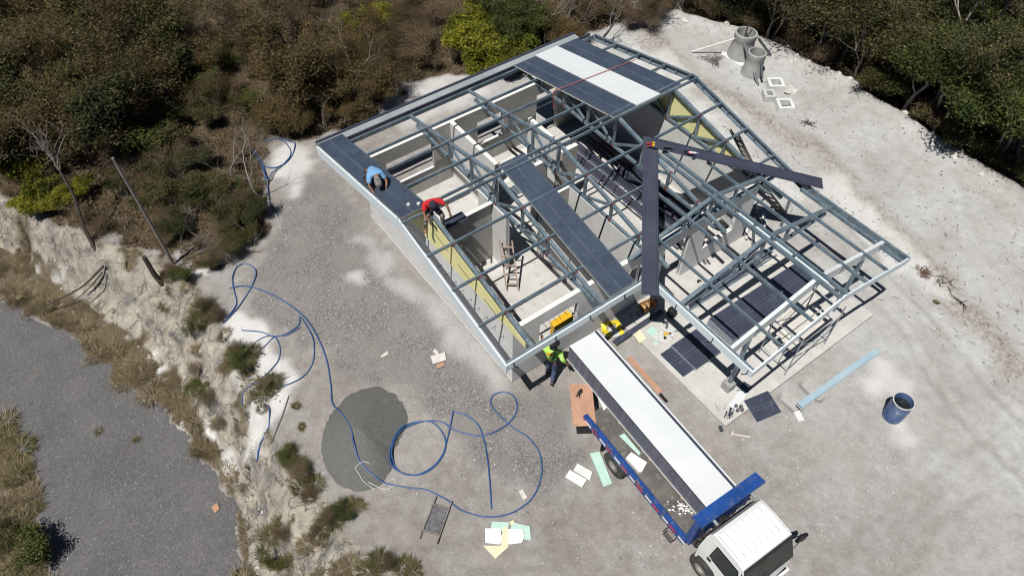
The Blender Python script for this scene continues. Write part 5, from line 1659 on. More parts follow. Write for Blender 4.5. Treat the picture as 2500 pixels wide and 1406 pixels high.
# pale blue beam, pits' white block, barrel, timber
bm = obj('steel_girder', MB().box(0, 3.62, -.095, .095, .055, .065).box(0, 3.62, -.012, .012, -.05, .055).box(0, 3.62, -.095, .095, -.06, -.05), 'blue_beam')
place(bm, (7.46, -4.86, .105), (0, 0, R(-2.2)), 'pale blue steel beam lying on the ground in front of the porch', 'beam')
o = obj('white_block', MB().box(-.17, .17, -.10, .10, 0, .12), 'white_paint', bevel=.01)
place(o, (7.22, -5.08, -.03), (0, 0, R(65)), 'white block under the near end of the pale blue beam', 'block')
bl = thing('barrel', 'open blue plastic barrel streaked with cement and holding dark water', 'barrel', (9.53, -6.72, 0), 0)
obj('barrel_wall', MB().lathe([(0, 0.012), (.265, .012), (.285, .03), (.295, .25), (.30, .30), (.295, .33), (.30, .58), (.305, .62), (.298, .66), (.29, .86), (.30, .885), (.30, .905), (.28, .905), (.275, .86), (.285, .60), (.28, .1), (0, .1)], 40), 'barrel', bl, smooth=True)
obj('rim', MB().lathe([(.283, .895), (.312, .89), (.316, .91), (.308, .925), (.283, .922), (.283, .895)], 40), 'grey_paint', bl, smooth=True)
obj('water_surface', MB().lathe([(0, .66), (.282, .66)], 32), 'water', bl)
tb = thing('timber_offcut', 'pale timber offcut lying on the open ground near the barrel', 'timber', (5.32, -4.48, .0), R(-48))
obj('timber_bar', MB().beam((-.27, 0, .035), (.27, 0, .035), .045, .06), 'timber_pale', tb)
obj('timber_cleat', MB().beam((-.26, -.06, .03), (-.22, .10, .03), .03, .05), 'timber_pale', tb)
place(obj('brown_plank', MB().box(-.78, .78, -.085, .085, 0, .03), 'plywood'), (4.47, -1.24, .012), (0, 0, R(-92.5)), 'long reddish brown plank on the ground between truck and slab', 'plank')
place(obj('black_strip', MB().box(-.17, .17, -.05, .05, 0, .02), 'black'), (4.37, -2.2, .015), (0, 0, R(-92.5)), 'short black strip past the end of the reddish brown plank', 'strip')
# boards by the truck
plate('foam_board', [(1440, 1106), (1464, 1101), (1495, 1179), (1474, 1187)], .10, .085, 'foam_mint', 'long mint foam board on the ground beside the rear wheel', 'foam', bevel=.006)
plate('white_board', [(1380, 1163), (1391, 1146), (1433, 1170), (1421, 1188)], .085, .06, 'foam_white', 'white foam board lying on top of the grubby one beside the truck', 'foam', bevel=.004)
plate('white_board', [(1400, 1147), (1410, 1130), (1446, 1151), (1440, 1172)], .05, .045, 'white_paint', 'grubby white board half under a cleaner one beside the truck', 'foam', bevel=.004)
plate('wood_scrap', [(1051, 869), (1086, 859), (1089, 878), (1057, 889)], .035, .02, 'timber_pale', 'pale rectangular board scrap on the gravel below the left wall', 'board')
plate('wood_scrap', [(1064, 890), (1083, 882), (1086, 891), (1068, 899)], .02, .012, 'plywood', 'small tan board scrap poking out under the pale one', 'board')
plate('wood_scrap', [(1056, 857), (1062, 851), (1072, 861), (1066, 866)], .02, .012, 'timber_pale', 'tiny board scrap above the pale rectangular one', 'board')
plate('wood_scrap', [(929, 868), (945, 857), (949, 863), (932, 873)], .03, .018, 'timber_pale', 'small timber scrap alone on the gravel', 'board')
plate('wood_scrap', [(1266, 1198), (1276, 1193), (1288, 1214), (1278, 1220)], .03, .018, 'timber_pale', 'tan board scrap beside the outer loop of hose', 'board')
GF = 'foam offcuts in the pile on the ground'
plate('foam_offcut', [(1180, 1331), (1244, 1331), (1209, 1363)], .03, .022, 'foam_cream', 'cream triangular foam offcut at the near end of the foam pile', 'foam', GF)
plate('foam_offcut', [(1201, 1272), (1243, 1274), (1240, 1298), (1198, 1292)], .035, .025, 'foam_mint', 'mint foam offcut at the far edge of the foam pile', 'foam', GF)
plate('foam_offcut', [(1252, 1274), (1294, 1284), (1296, 1318), (1262, 1312), (1246, 1292)], .03, .022, 'foam_mint', 'torn mint foam offcut at the truck side of the foam pile', 'foam', GF)
plate('foam_offcut', [(1228, 1284), (1240, 1286), (1240, 1336), (1222, 1330)], .052, .022, 'foam_cream', 'cream foam strip between the two white pieces of the pile', 'foam', GF)
plate('foam_offcut', [(1184, 1289), (1222, 1288), (1226, 1318), (1220, 1328), (1185, 1324)], .062, .022, 'foam_white', 'white foam sheet on the left of the foam pile', 'foam', GF)
plate('foam_offcut', [(1240, 1290), (1276, 1291), (1280, 1310), (1274, 1324), (1240, 1328)], .062, .022, 'foam_white', 'white foam sheet with a broken edge on the right of the foam pile', 'foam', GF)
plate('foam_offcut', [(1243, 1274), (1253, 1268), (1258, 1276), (1248, 1283)], .045, .02, 'foam_cream', 'small tan foam corner at the top of the foam pile', 'foam', GF)
# sand sieve
sv = thing('sand_sieve', 'hand barrow style sand sieve with wooden handles on bare ground', 'sieve', (-3.31, -1.33, .02), math.atan2(.70, .93))
for y in (-.23, .23):
    obj('rail', MB().beam((-.64, y*1.08, .035), (.60, y*1.0, .035), .035, .06), 'timber_grey', sv)
for x in (-.40, .36):
    obj('crossbar', MB().beam((x, -.25, .05), (x, .25, .05), .035, .05), 'timber_grey', sv)
obj('sieve_mesh', MB().box(-.38, .34, -.21, .21, .018, .024), 'tool_grey', sv)
# gravel heap
hp = MB()
na, nr = 72, 22
cen = at(890, 1072, 0)
outl = [at(x, y, 0) for x, y in ((782, 1080), (795, 1030), (830, 982), (880, 948), (920, 940), (965, 955), (992, 985), (1003, 1020), (985, 1060), (965, 1100), (955, 1150), (930, 1188), (880, 1203), (835, 1195), (800, 1160), (785, 1120))]
angs = [math.atan2(p_[1]-cen[1], p_[0]-cen[0]) for p_ in outl]
rads = [math.hypot(p_[1]-cen[1], p_[0]-cen[0]) for p_ in outl]
od = np.argsort(angs)
aa, rr_ = np.array(angs)[od], np.array(rads)[od]
for i in range(nr+1):
    for k in range(na):
        an = -math.pi + 2*math.pi*k/na
        rm = float(np.interp(an, np.concatenate([aa-2*math.pi, aa, aa+2*math.pi]), np.tile(rr_, 3)))*(1+.05*(float(vnoise(np.array([k*.9]), np.array([3.]), 2)[0])-.5))
        f_ = i/nr
        x, y = rm*f_*math.cos(an), rm*f_*math.sin(an)
        h_ = .52*(1-f_)**.85*(1-.25*math.sin(an*2+1)*f_) + .035*(float(fbm(np.array([x*3.1+9]), np.array([y*3.1]), 6)[0])-.5)*(1-f_**4) - .03*f_
        hp.v.append((x, y, h_+.012*(1-f_)))
hp.f = [(i*na+k, i*na+(k+1) % na, (i+1)*na+(k+1) % na, (i+1)*na+k) for i in range(nr) for k in range(na)]
hp.f = [f[::-1] for f in hp.f]
hp.mi = [0]*len(hp.f)
o = obj('gravel_heap', hp, 'gravel', smooth=True); o.location = (cen[0], cen[1], .0)
tag(o, 'low oval heap of dark grey gravel under the blue hose', 'gravel heap')

# ------------------------------------------------------------------ hoses
def spline(pts, n=10):
    P_ = [np.array(p_, float) for p_ in pts]
    P_ = [2*P_[0]-P_[1]] + P_ + [2*P_[-1]-P_[-2]]
    out = []
    for i in range(1, len(P_)-2):
        for k in range(n):
            s_ = k/n
            a, b, c, d = P_[i-1:i+3]
            out.append(.5*((2*b)+(c-a)*s_+(2*a-5*b+4*c-d)*s_*s_+(3*b-a-3*c+d)*s_**3))
    out.append(P_[-2])
    return out
def heap_h(x, y):
    an = math.atan2(y-cen[1], x-cen[0])
    rm = float(np.interp(an, np.concatenate([aa-2*math.pi, aa, aa+2*math.pi]), np.tile(rr_, 3)))
    f_ = math.hypot(x-cen[0], y-cen[1])/rm
    return 0 if f_ > 1 else .52*(1-f_)**.85
def hose(name, pxs, r, mat, label, cat, z0=0.0, lift=()):
    w3 = [at(x, y, z0)[:2] for x, y in pxs]
    cv = spline(w3)
    pts = []
    for i, (x, y) in enumerate(cv):
        z = hz(x, y) + heap_h(x, y) + r*.9
        for (lx, ly, rad, hh) in lift:
            q_ = at(lx, ly, z0)
            z += hh*math.exp(-((x-q_[0])**2+(y-q_[1])**2)/rad**2)
        pts.append((x, y, z+.012*(1+math.sin(i*.21))))
    o = obj(name, MB().tube(pts, r, 7), mat, smooth=True)
    return tag(o, label, cat)
H1 = [(560, 705), (600, 700), (660, 718), (720, 755), (762, 800), (795, 870), (808, 940), (812, 985), (840, 1020), (862, 1060), (870, 1100), (885, 1140), (930, 1175), (990, 1190), (1040, 1195), (1090, 1220), (1130, 1248), (1190, 1262), (1250, 1252), (1300, 1215), (1322, 1160), (1318, 1110), (1290, 1070), (1250, 1042),
      (1215, 1010), (1198, 985), (1205, 965), (1230, 957), (1255, 970), (1262, 1000), (1240, 1035), (1200, 1058), (1160, 1063), (1110, 1050), (1080, 1032), (1040, 1028), (1000, 1036), (970, 1062), (953, 1110), (960, 1140), (990, 1157), (1030, 1157), (1065, 1135), (1086, 1100), (1085, 1065), (1060, 1035),
      (1030, 1030), (985, 1050), (962, 1085), (958, 1120), (975, 1150), (1010, 1160), (1050, 1145), (1080, 1110), (1095, 1060), (1106, 1010), (1109, 1006), (1140, 1016), (1168, 1040), (1182, 1075), (1190, 1120), (1196, 1180), (1200, 1242)]
hose('blue_hose', H1, .021, 'hose', 'long blue hose crossing the gravel heap and looping over the yard', 'hose')
H2 = [(545, 790), (575, 760), (600, 725), (620, 690), (625, 662), (605, 645), (580, 652), (568, 680), (572, 710), (578, 740), (565, 765), (548, 778)]
hose('blue_hose', H2, .019, 'hose', 'blue hose loop at the brush edge beyond the white chalk patch', 'hose')
H3 = [(590, 807), (640, 812), (668, 822), (700, 815), (730, 795), (732, 775), (745, 790), (765, 830), (765, 880), (745, 915), (715, 935), (680, 942), (655, 925), (640, 935), (610, 940), (588, 960), (586, 985), (600, 1000)]
hose('blue_hose', H3, .018, 'hose', 'blue hose running along the bank top past the grass tuft', 'hose')
H4 = [(735, 800), (700, 820), (672, 822), (640, 850), (622, 848), (625, 835), (650, 822), (672, 824), (684, 850), (680, 880), (660, 905), (638, 925)]
hose('blue_hose', H4, .016, 'hose', 'thin blue hose curled into a small loop on the chalk', 'hose')
H5 = [(645, 985), (658, 1000), (655, 1035), (640, 1065), (625, 1090), (615, 1105), (625, 1085)]
hose('blue_hose', H5, .02, 'hose', 'short blue hose end hanging over the bank edge', 'hose')
H6 = [(612, 362), (630, 380), (645, 405), (668, 412), (690, 405), (708, 390), (718, 370), (720, 352), (708, 345), (690, 341), (665, 342), (640, 350), (680, 340), (705, 360), (710, 380), (695, 400), (668, 425), (656, 445), (640, 410), (615, 365), (640, 395), (650, 440), (656, 470), (662, 500), (680, 530)]
hose('blue_hose', H6, .02, 'hose', 'tangled blue hose at the brush edge near the corner of the roof', 'hose', 0.0, ((655, 440, .5, .15),))
for i, (pp, lb) in enumerate((([(905, 1140), (890, 1138), (872, 1150), (880, 1165), (890, 1180), (915, 1195)], 'clear plastic tie lying on the gravel heap under the hose'), ([(940, 1180), (960, 1170), (965, 1180), (945, 1195), (925, 1190), (900, 1180)], 'clear plastic tie at the foot of the gravel heap'))):
    hose('plastic_tie', pp, .012, 'clear_film', lb, 'plastic tie')

# ------------------------------------------------------------------ tanks, pipes and catch basins at the far corner
def tank(loc, prof, label, base=False):
    t = thing('concrete_tank', label, 'tank', loc)
    obj('tank_wall', MB().lathe(prof, 36), 'tank', t, smooth=True)
    if base:
        obj('base_plinth', MB().prism([(-.62, -.62, -.1), (.1, -.80, -.1), (.70, -.2, -.1), (.62, .62, -.1), (-.62, .62, -.1)], (0, 0, .22)), 'white_paint', t, bevel=.02)
    return t
tank((19.66, 8.86, 0), [(.62, .08), (.60, .20), (.50, .65), (.47, .95), (.50, 1.0), (.50, 1.26), (.47, 1.28), (.42, 1.28), (.41, .2), (0, .18)], 'larger open concrete tank ring on a pale plinth with poles in it', True)
tank((19.14, 7.68, 0), [(.50, -.05), (.46, .12), (.40, .55), (.38, .80), (.40, .84), (.40, 1.09), (.37, 1.11), (.33, 1.11), (.32, .3), (0, .28)], 'smaller open concrete tank in front of the larger ring')
def pipe(pts, r, mat, label, name='pipe'):
    o = obj(name, MB().tube([Vector(p_)-Vector(pts[0]) for p_ in pts], r, 10), mat)
    o.location = pts[0]
    return tag(o, label, 'pipe')
pipe([(18.10, 10.40, .05), (19.25, 9.05, 1.02)], .035, 'pvc_white', 'white pipe propped from the ground to the larger concrete tank')
pipe([(18.72, 6.88, .0), (19.20, 8.50, 1.05)], .05, 'pvc_grey', 'long grey pipe from the ground up to the larger concrete tank')
pipe([(18.93, 6.92, .25), (18.98, 7.28, .95)], .05, 'pvc_grey', 'short grey pipe from the white basin up to the smaller tank')
pipe([(20.90, 8.10, .02), (20.02, 8.40, 1.05)], .06, 'pvc_grey', 'grey pipe leaning behind the larger concrete tank')
pipe([(19.62, 8.86, .3), (19.75, 8.96, 1.55)], .03, 'rebar', 'dark pole standing in the larger concrete tank', 'pole')
pipe([(19.5, 8.9, .3), (19.82, 8.72, 1.42)], .025, 'rebar', 'thin pole leaning in the larger concrete tank', 'pole')
pipe([(19.14, 7.68, .3), (19.14, 7.68, .75), (19.05, 7.62, .95)], .06, 'pvc_grey', 'grey elbow pipe inside the smaller concrete tank')
def basin(c, a, sx, sy, ht, mat, label):
    mb = MB()
    w_ = .13
    mb.box(-sx, sx, -sy, -sy+w_, 0, ht).box(-sx, sx, sy-w_, sy, 0, ht).box(-sx, -sx+w_, -sy+w_, sy-w_, 0, ht).box(sx-w_, sx, -sy+w_, sy-w_, 0, ht)
    o = obj('catch_basin', mb, mat)
    obj('basin_floor', MB().box(-sx+w_, sx-w_, -sy+w_, sy-w_, 0, .05), 'bark_dark', o)
    o.location, o.rotation_euler = (*c, -.02), (0, 0, a)
    return tag(o, label, 'catch basin', 'square catch basins')
ba = math.atan2(-.42, .60)
basin((19.15, 6.36), ba, .34, .33, .34, 'white_paint', 'white square catch basin nearest the concrete tanks')
basin((18.38, 6.02), ba, .25, .28, .30, 'grey_paint', 'smaller pale grey catch basin between the two white ones')
basin((18.36, 5.14), ba, .34, .34, .32, 'white_paint', 'white square catch basin farthest from the tanks with a white ball inside')
o = obj('pipe_plug', MB().lathe([(0, -.05), (.04, -.03), (.05, 0), (.04, .03), (0, .05)], 12), 'foam_white', smooth=True); o.location = (18.33, 5.06, .06)
tag(o, 'white pipe cap inside the farthest catch basin', 'pipe cap')

# ------------------------------------------------------------------ vegetation
def grow(rg, h=3.0, r=.09, spread=.75, depth=3, lean=(0, 0), fork=(2, 3), wob=.18, first=.4):
    """a branching skeleton: returns a mesh builder of limbs and the points where foliage hangs"""
    mb, tips = MB(), []
    def br(p_, d, ln, rad, dep):
        pts, rs_ = [p_], [rad]
        q, dd = p_.copy(), d.copy()
        for k in range(3):
            dd = (dd + Vector((rg.gauss(0, wob), rg.gauss(0, wob), rg.gauss(.04, wob*.6)))).normalized()
            q = q + dd*(ln/3)
            pts.append(q.copy())
            rs_.append(rad*(1-.45*(k+1)/3))
            if dep <= 1: tips.append(q.copy())
        mb.tube(pts, rs_, 6 if dep > 1 else 4, cap=dep > 2)
        if dep == 0:
            return
        for k in range(rg.randint(*fork) + (1 if dep > 1 else 0)):
            a = rg.uniform(0, 2*math.pi)
            side = Vector((math.cos(a), math.sin(a), rg.uniform(-.15, .5)))
            nd = (dd*(1-spread*.55) + side*spread).normalized()
            br(pts[rg.choice((2, 3, 3))], nd, ln*rg.uniform(.55, .85), rs_[-1]*rg.uniform(.6, .85), dep-1)
    br(Vector((0, 0, -.15)), Vector((lean[0], lean[1], 1)).normalized(), h*first+.15, r, depth)
    return mb, tips

def leaves(nr, tips, per, rad, size, droop=.35, lift=.35):
    tips = np.array([tuple(t_) for t_ in tips])
    per, size = int(per*1.55), size*.74
    n = len(tips)*per
    c = np.repeat(tips, per, 0) + nr.normal(0, 1, (n, 3))*np.array([rad, rad, rad*.7])
    d = nr.normal(0, 1, (n, 3))
    d[:, 2] = d[:, 2]*droop
    d /= np.linalg.norm(d, axis=1)[:, None]
    u = nr.normal(0, 1, (n, 3))*.75 + np.array([0, 0, 1])
    s_ = np.cross(d, u)
    s_ /= np.linalg.norm(s_, axis=1)[:, None]+1e-9
    ln = size*nr.uniform(.6, 1.4, n)[:, None]
    v = np.stack([c-d*ln*.5, c+s_*ln*.28, c+d*ln*.5, c-s_*ln*.28], 1).reshape(-1, 3)
    f = np.arange(n*4).reshape(n, 4)
    clump = np.repeat(nr.normal(0, .10, len(tips)), per)
    t_ = np.clip(nr.normal(.48, .17, n)+clump, 0, 1)
    return v, f, t_

def tree_proto(name, seed, mat, bark, label, cat, group, h, r, per, rad, size, **kw):
    rg, nr = random.Random(seed), np.random.RandomState(seed)
    root = thing(name, label, cat, (0, 0, -50), 0, group)
    mb, tips = grow(rg, h, r, **kw)
    obj('trunk', mb, bark, root, smooth=True)
    if per:
        v, f, t_ = leaves(nr, tips, per, rad, size)
        np_mesh('crown', v, f, mat, t_, root)
    return root

PROTO = {}
def use(key, x, y, z, rot, sc, label, cat, group, name=None):
    src, used_ = PROTO[key]
    low = 'tuft' in key or 'straw' in key
    sc3 = (sc*vr.uniform(.7, 1.35), sc*vr.uniform(.7, 1.35), sc*vr.uniform(.45, .95)) if low else (sc*vr.uniform(.88, 1.14), sc*vr.uniform(.88, 1.14), sc*vr.uniform(.85, 1.15))
    if not used_:
        PROTO[key] = (src, True)
        src.location, src.rotation_euler, src.scale = (x, y, z), (0, 0, rot), sc3
        o = src
        o['label'], o['group'] = label, group
    else:
        o = copy_thing(src, (x, y, z), rot, sc3, label, group)
    if group is None and 'group' in o: del o['group']
    o['category'] = cat
    return o
def reg(key, *a, **k):
    PROTO[key] = (tree_proto(*a, **k), False)
reg('dark1', 'leafy_tree', 1, 'leaf_dark', 'bark', '', 'tree', 'g', 3.3, .09, 44, .19, .135, depth=3, spread=.8)
reg('dark2', 'leafy_tree', 2, 'leaf_dark', 'bark', '', 'tree', 'g', 2.9, .08, 46, .20, .13, depth=3, spread=.9)
reg('dark3', 'leafy_tree', 3, 'leaf_green', 'bark_pale', '', 'tree', 'g', 3.6, .09, 42, .20, .13, depth=3, spread=.75)
reg('olive1', 'olive_tree', 4, 'leaf_olive', 'bark_pale', '', 'tree', 'g', 3.6, .09, 38, .20, .125, depth=3, spread=.85)
reg('olive2', 'olive_tree', 5, 'leaf_olive', 'bark', '', 'tree', 'g', 3.0, .08, 36, .20, .12, depth=3, spread=.95)
reg('yellow1', 'yellow_green_bush', 6, 'leaf_yellow', 'bark', '', 'bush', 'g', 2.0, .05, 40, .16, .15, depth=3, spread=.95)
reg('green1', 'green_bush', 7, 'leaf_green', 'bark', '', 'bush', 'g', 1.5, .04, 24, .13, .10, depth=3, spread=1.0)
reg('green2', 'green_bush', 8, 'leaf_dark', 'bark', '', 'bush', 'g', 1.7, .04, 26, .14, .10, depth=3, spread=1.0)
reg('brown1', 'dry_shrub', 9, 'leaf_brown', 'bark_pale', '', 'shrub', 'g', 1.5, .03, 15, .18, .08, depth=3, spread=.9)
reg('brown2', 'dry_shrub', 10, 'leaf_brown', 'bark', '', 'shrub', 'g', 1.2, .025, 16, .18, .075, depth=3, spread=1.0)
reg('bare1', 'bare_tree', 11, None, 'bark_pale', '', 'bare tree', 'g', 3.2, .055, 0, 0, 0, depth=4, spread=.6, wob=.14)
reg('bare2', 'bare_tree', 12, None, 'bark_pale', '', 'bare tree', 'g', 2.6, .045, 0, 0, 0, depth=4, spread=.7, wob=.2)
reg('bare3', 'bare_tree', 13, None, 'bark', '', 'bare tree', 'g', 4.2, .10, 0, 0, 0, depth=4, spread=.7, wob=.25)
reg('lean1', 'leaning_tree', 14, 'leaf_dark', 'bark_pale', '', 'tree', 'g', 5.0, .085, 36, .22, .13, depth=3, spread=.6, lean=(.5, .25), first=.55)

reg('twig1', 'dry_tree', 15, 'leaf_dark', 'bark', '', 'tree', 'g', 3.6, .07, 5, .22, .12, depth=4, spread=.6, fork=(3, 3), wob=.16)
reg('twig2', 'dry_tree', 16, 'leaf_olive', 'bark', '', 'tree', 'g', 3.2, .06, 7, .22, .11, depth=4, spread=.7, fork=(2, 3), wob=.2)
def tuft_proto(name, seed, mat, n, ln, rad, up):
    nr = np.random.RandomState(seed)
    a, rr2 = nr.uniform(0, 2*np.pi, n), rad*np.sqrt(nr.uniform(0, 1, n))*.45
    base = np.stack([rr2*np.cos(a), rr2*np.sin(a), np.zeros(n)-.02], 1)
    a2 = a + nr.normal(0, .5, n)
    out = nr.uniform(.2, 1.0, n)*up
    L_ = ln*nr.uniform(.25, 1.2, n)
    mid = base + np.stack([np.cos(a2)*out*L_*.45, np.sin(a2)*out*L_*.45, L_*.55], 1)
    tip = base + np.stack([np.cos(a2)*out*L_*1.05, np.sin(a2)*out*L_*1.05, L_*(.95-out*.35)], 1)
    sd_ = np.stack([-np.sin(a2), np.cos(a2), np.zeros(n)], 1)*.008
    v = np.stack([base-sd_, base+sd_, mid+sd_*.9, mid-sd_*.9, tip], 1).reshape(-1, 3)
    k = np.arange(n)[:, None]*5
    f = np.concatenate([k+np.array([[0, 1, 2, 3]]), k+np.array([[3, 2, 4, 4]])], 0)
    f3 = np.concatenate([k+np.array([[0, 1, 2]]), k+np.array([[0, 2, 3]]), k+np.array([[3, 2, 4]])], 0)
    t_ = np.tile(np.clip(nr.normal(.5, .2, n), 0, 1), 3)
    o = np_mesh(name, v, f3, mat, t_)
    o.location = (0, 0, -50)
    return o
PROTO['tuft1'] = (tuft_proto('grass_tuft', 20, 'grass_green', 300, .34, .60, 1.0), False)
PROTO['tuft2'] = (tuft_proto('grass_tuft', 21, 'grass_green', 300, .22, .26, 1.1), False)
PROTO['straw1'] = (tuft_proto('dry_grass_tuft', 22, 'straw', 260, .30, .55, 1.1), False)
PROTO['straw2'] = (tuft_proto('dry_grass_tuft', 23, 'straw', 260, .24, .50, 1.2), False)

vr = random.Random(77)
CNT = {}
def plant(key, x, y, zc, sc, label, cat, group, zbase=0.0):
    """crown at height zc seen at photo point x, y"""
    q = at(x, y, zbase+zc)
    return use(key, q[0], q[1], hz(q[0], q[1]), vr.uniform(0, 6.28), sc*vr.uniform(.92, 1.08), label, cat, group)

# upper left thicket of dark trees
TL_ = 'dark trees of the upper left thicket'
for i, (x, y) in enumerate([(20, 20), (95, 30), (170, 10), (250, 35), (330, 25), (50, 95), (130, 100), (215, 105), (295, 95), (350, 70), (10, 165), (95, 175), (175, 175), (255, 170), (325, 150),
                            (45, 240), (135, 245), (215, 240), (290, 225), (5, 305), (90, 300), (180, 305), (255, 300), (-40, 60), (-30, 200), (-40, 330), (60, 350), (170, -50), (60, -50), (280, -50), (-40, -40)]):
    if i % 5 in (1, 3):
        plant('twig2', x, y, 1.9, .95, 'thin half bare tree in the thicket at the upper left', 'tree', 'half bare trees of the upper left thicket')
        continue
    k = ('dark1', 'dark2', 'dark1', 'dark3', 'dark2')[i % 5]
    plant(k, x, y, 2.0, vr.uniform(.85, 1.1), 'dark leafy tree in the dense thicket at the upper left', 'tree', TL_)
# shrubs of the dry slope in the middle
SH = 'dry brown shrubs on the wooded slope'
for i in range(95):
    x, y = vr.uniform(330, 1100), vr.uniform(-70, 330)
    if 620 < x < 920 and 20 < y < 290 and vr.random() < .7: continue
    q = at(x, y, .5)
    if not inside(LITTER_P, np.array([q[0]]), np.array([q[1]]))[0] or y > 330-.25*(x-330)+60: continue
    plant(('brown1', 'brown2')[i % 2], x, y, .5, vr.uniform(.5, .9), 'brown half leafless shrub among many on the dry wooded slope', 'shrub', SH)
GS = 'green bushes on the wooded slope'
for (x, y, s_) in ((480, 150, 1.0), (530, 205, .9), (440, 215, .8), (400, 150, .9), (560, 120, .8), (505, 250, .8), (590, 240, .9), (340, 330, 1.1), (395, 330, 1.0), (300, 350, 1.1), (420, 280, .7)):
    plant(('green1', 'green2')[int(x) % 2], x, y, .8, s_, 'green bush on the dry slope between thicket and big olive tree', 'bush', GS)
# olive trees
OT = 'olive brown trees above the roof corner'
for i, (x, y, s_) in enumerate(((690, 50, .95), (770, 40, 1.0), (850, 70, .9), (655, 130, .9), (735, 130, 1.05), (815, 140, 1.0), (870, 170, .8), (690, 205, .9), (770, 215, .95), (650, 255, .65), (830, 240, .6), (720, 275, .6))):
    plant(('olive1', 'olive2')[i % 2], x, y, 2.1*s_, s_*.9, 'olive brown leafy tree in the rounded clump above the roof corner', 'tree', OT)
# yellow green bush behind the eave and neighbours
YB = 'yellow green bushes behind the back eave'
for (x, y, s_) in ((1130, 75, .8), (1185, 60, .8), (1160, 110, .9), (1210, 105, .95), (1255, 120, .8), (1180, 150, .75), (1230, 155, .7), (1270, 90, .7), (1290, 140, .5)):
    plant('yellow1', x, y, 1.1*s_, s_*1.05, 'bright yellow green bush pressed against the back eave', 'bush', YB)
DG = 'dark green crowns beyond the yellow bushes'
for (x, y) in ((1215, 5), (1265, 10), (1300, 40), (1180, -20), (1250, -40)):
    plant('dark3', x, y, 1.8, .8, 'dark green tree beyond the yellow green bushes', 'tree', DG)
for (x, y) in ((860, 15), (905, 10), (890, 45)):
    plant('yellow1', x, y, 1.5, .7, 'small yellowing bush at the top edge beyond the olive trees', 'bush', 'yellowing bushes at the top edge')
GO = 'grey olive shrubs behind the far roof corner'
for i, (x, y) in enumerate(((1320, 30), (1350, 70), (1385, 30), (1400, 65), (1425, 20), (1340, 110), (1480, 10), (1530, 5), (1560, 20), (1440, -20), (1500, -30), (1590, -20))):
    plant(('olive2', 'brown1', 'olive1')[i % 3], x, y, .9, .6, 'grey olive shrub behind the far corner of the roof', 'shrub', GO)
RB = 'rusty brown shrubs behind the roof'
for i in range(34):
    x = vr.uniform(930, 1130) if i < 20 else vr.uniform(1420, 1620)
    y = vr.uniform(0, 170) if i < 20 else vr.uniform(0, 60)
    plant(('brown1', 'brown2')[i % 2], x, y, .5, vr.uniform(.7, 1.0), 'rusty brown shrub behind the back eave of the roof', 'shrub', RB)
# bare trees
for (k, x, y, rot, s_, lb) in (('bare1', 878, 225, 1.0, .95, 'grey bare tree standing at the right flank of the olive clump'), ('bare2', 715, 235, 2.0, .8, 'thin bare tree inside the olive clump'),
        ('bare2', 975, 200, .5, .6, 'small twisted bare tree at the edge of the sand above the eave'), ('bare1', 1330, 130, 4.0, .9, 'pale bare tree just beyond the yellow green bushes'),
        ('bare3', 1430, 105, .3, .75, 'thick twisted bare tree right at the far roof corner'), ('bare3', 1475, 95, 2.2, .7, 'bare tree leaning right behind the far roof corner'), ('bare2', 1622, 60, 2.2, .6, 'slim dead sapling on the sand behind the far gable'),
        ('bare1', 640, 500, 5.0, 1.0, 'grey bare tree at the brush edge beside the tangled hose'), ('bare2', 560, 430, 3.0, .8, 'broken bare bush among green bushes by the hose tangle'), ('bare2', 500, 600, 2.0, .45, 'grey twiggy dead bush at the brush edge below the tangle'),
        ('bare2', 420, 60, 1.2, .8, 'bare tree on the dry slope near the top edge'), ('bare1', 1300, 40, 2.5, .8, 'bare tree in front of the dark green crowns'), ('bare2', 930, 290, .2, .5, 'dead branch standing at the sand edge by the eave')):
    q = at(x, y, 0)
    use(k, q[0], q[1], hz(q[0], q[1])-.05, rot, s_, lb, 'bare tree', None)
# the leaning dead tree above the rock cut, its trunk ends at the road edge of the brush
def limb(pts, r0, r1, mb):
    cv = spline(pts, 5)
    rs_ = [r0+(r1-r0)*i/(len(cv)-1) for i in range(len(cv))]
    mb.tube([tuple(p_) for p_ in cv], rs_, 7)
b0 = at(228, 602, 0)
dt = thing('dead_tree', 'tall leaning dead tree with dark trunk above the rock cut', 'dead tree', (b0[0], b0[1], 0))
mb = MB()
W_ = lambda x, y, z: tuple(at(x, y, z)-np.array([b0[0], b0[1], 0]))
limb([(0, 0, -.2), W_(205, 555, .55), W_(180, 480, 1.6), W_(145, 415, 2.5)], .075, .04, mb)
obj('trunk', mb, 'bark_dark', dt, smooth=True)
mb = MB()
rg = random.Random(31)
def wig(p_, q_, r0, r1, n, amp):
    p_, q_ = Vector(p_), Vector(q_)
    L_ = (q_-p_).length
    pts = [p_.lerp(q_, k/n) + Vector((rg.gauss(0, amp), rg.gauss(0, amp), rg.gauss(0, amp*.7)))*L_*(0 if k in (0,) else 1) for k in range(n+1)]
    limb([tuple(x_) for x_ in pts], r0, r1, mb)
    return pts
def fork(p_, d, ln, r, dep):
    q_ = p_ + d*ln
    pts = wig(p_, q_, r, r*.55, 4, .045)
    if dep == 0: return
    for k in range(rg.choice((2, 3, 3))):
        st_ = pts[rg.choice((2, 3, 4))]
        nd = (d + Vector((rg.gauss(0, .42), rg.gauss(0, .42), rg.gauss(.05, .25)))).normalized()
        fork(st_, nd, ln*rg.uniform(.5, .78), r*.5, dep-1)
for (x, y, z) in [(110, 345, 3.2), (85, 330, 3.1), (150, 330, 3.4), (130, 340, 3.5)]:
    a_, b_ = Vector(W_(146+rg.uniform(-3, 5), 415, 2.4)), Vector(W_(x, y, z))
    fork(a_, (b_-a_).normalized(), (b_-a_).length*.9, .03, 3)
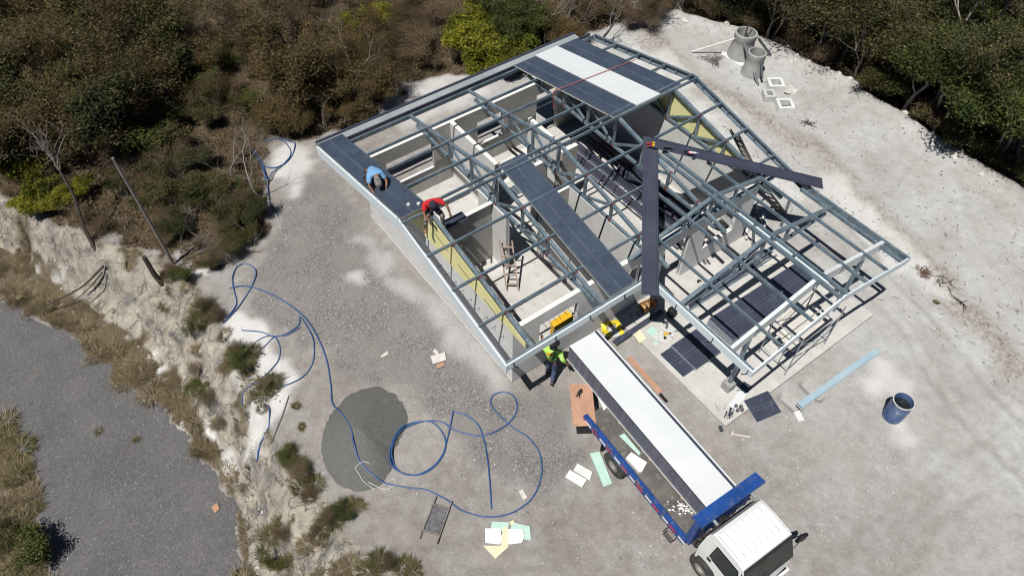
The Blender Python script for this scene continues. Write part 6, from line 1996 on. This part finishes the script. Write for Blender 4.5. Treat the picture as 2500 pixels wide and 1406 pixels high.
obj('branches', mb, 'bark', dt)
po = thing('utility_pole', 'slim grey leaning wooden pole standing in the brush', 'pole', (-5.79, 11.84, 0))
obj('pole_shaft', MB().tube([(0, 0, -.2), tuple(at(275, 386, 4.9)-np.array([-5.79, 11.84, 0]))], [.058, .045], 10), 'timber_grey', po)
obj('pole_wire', MB().tube([tuple(at(275, 386, 4.8)-np.array([-5.79, 11.84, 0])), tuple(at(256, 400, 4.3)-np.array([-5.79, 11.84, 0])), tuple(at(248, 425, 3.7)-np.array([-5.79, 11.84, 0]))], .012, 5), 'rebar', po)
sq = at(392, 682, 0)
o = obj('tree_stump', MB().tube([(0, 0, -.2), (-.1, .05, .5), tuple(at(346, 618, 1.35)-np.array([sq[0], sq[1], 0]))], [.11, .09, .075], 9), 'bark_dark', smooth=True)
o.location = (sq[0], sq[1], hz(sq[0], sq[1]))
tag(o, 'dark broken tree stump leaning beside the foot of the wooden pole', 'stump')
fb = MB()
e = lambda x, y, z: tuple(at(x, y, z))
limb([e(50, 780, -1.75), e(130, 738, -1.45), e(200, 700, -1.05), e(252, 650, -.4)], .012, .045, fb)
limb([e(170, 745, -1.5), e(215, 705, -1.0), e(250, 665, -.5)], .01, .03, fb)
tag(obj('fallen_branch', fb, 'bark_dark'), 'long fallen branch lying down the rock cut to the road', 'branch')
# low green brush along the yard edge
LG = 'low green bushes along the brush edge'
for (x, y, s_) in ((430, 460, 1.0), (500, 440, 1.0), (480, 500, .9), (560, 490, .95), (600, 530, .85), (540, 560, .8), (590, 590, .6), (560, 615, .6), (620, 580, .55), (530, 630, .5), (450, 540, .8), (380, 470, .9), (410, 400, .9), (350, 420, .8), (600, 455, .6), (470, 390, .8), (300, 440, .7)):
    plant(('green2', 'green1')[int(x+y) % 2], x, y, .55*s_, s_*.82, 'low green bush in the brush beside the gravel yard', 'bush', LG)
YL = 'yellow green bushes above the rock cut'
for (x, y, s_) in ((60, 425, .8), (105, 455, .75), (140, 500, .6), (85, 500, .6), (30, 400, .7), (200, 470, .5)):
    plant('yellow1', x, y, .7*s_, s_*.85, 'yellow green bush on top of the rock cut by the dead tree', 'bush', YL)
EB = 'brown shrubs at the brush edge'
for i in range(46):
    x, y = vr.uniform(0, 640), vr.uniform(360, 700)
    q = at(x, y, 0)
    if not inside(LITTER_P, np.array([q[0]]), np.array([q[1]]))[0]: continue
    plant(('brown2', 'brown1')[i % 2], x, y, .35, vr.uniform(.45, .75), 'low brown shrub in the dry brush above the rock cut', 'shrub', EB)
# bushes at the bottom left verge
for (k, x, y, s_, lb) in (('green1', 60, 1355, .85, 'fresh green bush on the verge at the lower left corner'), ('green2', 15, 1330, .6, 'darker green bush behind the fresh one at the lower left corner')):
    q = at(x, y, -1.5)
    use(k, q[0], q[1], hz(q[0], q[1]), 0, s_, lb, 'bush', None)

for i in range(44):
    x, y = vr.uniform(-20, 1120), vr.uniform(-60, 330)
    q = at(x, y, 0)
    if not inside(LITTER_P, np.array([q[0]]), np.array([q[1]]))[0]: continue
    use(('bare2', 'bare1', 'twig2')[i % 3], q[0], q[1], hz(q[0], q[1])-.1, vr.uniform(0, 6.28), vr.uniform(.5, .95), 'thin bare grey sapling on the wooded slope', 'sapling', 'bare saplings on the wooded slope')
for i in range(16):
    x, y = vr.uniform(300, 620), vr.uniform(380, 620)
    q = at(x, y, 0)
    use('bare2', q[0], q[1], hz(q[0], q[1])-.1, vr.uniform(0, 6.28), vr.uniform(.3, .55), 'small bare twiggy bush among the low green bushes', 'bush', 'bare twiggy bushes at the brush edge')
# grass tufts
def tuft(key, x, y, z, s_, lb, grp):
    q = at(x, y, z)
    o = use(key, q[0], q[1], hz(q[0], q[1]), vr.uniform(0, 6), s_, lb, 'grass tuft', grp)
    return o
GT = 'green grass tufts on the bank'
for (x, y, s_, z) in ((655, 935, 1.15, 0), (645, 960, .9, 0), (668, 950, .9, 0), (705, 1105, .8, 0), (720, 1130, .9, 0), (745, 1155, .9, 0), (735, 1190, .9, 0), (770, 1180, .8, 0), (755, 1215, .8, 0), (840, 1245, 1.0, 0), (815, 1265, 1.0, 0), (795, 1285, .9, 0), (865, 1235, .8, 0),
        (500, 765, 1.0, -.2), (490, 795, 1.0, -.3), (515, 780, .9, -.2), (930, 1370, 1.0, 0), (985, 1385, 1.0, 0), (1010, 1395, .8, 0), (900, 1395, .9, 0), (660, 1310, .9, -1), (640, 1345, .9, -1.2), (690, 1290, .8, -.8), (595, 885, 1.0, -.1), (575, 870, .8, -.1), (610, 900, .8, 0)):
    tuft('tuft1', x, y, z, s_, 'green grass tuft among several on the rocky bank beside the yard', GT)
for i, (x, y, s_) in enumerate(((650, 950, .34), (712, 1120, .36), (742, 1165, .40), (760, 1205, .36), (845, 1250, .34), (805, 1280, .38), (770, 1300, .34), (600, 890, .40), (575, 860, .36), (500, 780, .5), (480, 810, .45), (545, 800, .4), (940, 1385, .4), (650, 1330, .45), (680, 1295, .4), (470, 880, .45), (460, 920, .5), (490, 960, .45), (420, 690, .5), (455, 710, .5), (520, 1010, .3))):
    q = at(x, y, 0 if x > 560 else -.4)
    use(('brown2', 'green1', 'brown1')[i % 3], q[0], q[1], hz(q[0], q[1])-.03, vr.uniform(0, 6), s_, 'small scruffy bush on the rocky bank between road and yard', 'bush', 'scruffy bushes on the bank')
for (x, y, lb) in ((723, 992, 'small olive grass tuft on the chalk, the farther of two'), (737, 1042, 'small round grass tuft on the chalk nearer the gravel heap'), (985, 228, 'grass tuft on the sand behind the back eave'), (243, 1052, 'small weed in the road, left of the pair'), (334, 1073, 'small weed in the road, right of the pair'), (2285, 738, 'small green weed on the pale ground beyond the porch')):
    tuft('tuft2', x, y, -2 if y > 1045 else 0, .55 if x < 400 or x > 2000 else .8, lb, None)
for (x, y, s_) in ((770, 1305, 1.0), (740, 1320, .9), (790, 1320, .8), (700, 1335, .9), (620, 860, .9), (560, 845, .9), (540, 800, .9), (480, 850, 1.0), (465, 900, 1.0), (490, 940, .9), (510, 1000, .8), (860, 1380, .9), (830, 1395, .9), (780, 1400, .9), (430, 700, .9), (470, 730, .9), (400, 740, .8), (640, 1000, .7)):
    tuft('straw1', x, y, 0 if x > 560 else -.6, s_, 'brown dry grass tuft on the rocky bank between road and yard', 'dry grass tufts on the bank')
for i in range(70):
    f_ = i/69
    k = f_*(len(ROADL)-2)
    a_, b_ = ROADL[int(k)], ROADL[int(k)+1]
    c_, d_ = FOOT[min(int(k*(len(FOOT)-2)/(len(ROADL)-2)), len(FOOT)-2)], None
    x, y = a_[0]+(b_[0]-a_[0])*(k-int(k)), a_[1]+(b_[1]-a_[1])*(k-int(k))
    if vr.random() < (.8 if i < 26 else .45): continue
    x, y = x+vr.uniform(-.05, .55), y+vr.uniform(-.1, .45)
    o = use(('straw1', 'straw2')[i % 2], x, y, hz(x, y), vr.uniform(0, 6), vr.uniform(.8, 1.35), 'straw coloured grass tuft in the strip along the road edge below the rock', 'grass tuft', 'straw tufts along the road edge')
for i in range(46):
    k = vr.uniform(0, len(ROADR)-1.01)
    a_, b_ = ROADR[int(k)], ROADR[int(k)+1]
    x, y = a_[0]+(b_[0]-a_[0])*(k-int(k))-vr.uniform(-.05, 1.3), a_[1]+(b_[1]-a_[1])*(k-int(k))-vr.uniform(-.1, .3)
    o = use(('straw2', 'tuft1', 'straw1')[i % 3], x, y, hz(x, y), vr.uniform(0, 6), vr.uniform(.9, 1.4), 'grass tuft on the verge at the lower left side of the road', 'grass tuft', 'verge tufts at the lower left')

# the wood beyond the clearing
FW = 'trees of the wood beyond the clearing'
rim_px = [(1500, -60), (1660, 40), (1800, 75), (1900, 120), (2050, 195), (2200, 290), (2350, 385), (2500, 475), (2700, 580)]
nf = 0
row = 0
yy = -150
while yy < 520:
    xx = 1530 + (row % 2)*38
    while xx < 2660:
        x, y = xx+vr.uniform(-20, 20), yy+vr.uniform(-16, 16)
        rim_y = np.interp(x, [p_[0] for p_ in rim_px], [p_[1] for p_ in rim_px])
        zc = 2.1
        q = at(x, y, zc-.8)
        if y < rim_y-62 and inside(P_FAR, np.array([q[0]]), np.array([q[1]]))[0]:
            k = ('dark1', 'dark3', 'dark2', 'olive2', 'dark1', 'dark3', 'lean1')[nf % 7]
            if x > 2250 and y > 150 and nf % 3: k = 'dark3'
            if x < 2190 and nf % 5: k = ('twig1', 'twig2')[nf % 2]
            if x < 2190 and y > rim_y-105: k = 'twig1'
            use(k, q[0], q[1], hz(q[0], q[1])-.05, vr.uniform(0, 6.28), vr.uniform(.95, 1.3), 'twiggy dark tree in the thicket behind the concrete tanks' if x < 2190 else 'leafy tree in the dark wood beyond the far rim of the clearing', 'tree', 'twiggy trees behind the tanks' if x < 2190 else FW)
            nf += 1
        xx += 78
    yy += 58
    row += 1
TRK = 'leaning trunks at the rim of the wood'
for (x, y, x2, y2, h, r) in ((2105, 165, 2160, 80, 1.9, .075), (2140, 165, 2190, 80, 2.0, .05), (2270, 265, 2310, 190, 1.9, .06), (2310, 290, 2350, 220, 2.0, .05), (2325, 300, 2385, 220, 2.2, .06), (2335, 305, 2400, 235, 2.4, .05), (2440, 380, 2490, 300, 2.2, .06), (2500, 450, 2560, 380, 2.2, .07), (1880, 95, 1925, 35, 2.0, .05), (2060, 120, 2080, 45, 2.0, .05), (1900, 65, 1990, 0, 2.4, .06), (2215, 195, 2250, 120, 2.2, .045), (2020, 110, 2035, 30, 2.1, .04)):
    q, e2 = at(x, y, -.1), at(x2, y2, h)
    mb = MB()
    d = e2-q
    limb([(0, 0, -.3), tuple(d*.35+np.array([.06, -.04, 0])), tuple(d*.7), tuple(d*1.15)], r, r*.55, mb)
    for k in range(4):
        f_ = vr.uniform(.55, 1.0)
        limb([tuple(d*f_), tuple(d*f_+np.array([vr.uniform(-.5, .5), vr.uniform(-.5, .5), vr.uniform(.3, .9)]))], r*.4, .008, mb)
    o = obj('bare_snag', mb, 'bark_pale' if r > .055 else 'bark')
    o.location = (q[0], q[1], q[2]+.05)
    tag(o, 'pale leaning trunk at the rim of the dark wood', 'trunk', TRK)
for i in range(60):
    f_ = vr.random()
    k = f_*(len(RIM)-2)
    x, y = RIM[int(k)][0]+(RIM[int(k)+1][0]-RIM[int(k)][0])*(k-int(k)), RIM[int(k)][1]+(RIM[int(k)+1][1]-RIM[int(k)][1])*(k-int(k))
    x, y = x+vr.uniform(.2, 1.8), y+vr.uniform(.2, 1.2)
    use(('brown1', 'green2', 'brown2')[i % 3], x, y, hz(x, y)-.05, vr.uniform(0, 6), vr.uniform(.5, .95), 'undergrowth shrub at the foot of the wood beyond the clearing', 'shrub', 'undergrowth at the rim of the wood')

# ------------------------------------------------------------------ ground cover nobody could count
def scatter_mask(mask_poly_fn, n, bounds, seed):
    nr = np.random.RandomState(seed)
    X = nr.uniform(bounds[0], bounds[1], n)
    Y = nr.uniform(bounds[2], bounds[3], n)
    k = mask_poly_fn(X, Y)
    return X[k], Y[k], nr
def in_view(X, Y, m=120):
    d = np.stack([X-CAM[0], Y-CAM[1], np.full(X.shape, -CAM[2])], 1)
    z = d@_fw
    sx, sy = 1250+F_PX*(d@_r2)/z, 703-F_PX*(d@_u2)/z
    return (z > 0) & (sx > -m) & (sx < 2500+m) & (sy > -m*1.5) & (sy < 1406+m)
def warp(X, Y):
    return X+(fbm(X*1.3, Y*1.3, 61)-.5)*1.3, Y+(fbm(X*1.3, Y*1.3, 71)-.5)*1.3
def lit_fn(X, Y):
    A, B = warp(X, Y)
    return in_view(X, Y) & (inside(LITTER_P, A, B) | (inside(P_FAR, A, B) & (dist_line(RIM, X, Y) > .5))) & ~((X > -.1) & (X < 12.3) & (Y > -.2) & (Y < 11.4))
X, Y, nr = scatter_mask(lit_fn, 1500000, (-16, 42, 0, 42), 41)
n = min(len(X), 330000)
X, Y = X[:n], Y[:n]
Z0 = height(X[:, None], Y[:, None])[:, 0]
dens = fbm(X*.55, Y*.55, 201, 4)
hmax = np.clip((dens-.40)*2.4, .03, 1)*.55
hgt = hmax*nr.uniform(0, 1, n)**1.3
c = np.stack([X, Y, Z0+hgt+.01], 1)
d = nr.normal(0, 1, (n, 3))
d[:, 2] = np.abs(d[:, 2])*1.1
d /= np.linalg.norm(d, axis=1)[:, None]
s_ = np.cross(d, nr.normal(0, 1, (n, 3)))
s_ /= np.linalg.norm(s_, axis=1)[:, None]
blade = nr.random_sample(n) < .55
ln = np.where(blade, nr.uniform(.10, .26, n), nr.uniform(.04, .10, n))[:, None]
wd = np.where(blade, .012, .032)[:, None]*nr.uniform(.6, 1.3, n)[:, None]
v = np.stack([c-d*ln*.5, c+s_*wd, c+d*ln*.5, c-s_*wd], 1).reshape(-1, 3)
f = np.arange(n*4).reshape(n, 4)
tint = np.clip(nr.normal(.47, .2, n) + (fbm(X*.9, Y*.9, 211, 3)-.5)*.5, 0, 1)
ug = np_mesh('dry_undergrowth', v, f, 'litter', tint)
tag(ug, 'dry brown undergrowth and leaf litter covering the wooded slopes', 'undergrowth', None, 'stuff')
# dry grass and litter on bank ledges and the road verges
def verge_fn(X, Y):
    A, B = X+(fbm(X*1.3, Y*1.3, 61)-.5)*.6, Y+(fbm(X*1.3, Y*1.3, 71)-.5)*.6
    bank = ~inside(P_PLAT, A, B) & ~inside(P_LOW, A, B) & (fbm(X*.9, Y*.9, 91) > .57)
    low = inside(P_LOW, A, B) & ~inside(P_ROAD, X+(fbm(X*1.5, Y*1.5, 101)-.5)*.7, Y)
    return in_view(X, Y) & (bank | low) & (fbm(X*2.2, Y*2.2, 95) > .40)
X, Y, nr = scatter_mask(verge_fn, 700000, (-17, -3, -6, 20), 43)
n = min(len(X), 150000)
X, Y = X[:n], Y[:n]
Z0 = height(X[:, None], Y[:, None])[:, 0]
ln = (nr.uniform(.08, .34, n)*np.clip(fbm(X*1.3, Y*1.3, 331)*1.8-.2, .3, 1.2))[:, None]
a = fbm(X*.8, Y*.8, 301)*12 + nr.normal(0, .45, n)
d = np.stack([np.cos(a), np.sin(a), nr.uniform(.05, .8, n)], 1)
d /= np.linalg.norm(d, axis=1)[:, None]
s_ = np.stack([-np.sin(a), np.cos(a), np.zeros(n)], 1)*.008
c = np.stack([X, Y, Z0], 1)
v = np.stack([c-s_, c+s_, c+d*ln], 1).reshape(-1, 3)
vg = np_mesh('verge_grass', v, np.arange(n*3).reshape(n, 3), 'straw', np.clip(nr.normal(.45, .22, n), 0, 1))
tag(vg, 'dry grass on the ledges of the bank and along the road', 'grass', None, 'stuff')
# stones, dark and pale
def stones(name, n, fn, bounds, r0, r1, mat, seed, label):
    X, Y, nr = scatter_mask(fn, n*12, bounds, seed)
    n = min(n, len(X))
    X, Y = X[:n], Y[:n]
    Z0 = height(X[:, None], Y[:, None])[:, 0]
    r = r0+(r1-r0)*nr.uniform(0, 1, n)**3
    base = np.array([(1, 0, 0), (.5, .87, 0), (-.5, .87, 0), (-1, 0, 0), (-.5, -.87, 0), (.5, -.87, 0), (.35, .3, .62), (-.4, .25, .58), (0, -.4, .6)])
    fs = np.array([(0, 1, 6), (1, 7, 6), (1, 2, 7), (2, 3, 7), (3, 8, 7), (3, 4, 8), (4, 5, 8), (5, 6, 8), (5, 0, 6), (6, 7, 8)])
    v = base[None]*(1+nr.uniform(-.3, .3, (n, 9, 1)))*r[:, None, None]
    an = nr.uniform(0, 6.28, n)
    c_, s2 = np.cos(an)[:, None], np.sin(an)[:, None]
    v = np.stack([v[..., 0]*c_-v[..., 1]*s2*.75, v[..., 0]*s2+v[..., 1]*c_*.75, v[..., 2]], -1)
    v += np.stack([X, Y, Z0-.004], 1)[:, None]
    f = (np.arange(n)[:, None, None]*9+fs[None]).reshape(-1, 3)
    tag(np_mesh(name, v.reshape(-1, 3), f, mat), label, 'stones', None, 'stuff')
def yard_fn(X, Y):
    return in_view(X, Y, 30) & inside(P_PLAT, X, Y) & ~inside(LITTER_P, X, Y) & ~inside(P_FAR, X, Y) & ~((X > -.1) & (X < 12.3) & (Y > -4.1) & (Y < 11.2)) & ((fbm(X*.7, Y*.7, 401) > .47) | (X > 13))
stones('pale_stones', 6000, yard_fn, (-8, 36, -12, 16), .006, .042, 'rock_mid', 51, 'small pale stones scattered over the limestone yard')
stones('dark_stones', 2600, lambda X, Y: yard_fn(X, Y) & ((X > 13) | (X < 1.0)), (-8, 36, -12, 16), .008, .06, 'rock_dark', 52, 'small dark stones scattered over the limestone yard')
stones('rim_stones', 420, lambda X, Y: in_view(X, Y) & (dist_line(RIM, X, Y) < .55), (8, 40, -8, 20), .03, .22, 'rock', 53, 'pale rubble along the rim of the clearing')
stones('bank_stones', 350, lambda X, Y: in_view(X, Y) & ~inside(P_ROAD, X, Y) & (dist_line(FOOT, X, Y) < .9), (-14, -3, -5, 18), .012, .07, 'rock_mid', 54, 'pale rubble at the foot of the rock cut')
tw = MB()
rg = random.Random(88)
for k in range(560):
    x, y = rg.uniform(1700, 2600), rg.uniform(120, 1000)
    q = at(x, y, 0)
    if q[0] < 13 or inside(P_FAR, np.array([q[0]]), np.array([q[1]]))[0] or rg.random() > .25+.75*float(fbm(np.array([q[0]*.5]), np.array([q[1]*.5]), 5)[0] > .48): continue
    z = hz(q[0], q[1])+.012
    a, ln = rg.uniform(0, 6.28), rg.uniform(.08, .34)
    p0 = (q[0], q[1], z)
    p1 = (q[0]+math.cos(a)*ln*.5, q[1]+math.sin(a)*ln*.5, z+.015)
    a += rg.uniform(-.8, .8)
    p2 = (p1[0]+math.cos(a)*ln*.5, p1[1]+math.sin(a)*ln*.5, z)
    tw.tube([p0, p1, p2], [.007, .006, .003], 4)
tag(obj('twigs', tw, 'bark'), 'twigs scattered over the far side of the clearing', 'twigs', None, 'stuff')
# single rocks, roots and sticks
def rock(x, y, r, mat, lb, seed, z=.0, sq=(1, .8, .6)):
    q = at(x, y, r*.3)
    o = blob('rock', (q[0], q[1], hz(q[0], q[1])-.05*r), (r*sq[0], r*sq[1], r*sq[2]*.6), mat, lb, 'rock', None, seed)
    o.rotation_euler = (0, 0, seed)
    return o
rock(2057, 112, .24, 'foam_white', 'bright white rock at the foot of the wood', 3)
rock(2022, 126, .10, 'rock', 'small pale rock left of the bright white one', 4)
rock(2168, 208, .30, 'rock', 'pale boulder at the rim below the brush heap', 5)
rock(1932, 218, .36, 'rock', 'rough limestone boulder beside the white basin', 6)
rock(2285, 282, .18, 'rock_dark', 'grey boulder on the rubble rim under the trees', 7)
rock(2405, 870, .10, 'rock', 'pale stone on the open ground far right', 8)
rock(1922, 100, .09, 'rock', 'small stone by the trees behind the tanks', 9)
def sticks(x, y, n, ln, mat, lb, cat, seed, rad=.25, up=.25):
    rg = random.Random(seed)
    mb = MB()
    for k in range(n):
        a = rg.uniform(0, 6.28)
        p0 = Vector((rg.gauss(0, rad*.5), rg.gauss(0, rad*.5), rg.uniform(0, up*.4)))
        d = Vector((math.cos(a), math.sin(a), rg.uniform(-.1, .35)))*ln*rg.uniform(.5, 1)
        mb.tube([p0, p0+d*.5+Vector((rg.gauss(0, .03), rg.gauss(0, .03), .03)), p0+d], [.014, .011, .005], 5)
    q = at(x, y, 0)
    o = obj('brush_heap', mb, mat)
    o.location = (q[0], q[1], hz(q[0], q[1])+.01)
    return tag(o, lb, cat)
sticks(2255, 668, 46, .24, 'bark_red', 'reddish root clump lying beyond the porch corner', 'roots', 1, .2, .25)
sticks(2240, 225, 90, .9, 'timber', 'heap of reddish brown cut brush at the rim of the wood', 'brush', 2, .9, .5)
sticks(2345, 745, 7, .5, 'bark_dark', 'dark split root piece on the pale ground far right', 'roots', 3, .08, .1)
sticks(1972, 305, 14, .35, 'bark_dark', 'dark root lump on the track by the basins', 'roots', 4, .12, .2)
sticks(1740, 150, 40, .5, 'bark', 'grey dry brush bundle beside the larger concrete tank', 'brush', 5, .3, .35)
sticks(2300, 690, 12, .5, 'bark', 'thin root tangle next to the reddish clump', 'roots', 6, .3, .1)
sticks(500, 605, 60, .6, 'bark_pale', 'heap of grey cut twigs at the brush edge', 'brush', 7, .35, .4)
sticks(1925, 120, 30, .7, 'bark', 'brushwood under the trees behind the tanks', 'brush', 9, .5, .4)
wh = plate('white_sheet', [(1612, 38), (1626, 22), (1640, 34), (1628, 42)], .05, .02, 'bright_steel', 'pale sheet scrap in the brush behind the far gable', 'sheet')
rod = MB().tube([at(705, 965, .03), at(690, 1010, .04), at(660, 1085, .03)], .012, 5)
tag(obj('thin_rod', rod, 'timber_grey'), 'thin rod lying on the chalk between grass tufts', 'rod')
ws_ = plate('rusty_plate', [(516, 1236), (530, 1226), (536, 1240), (524, 1252)], -1.93, .02, 'plywood', 'rusty round lid scrap on the road edge', 'lid')
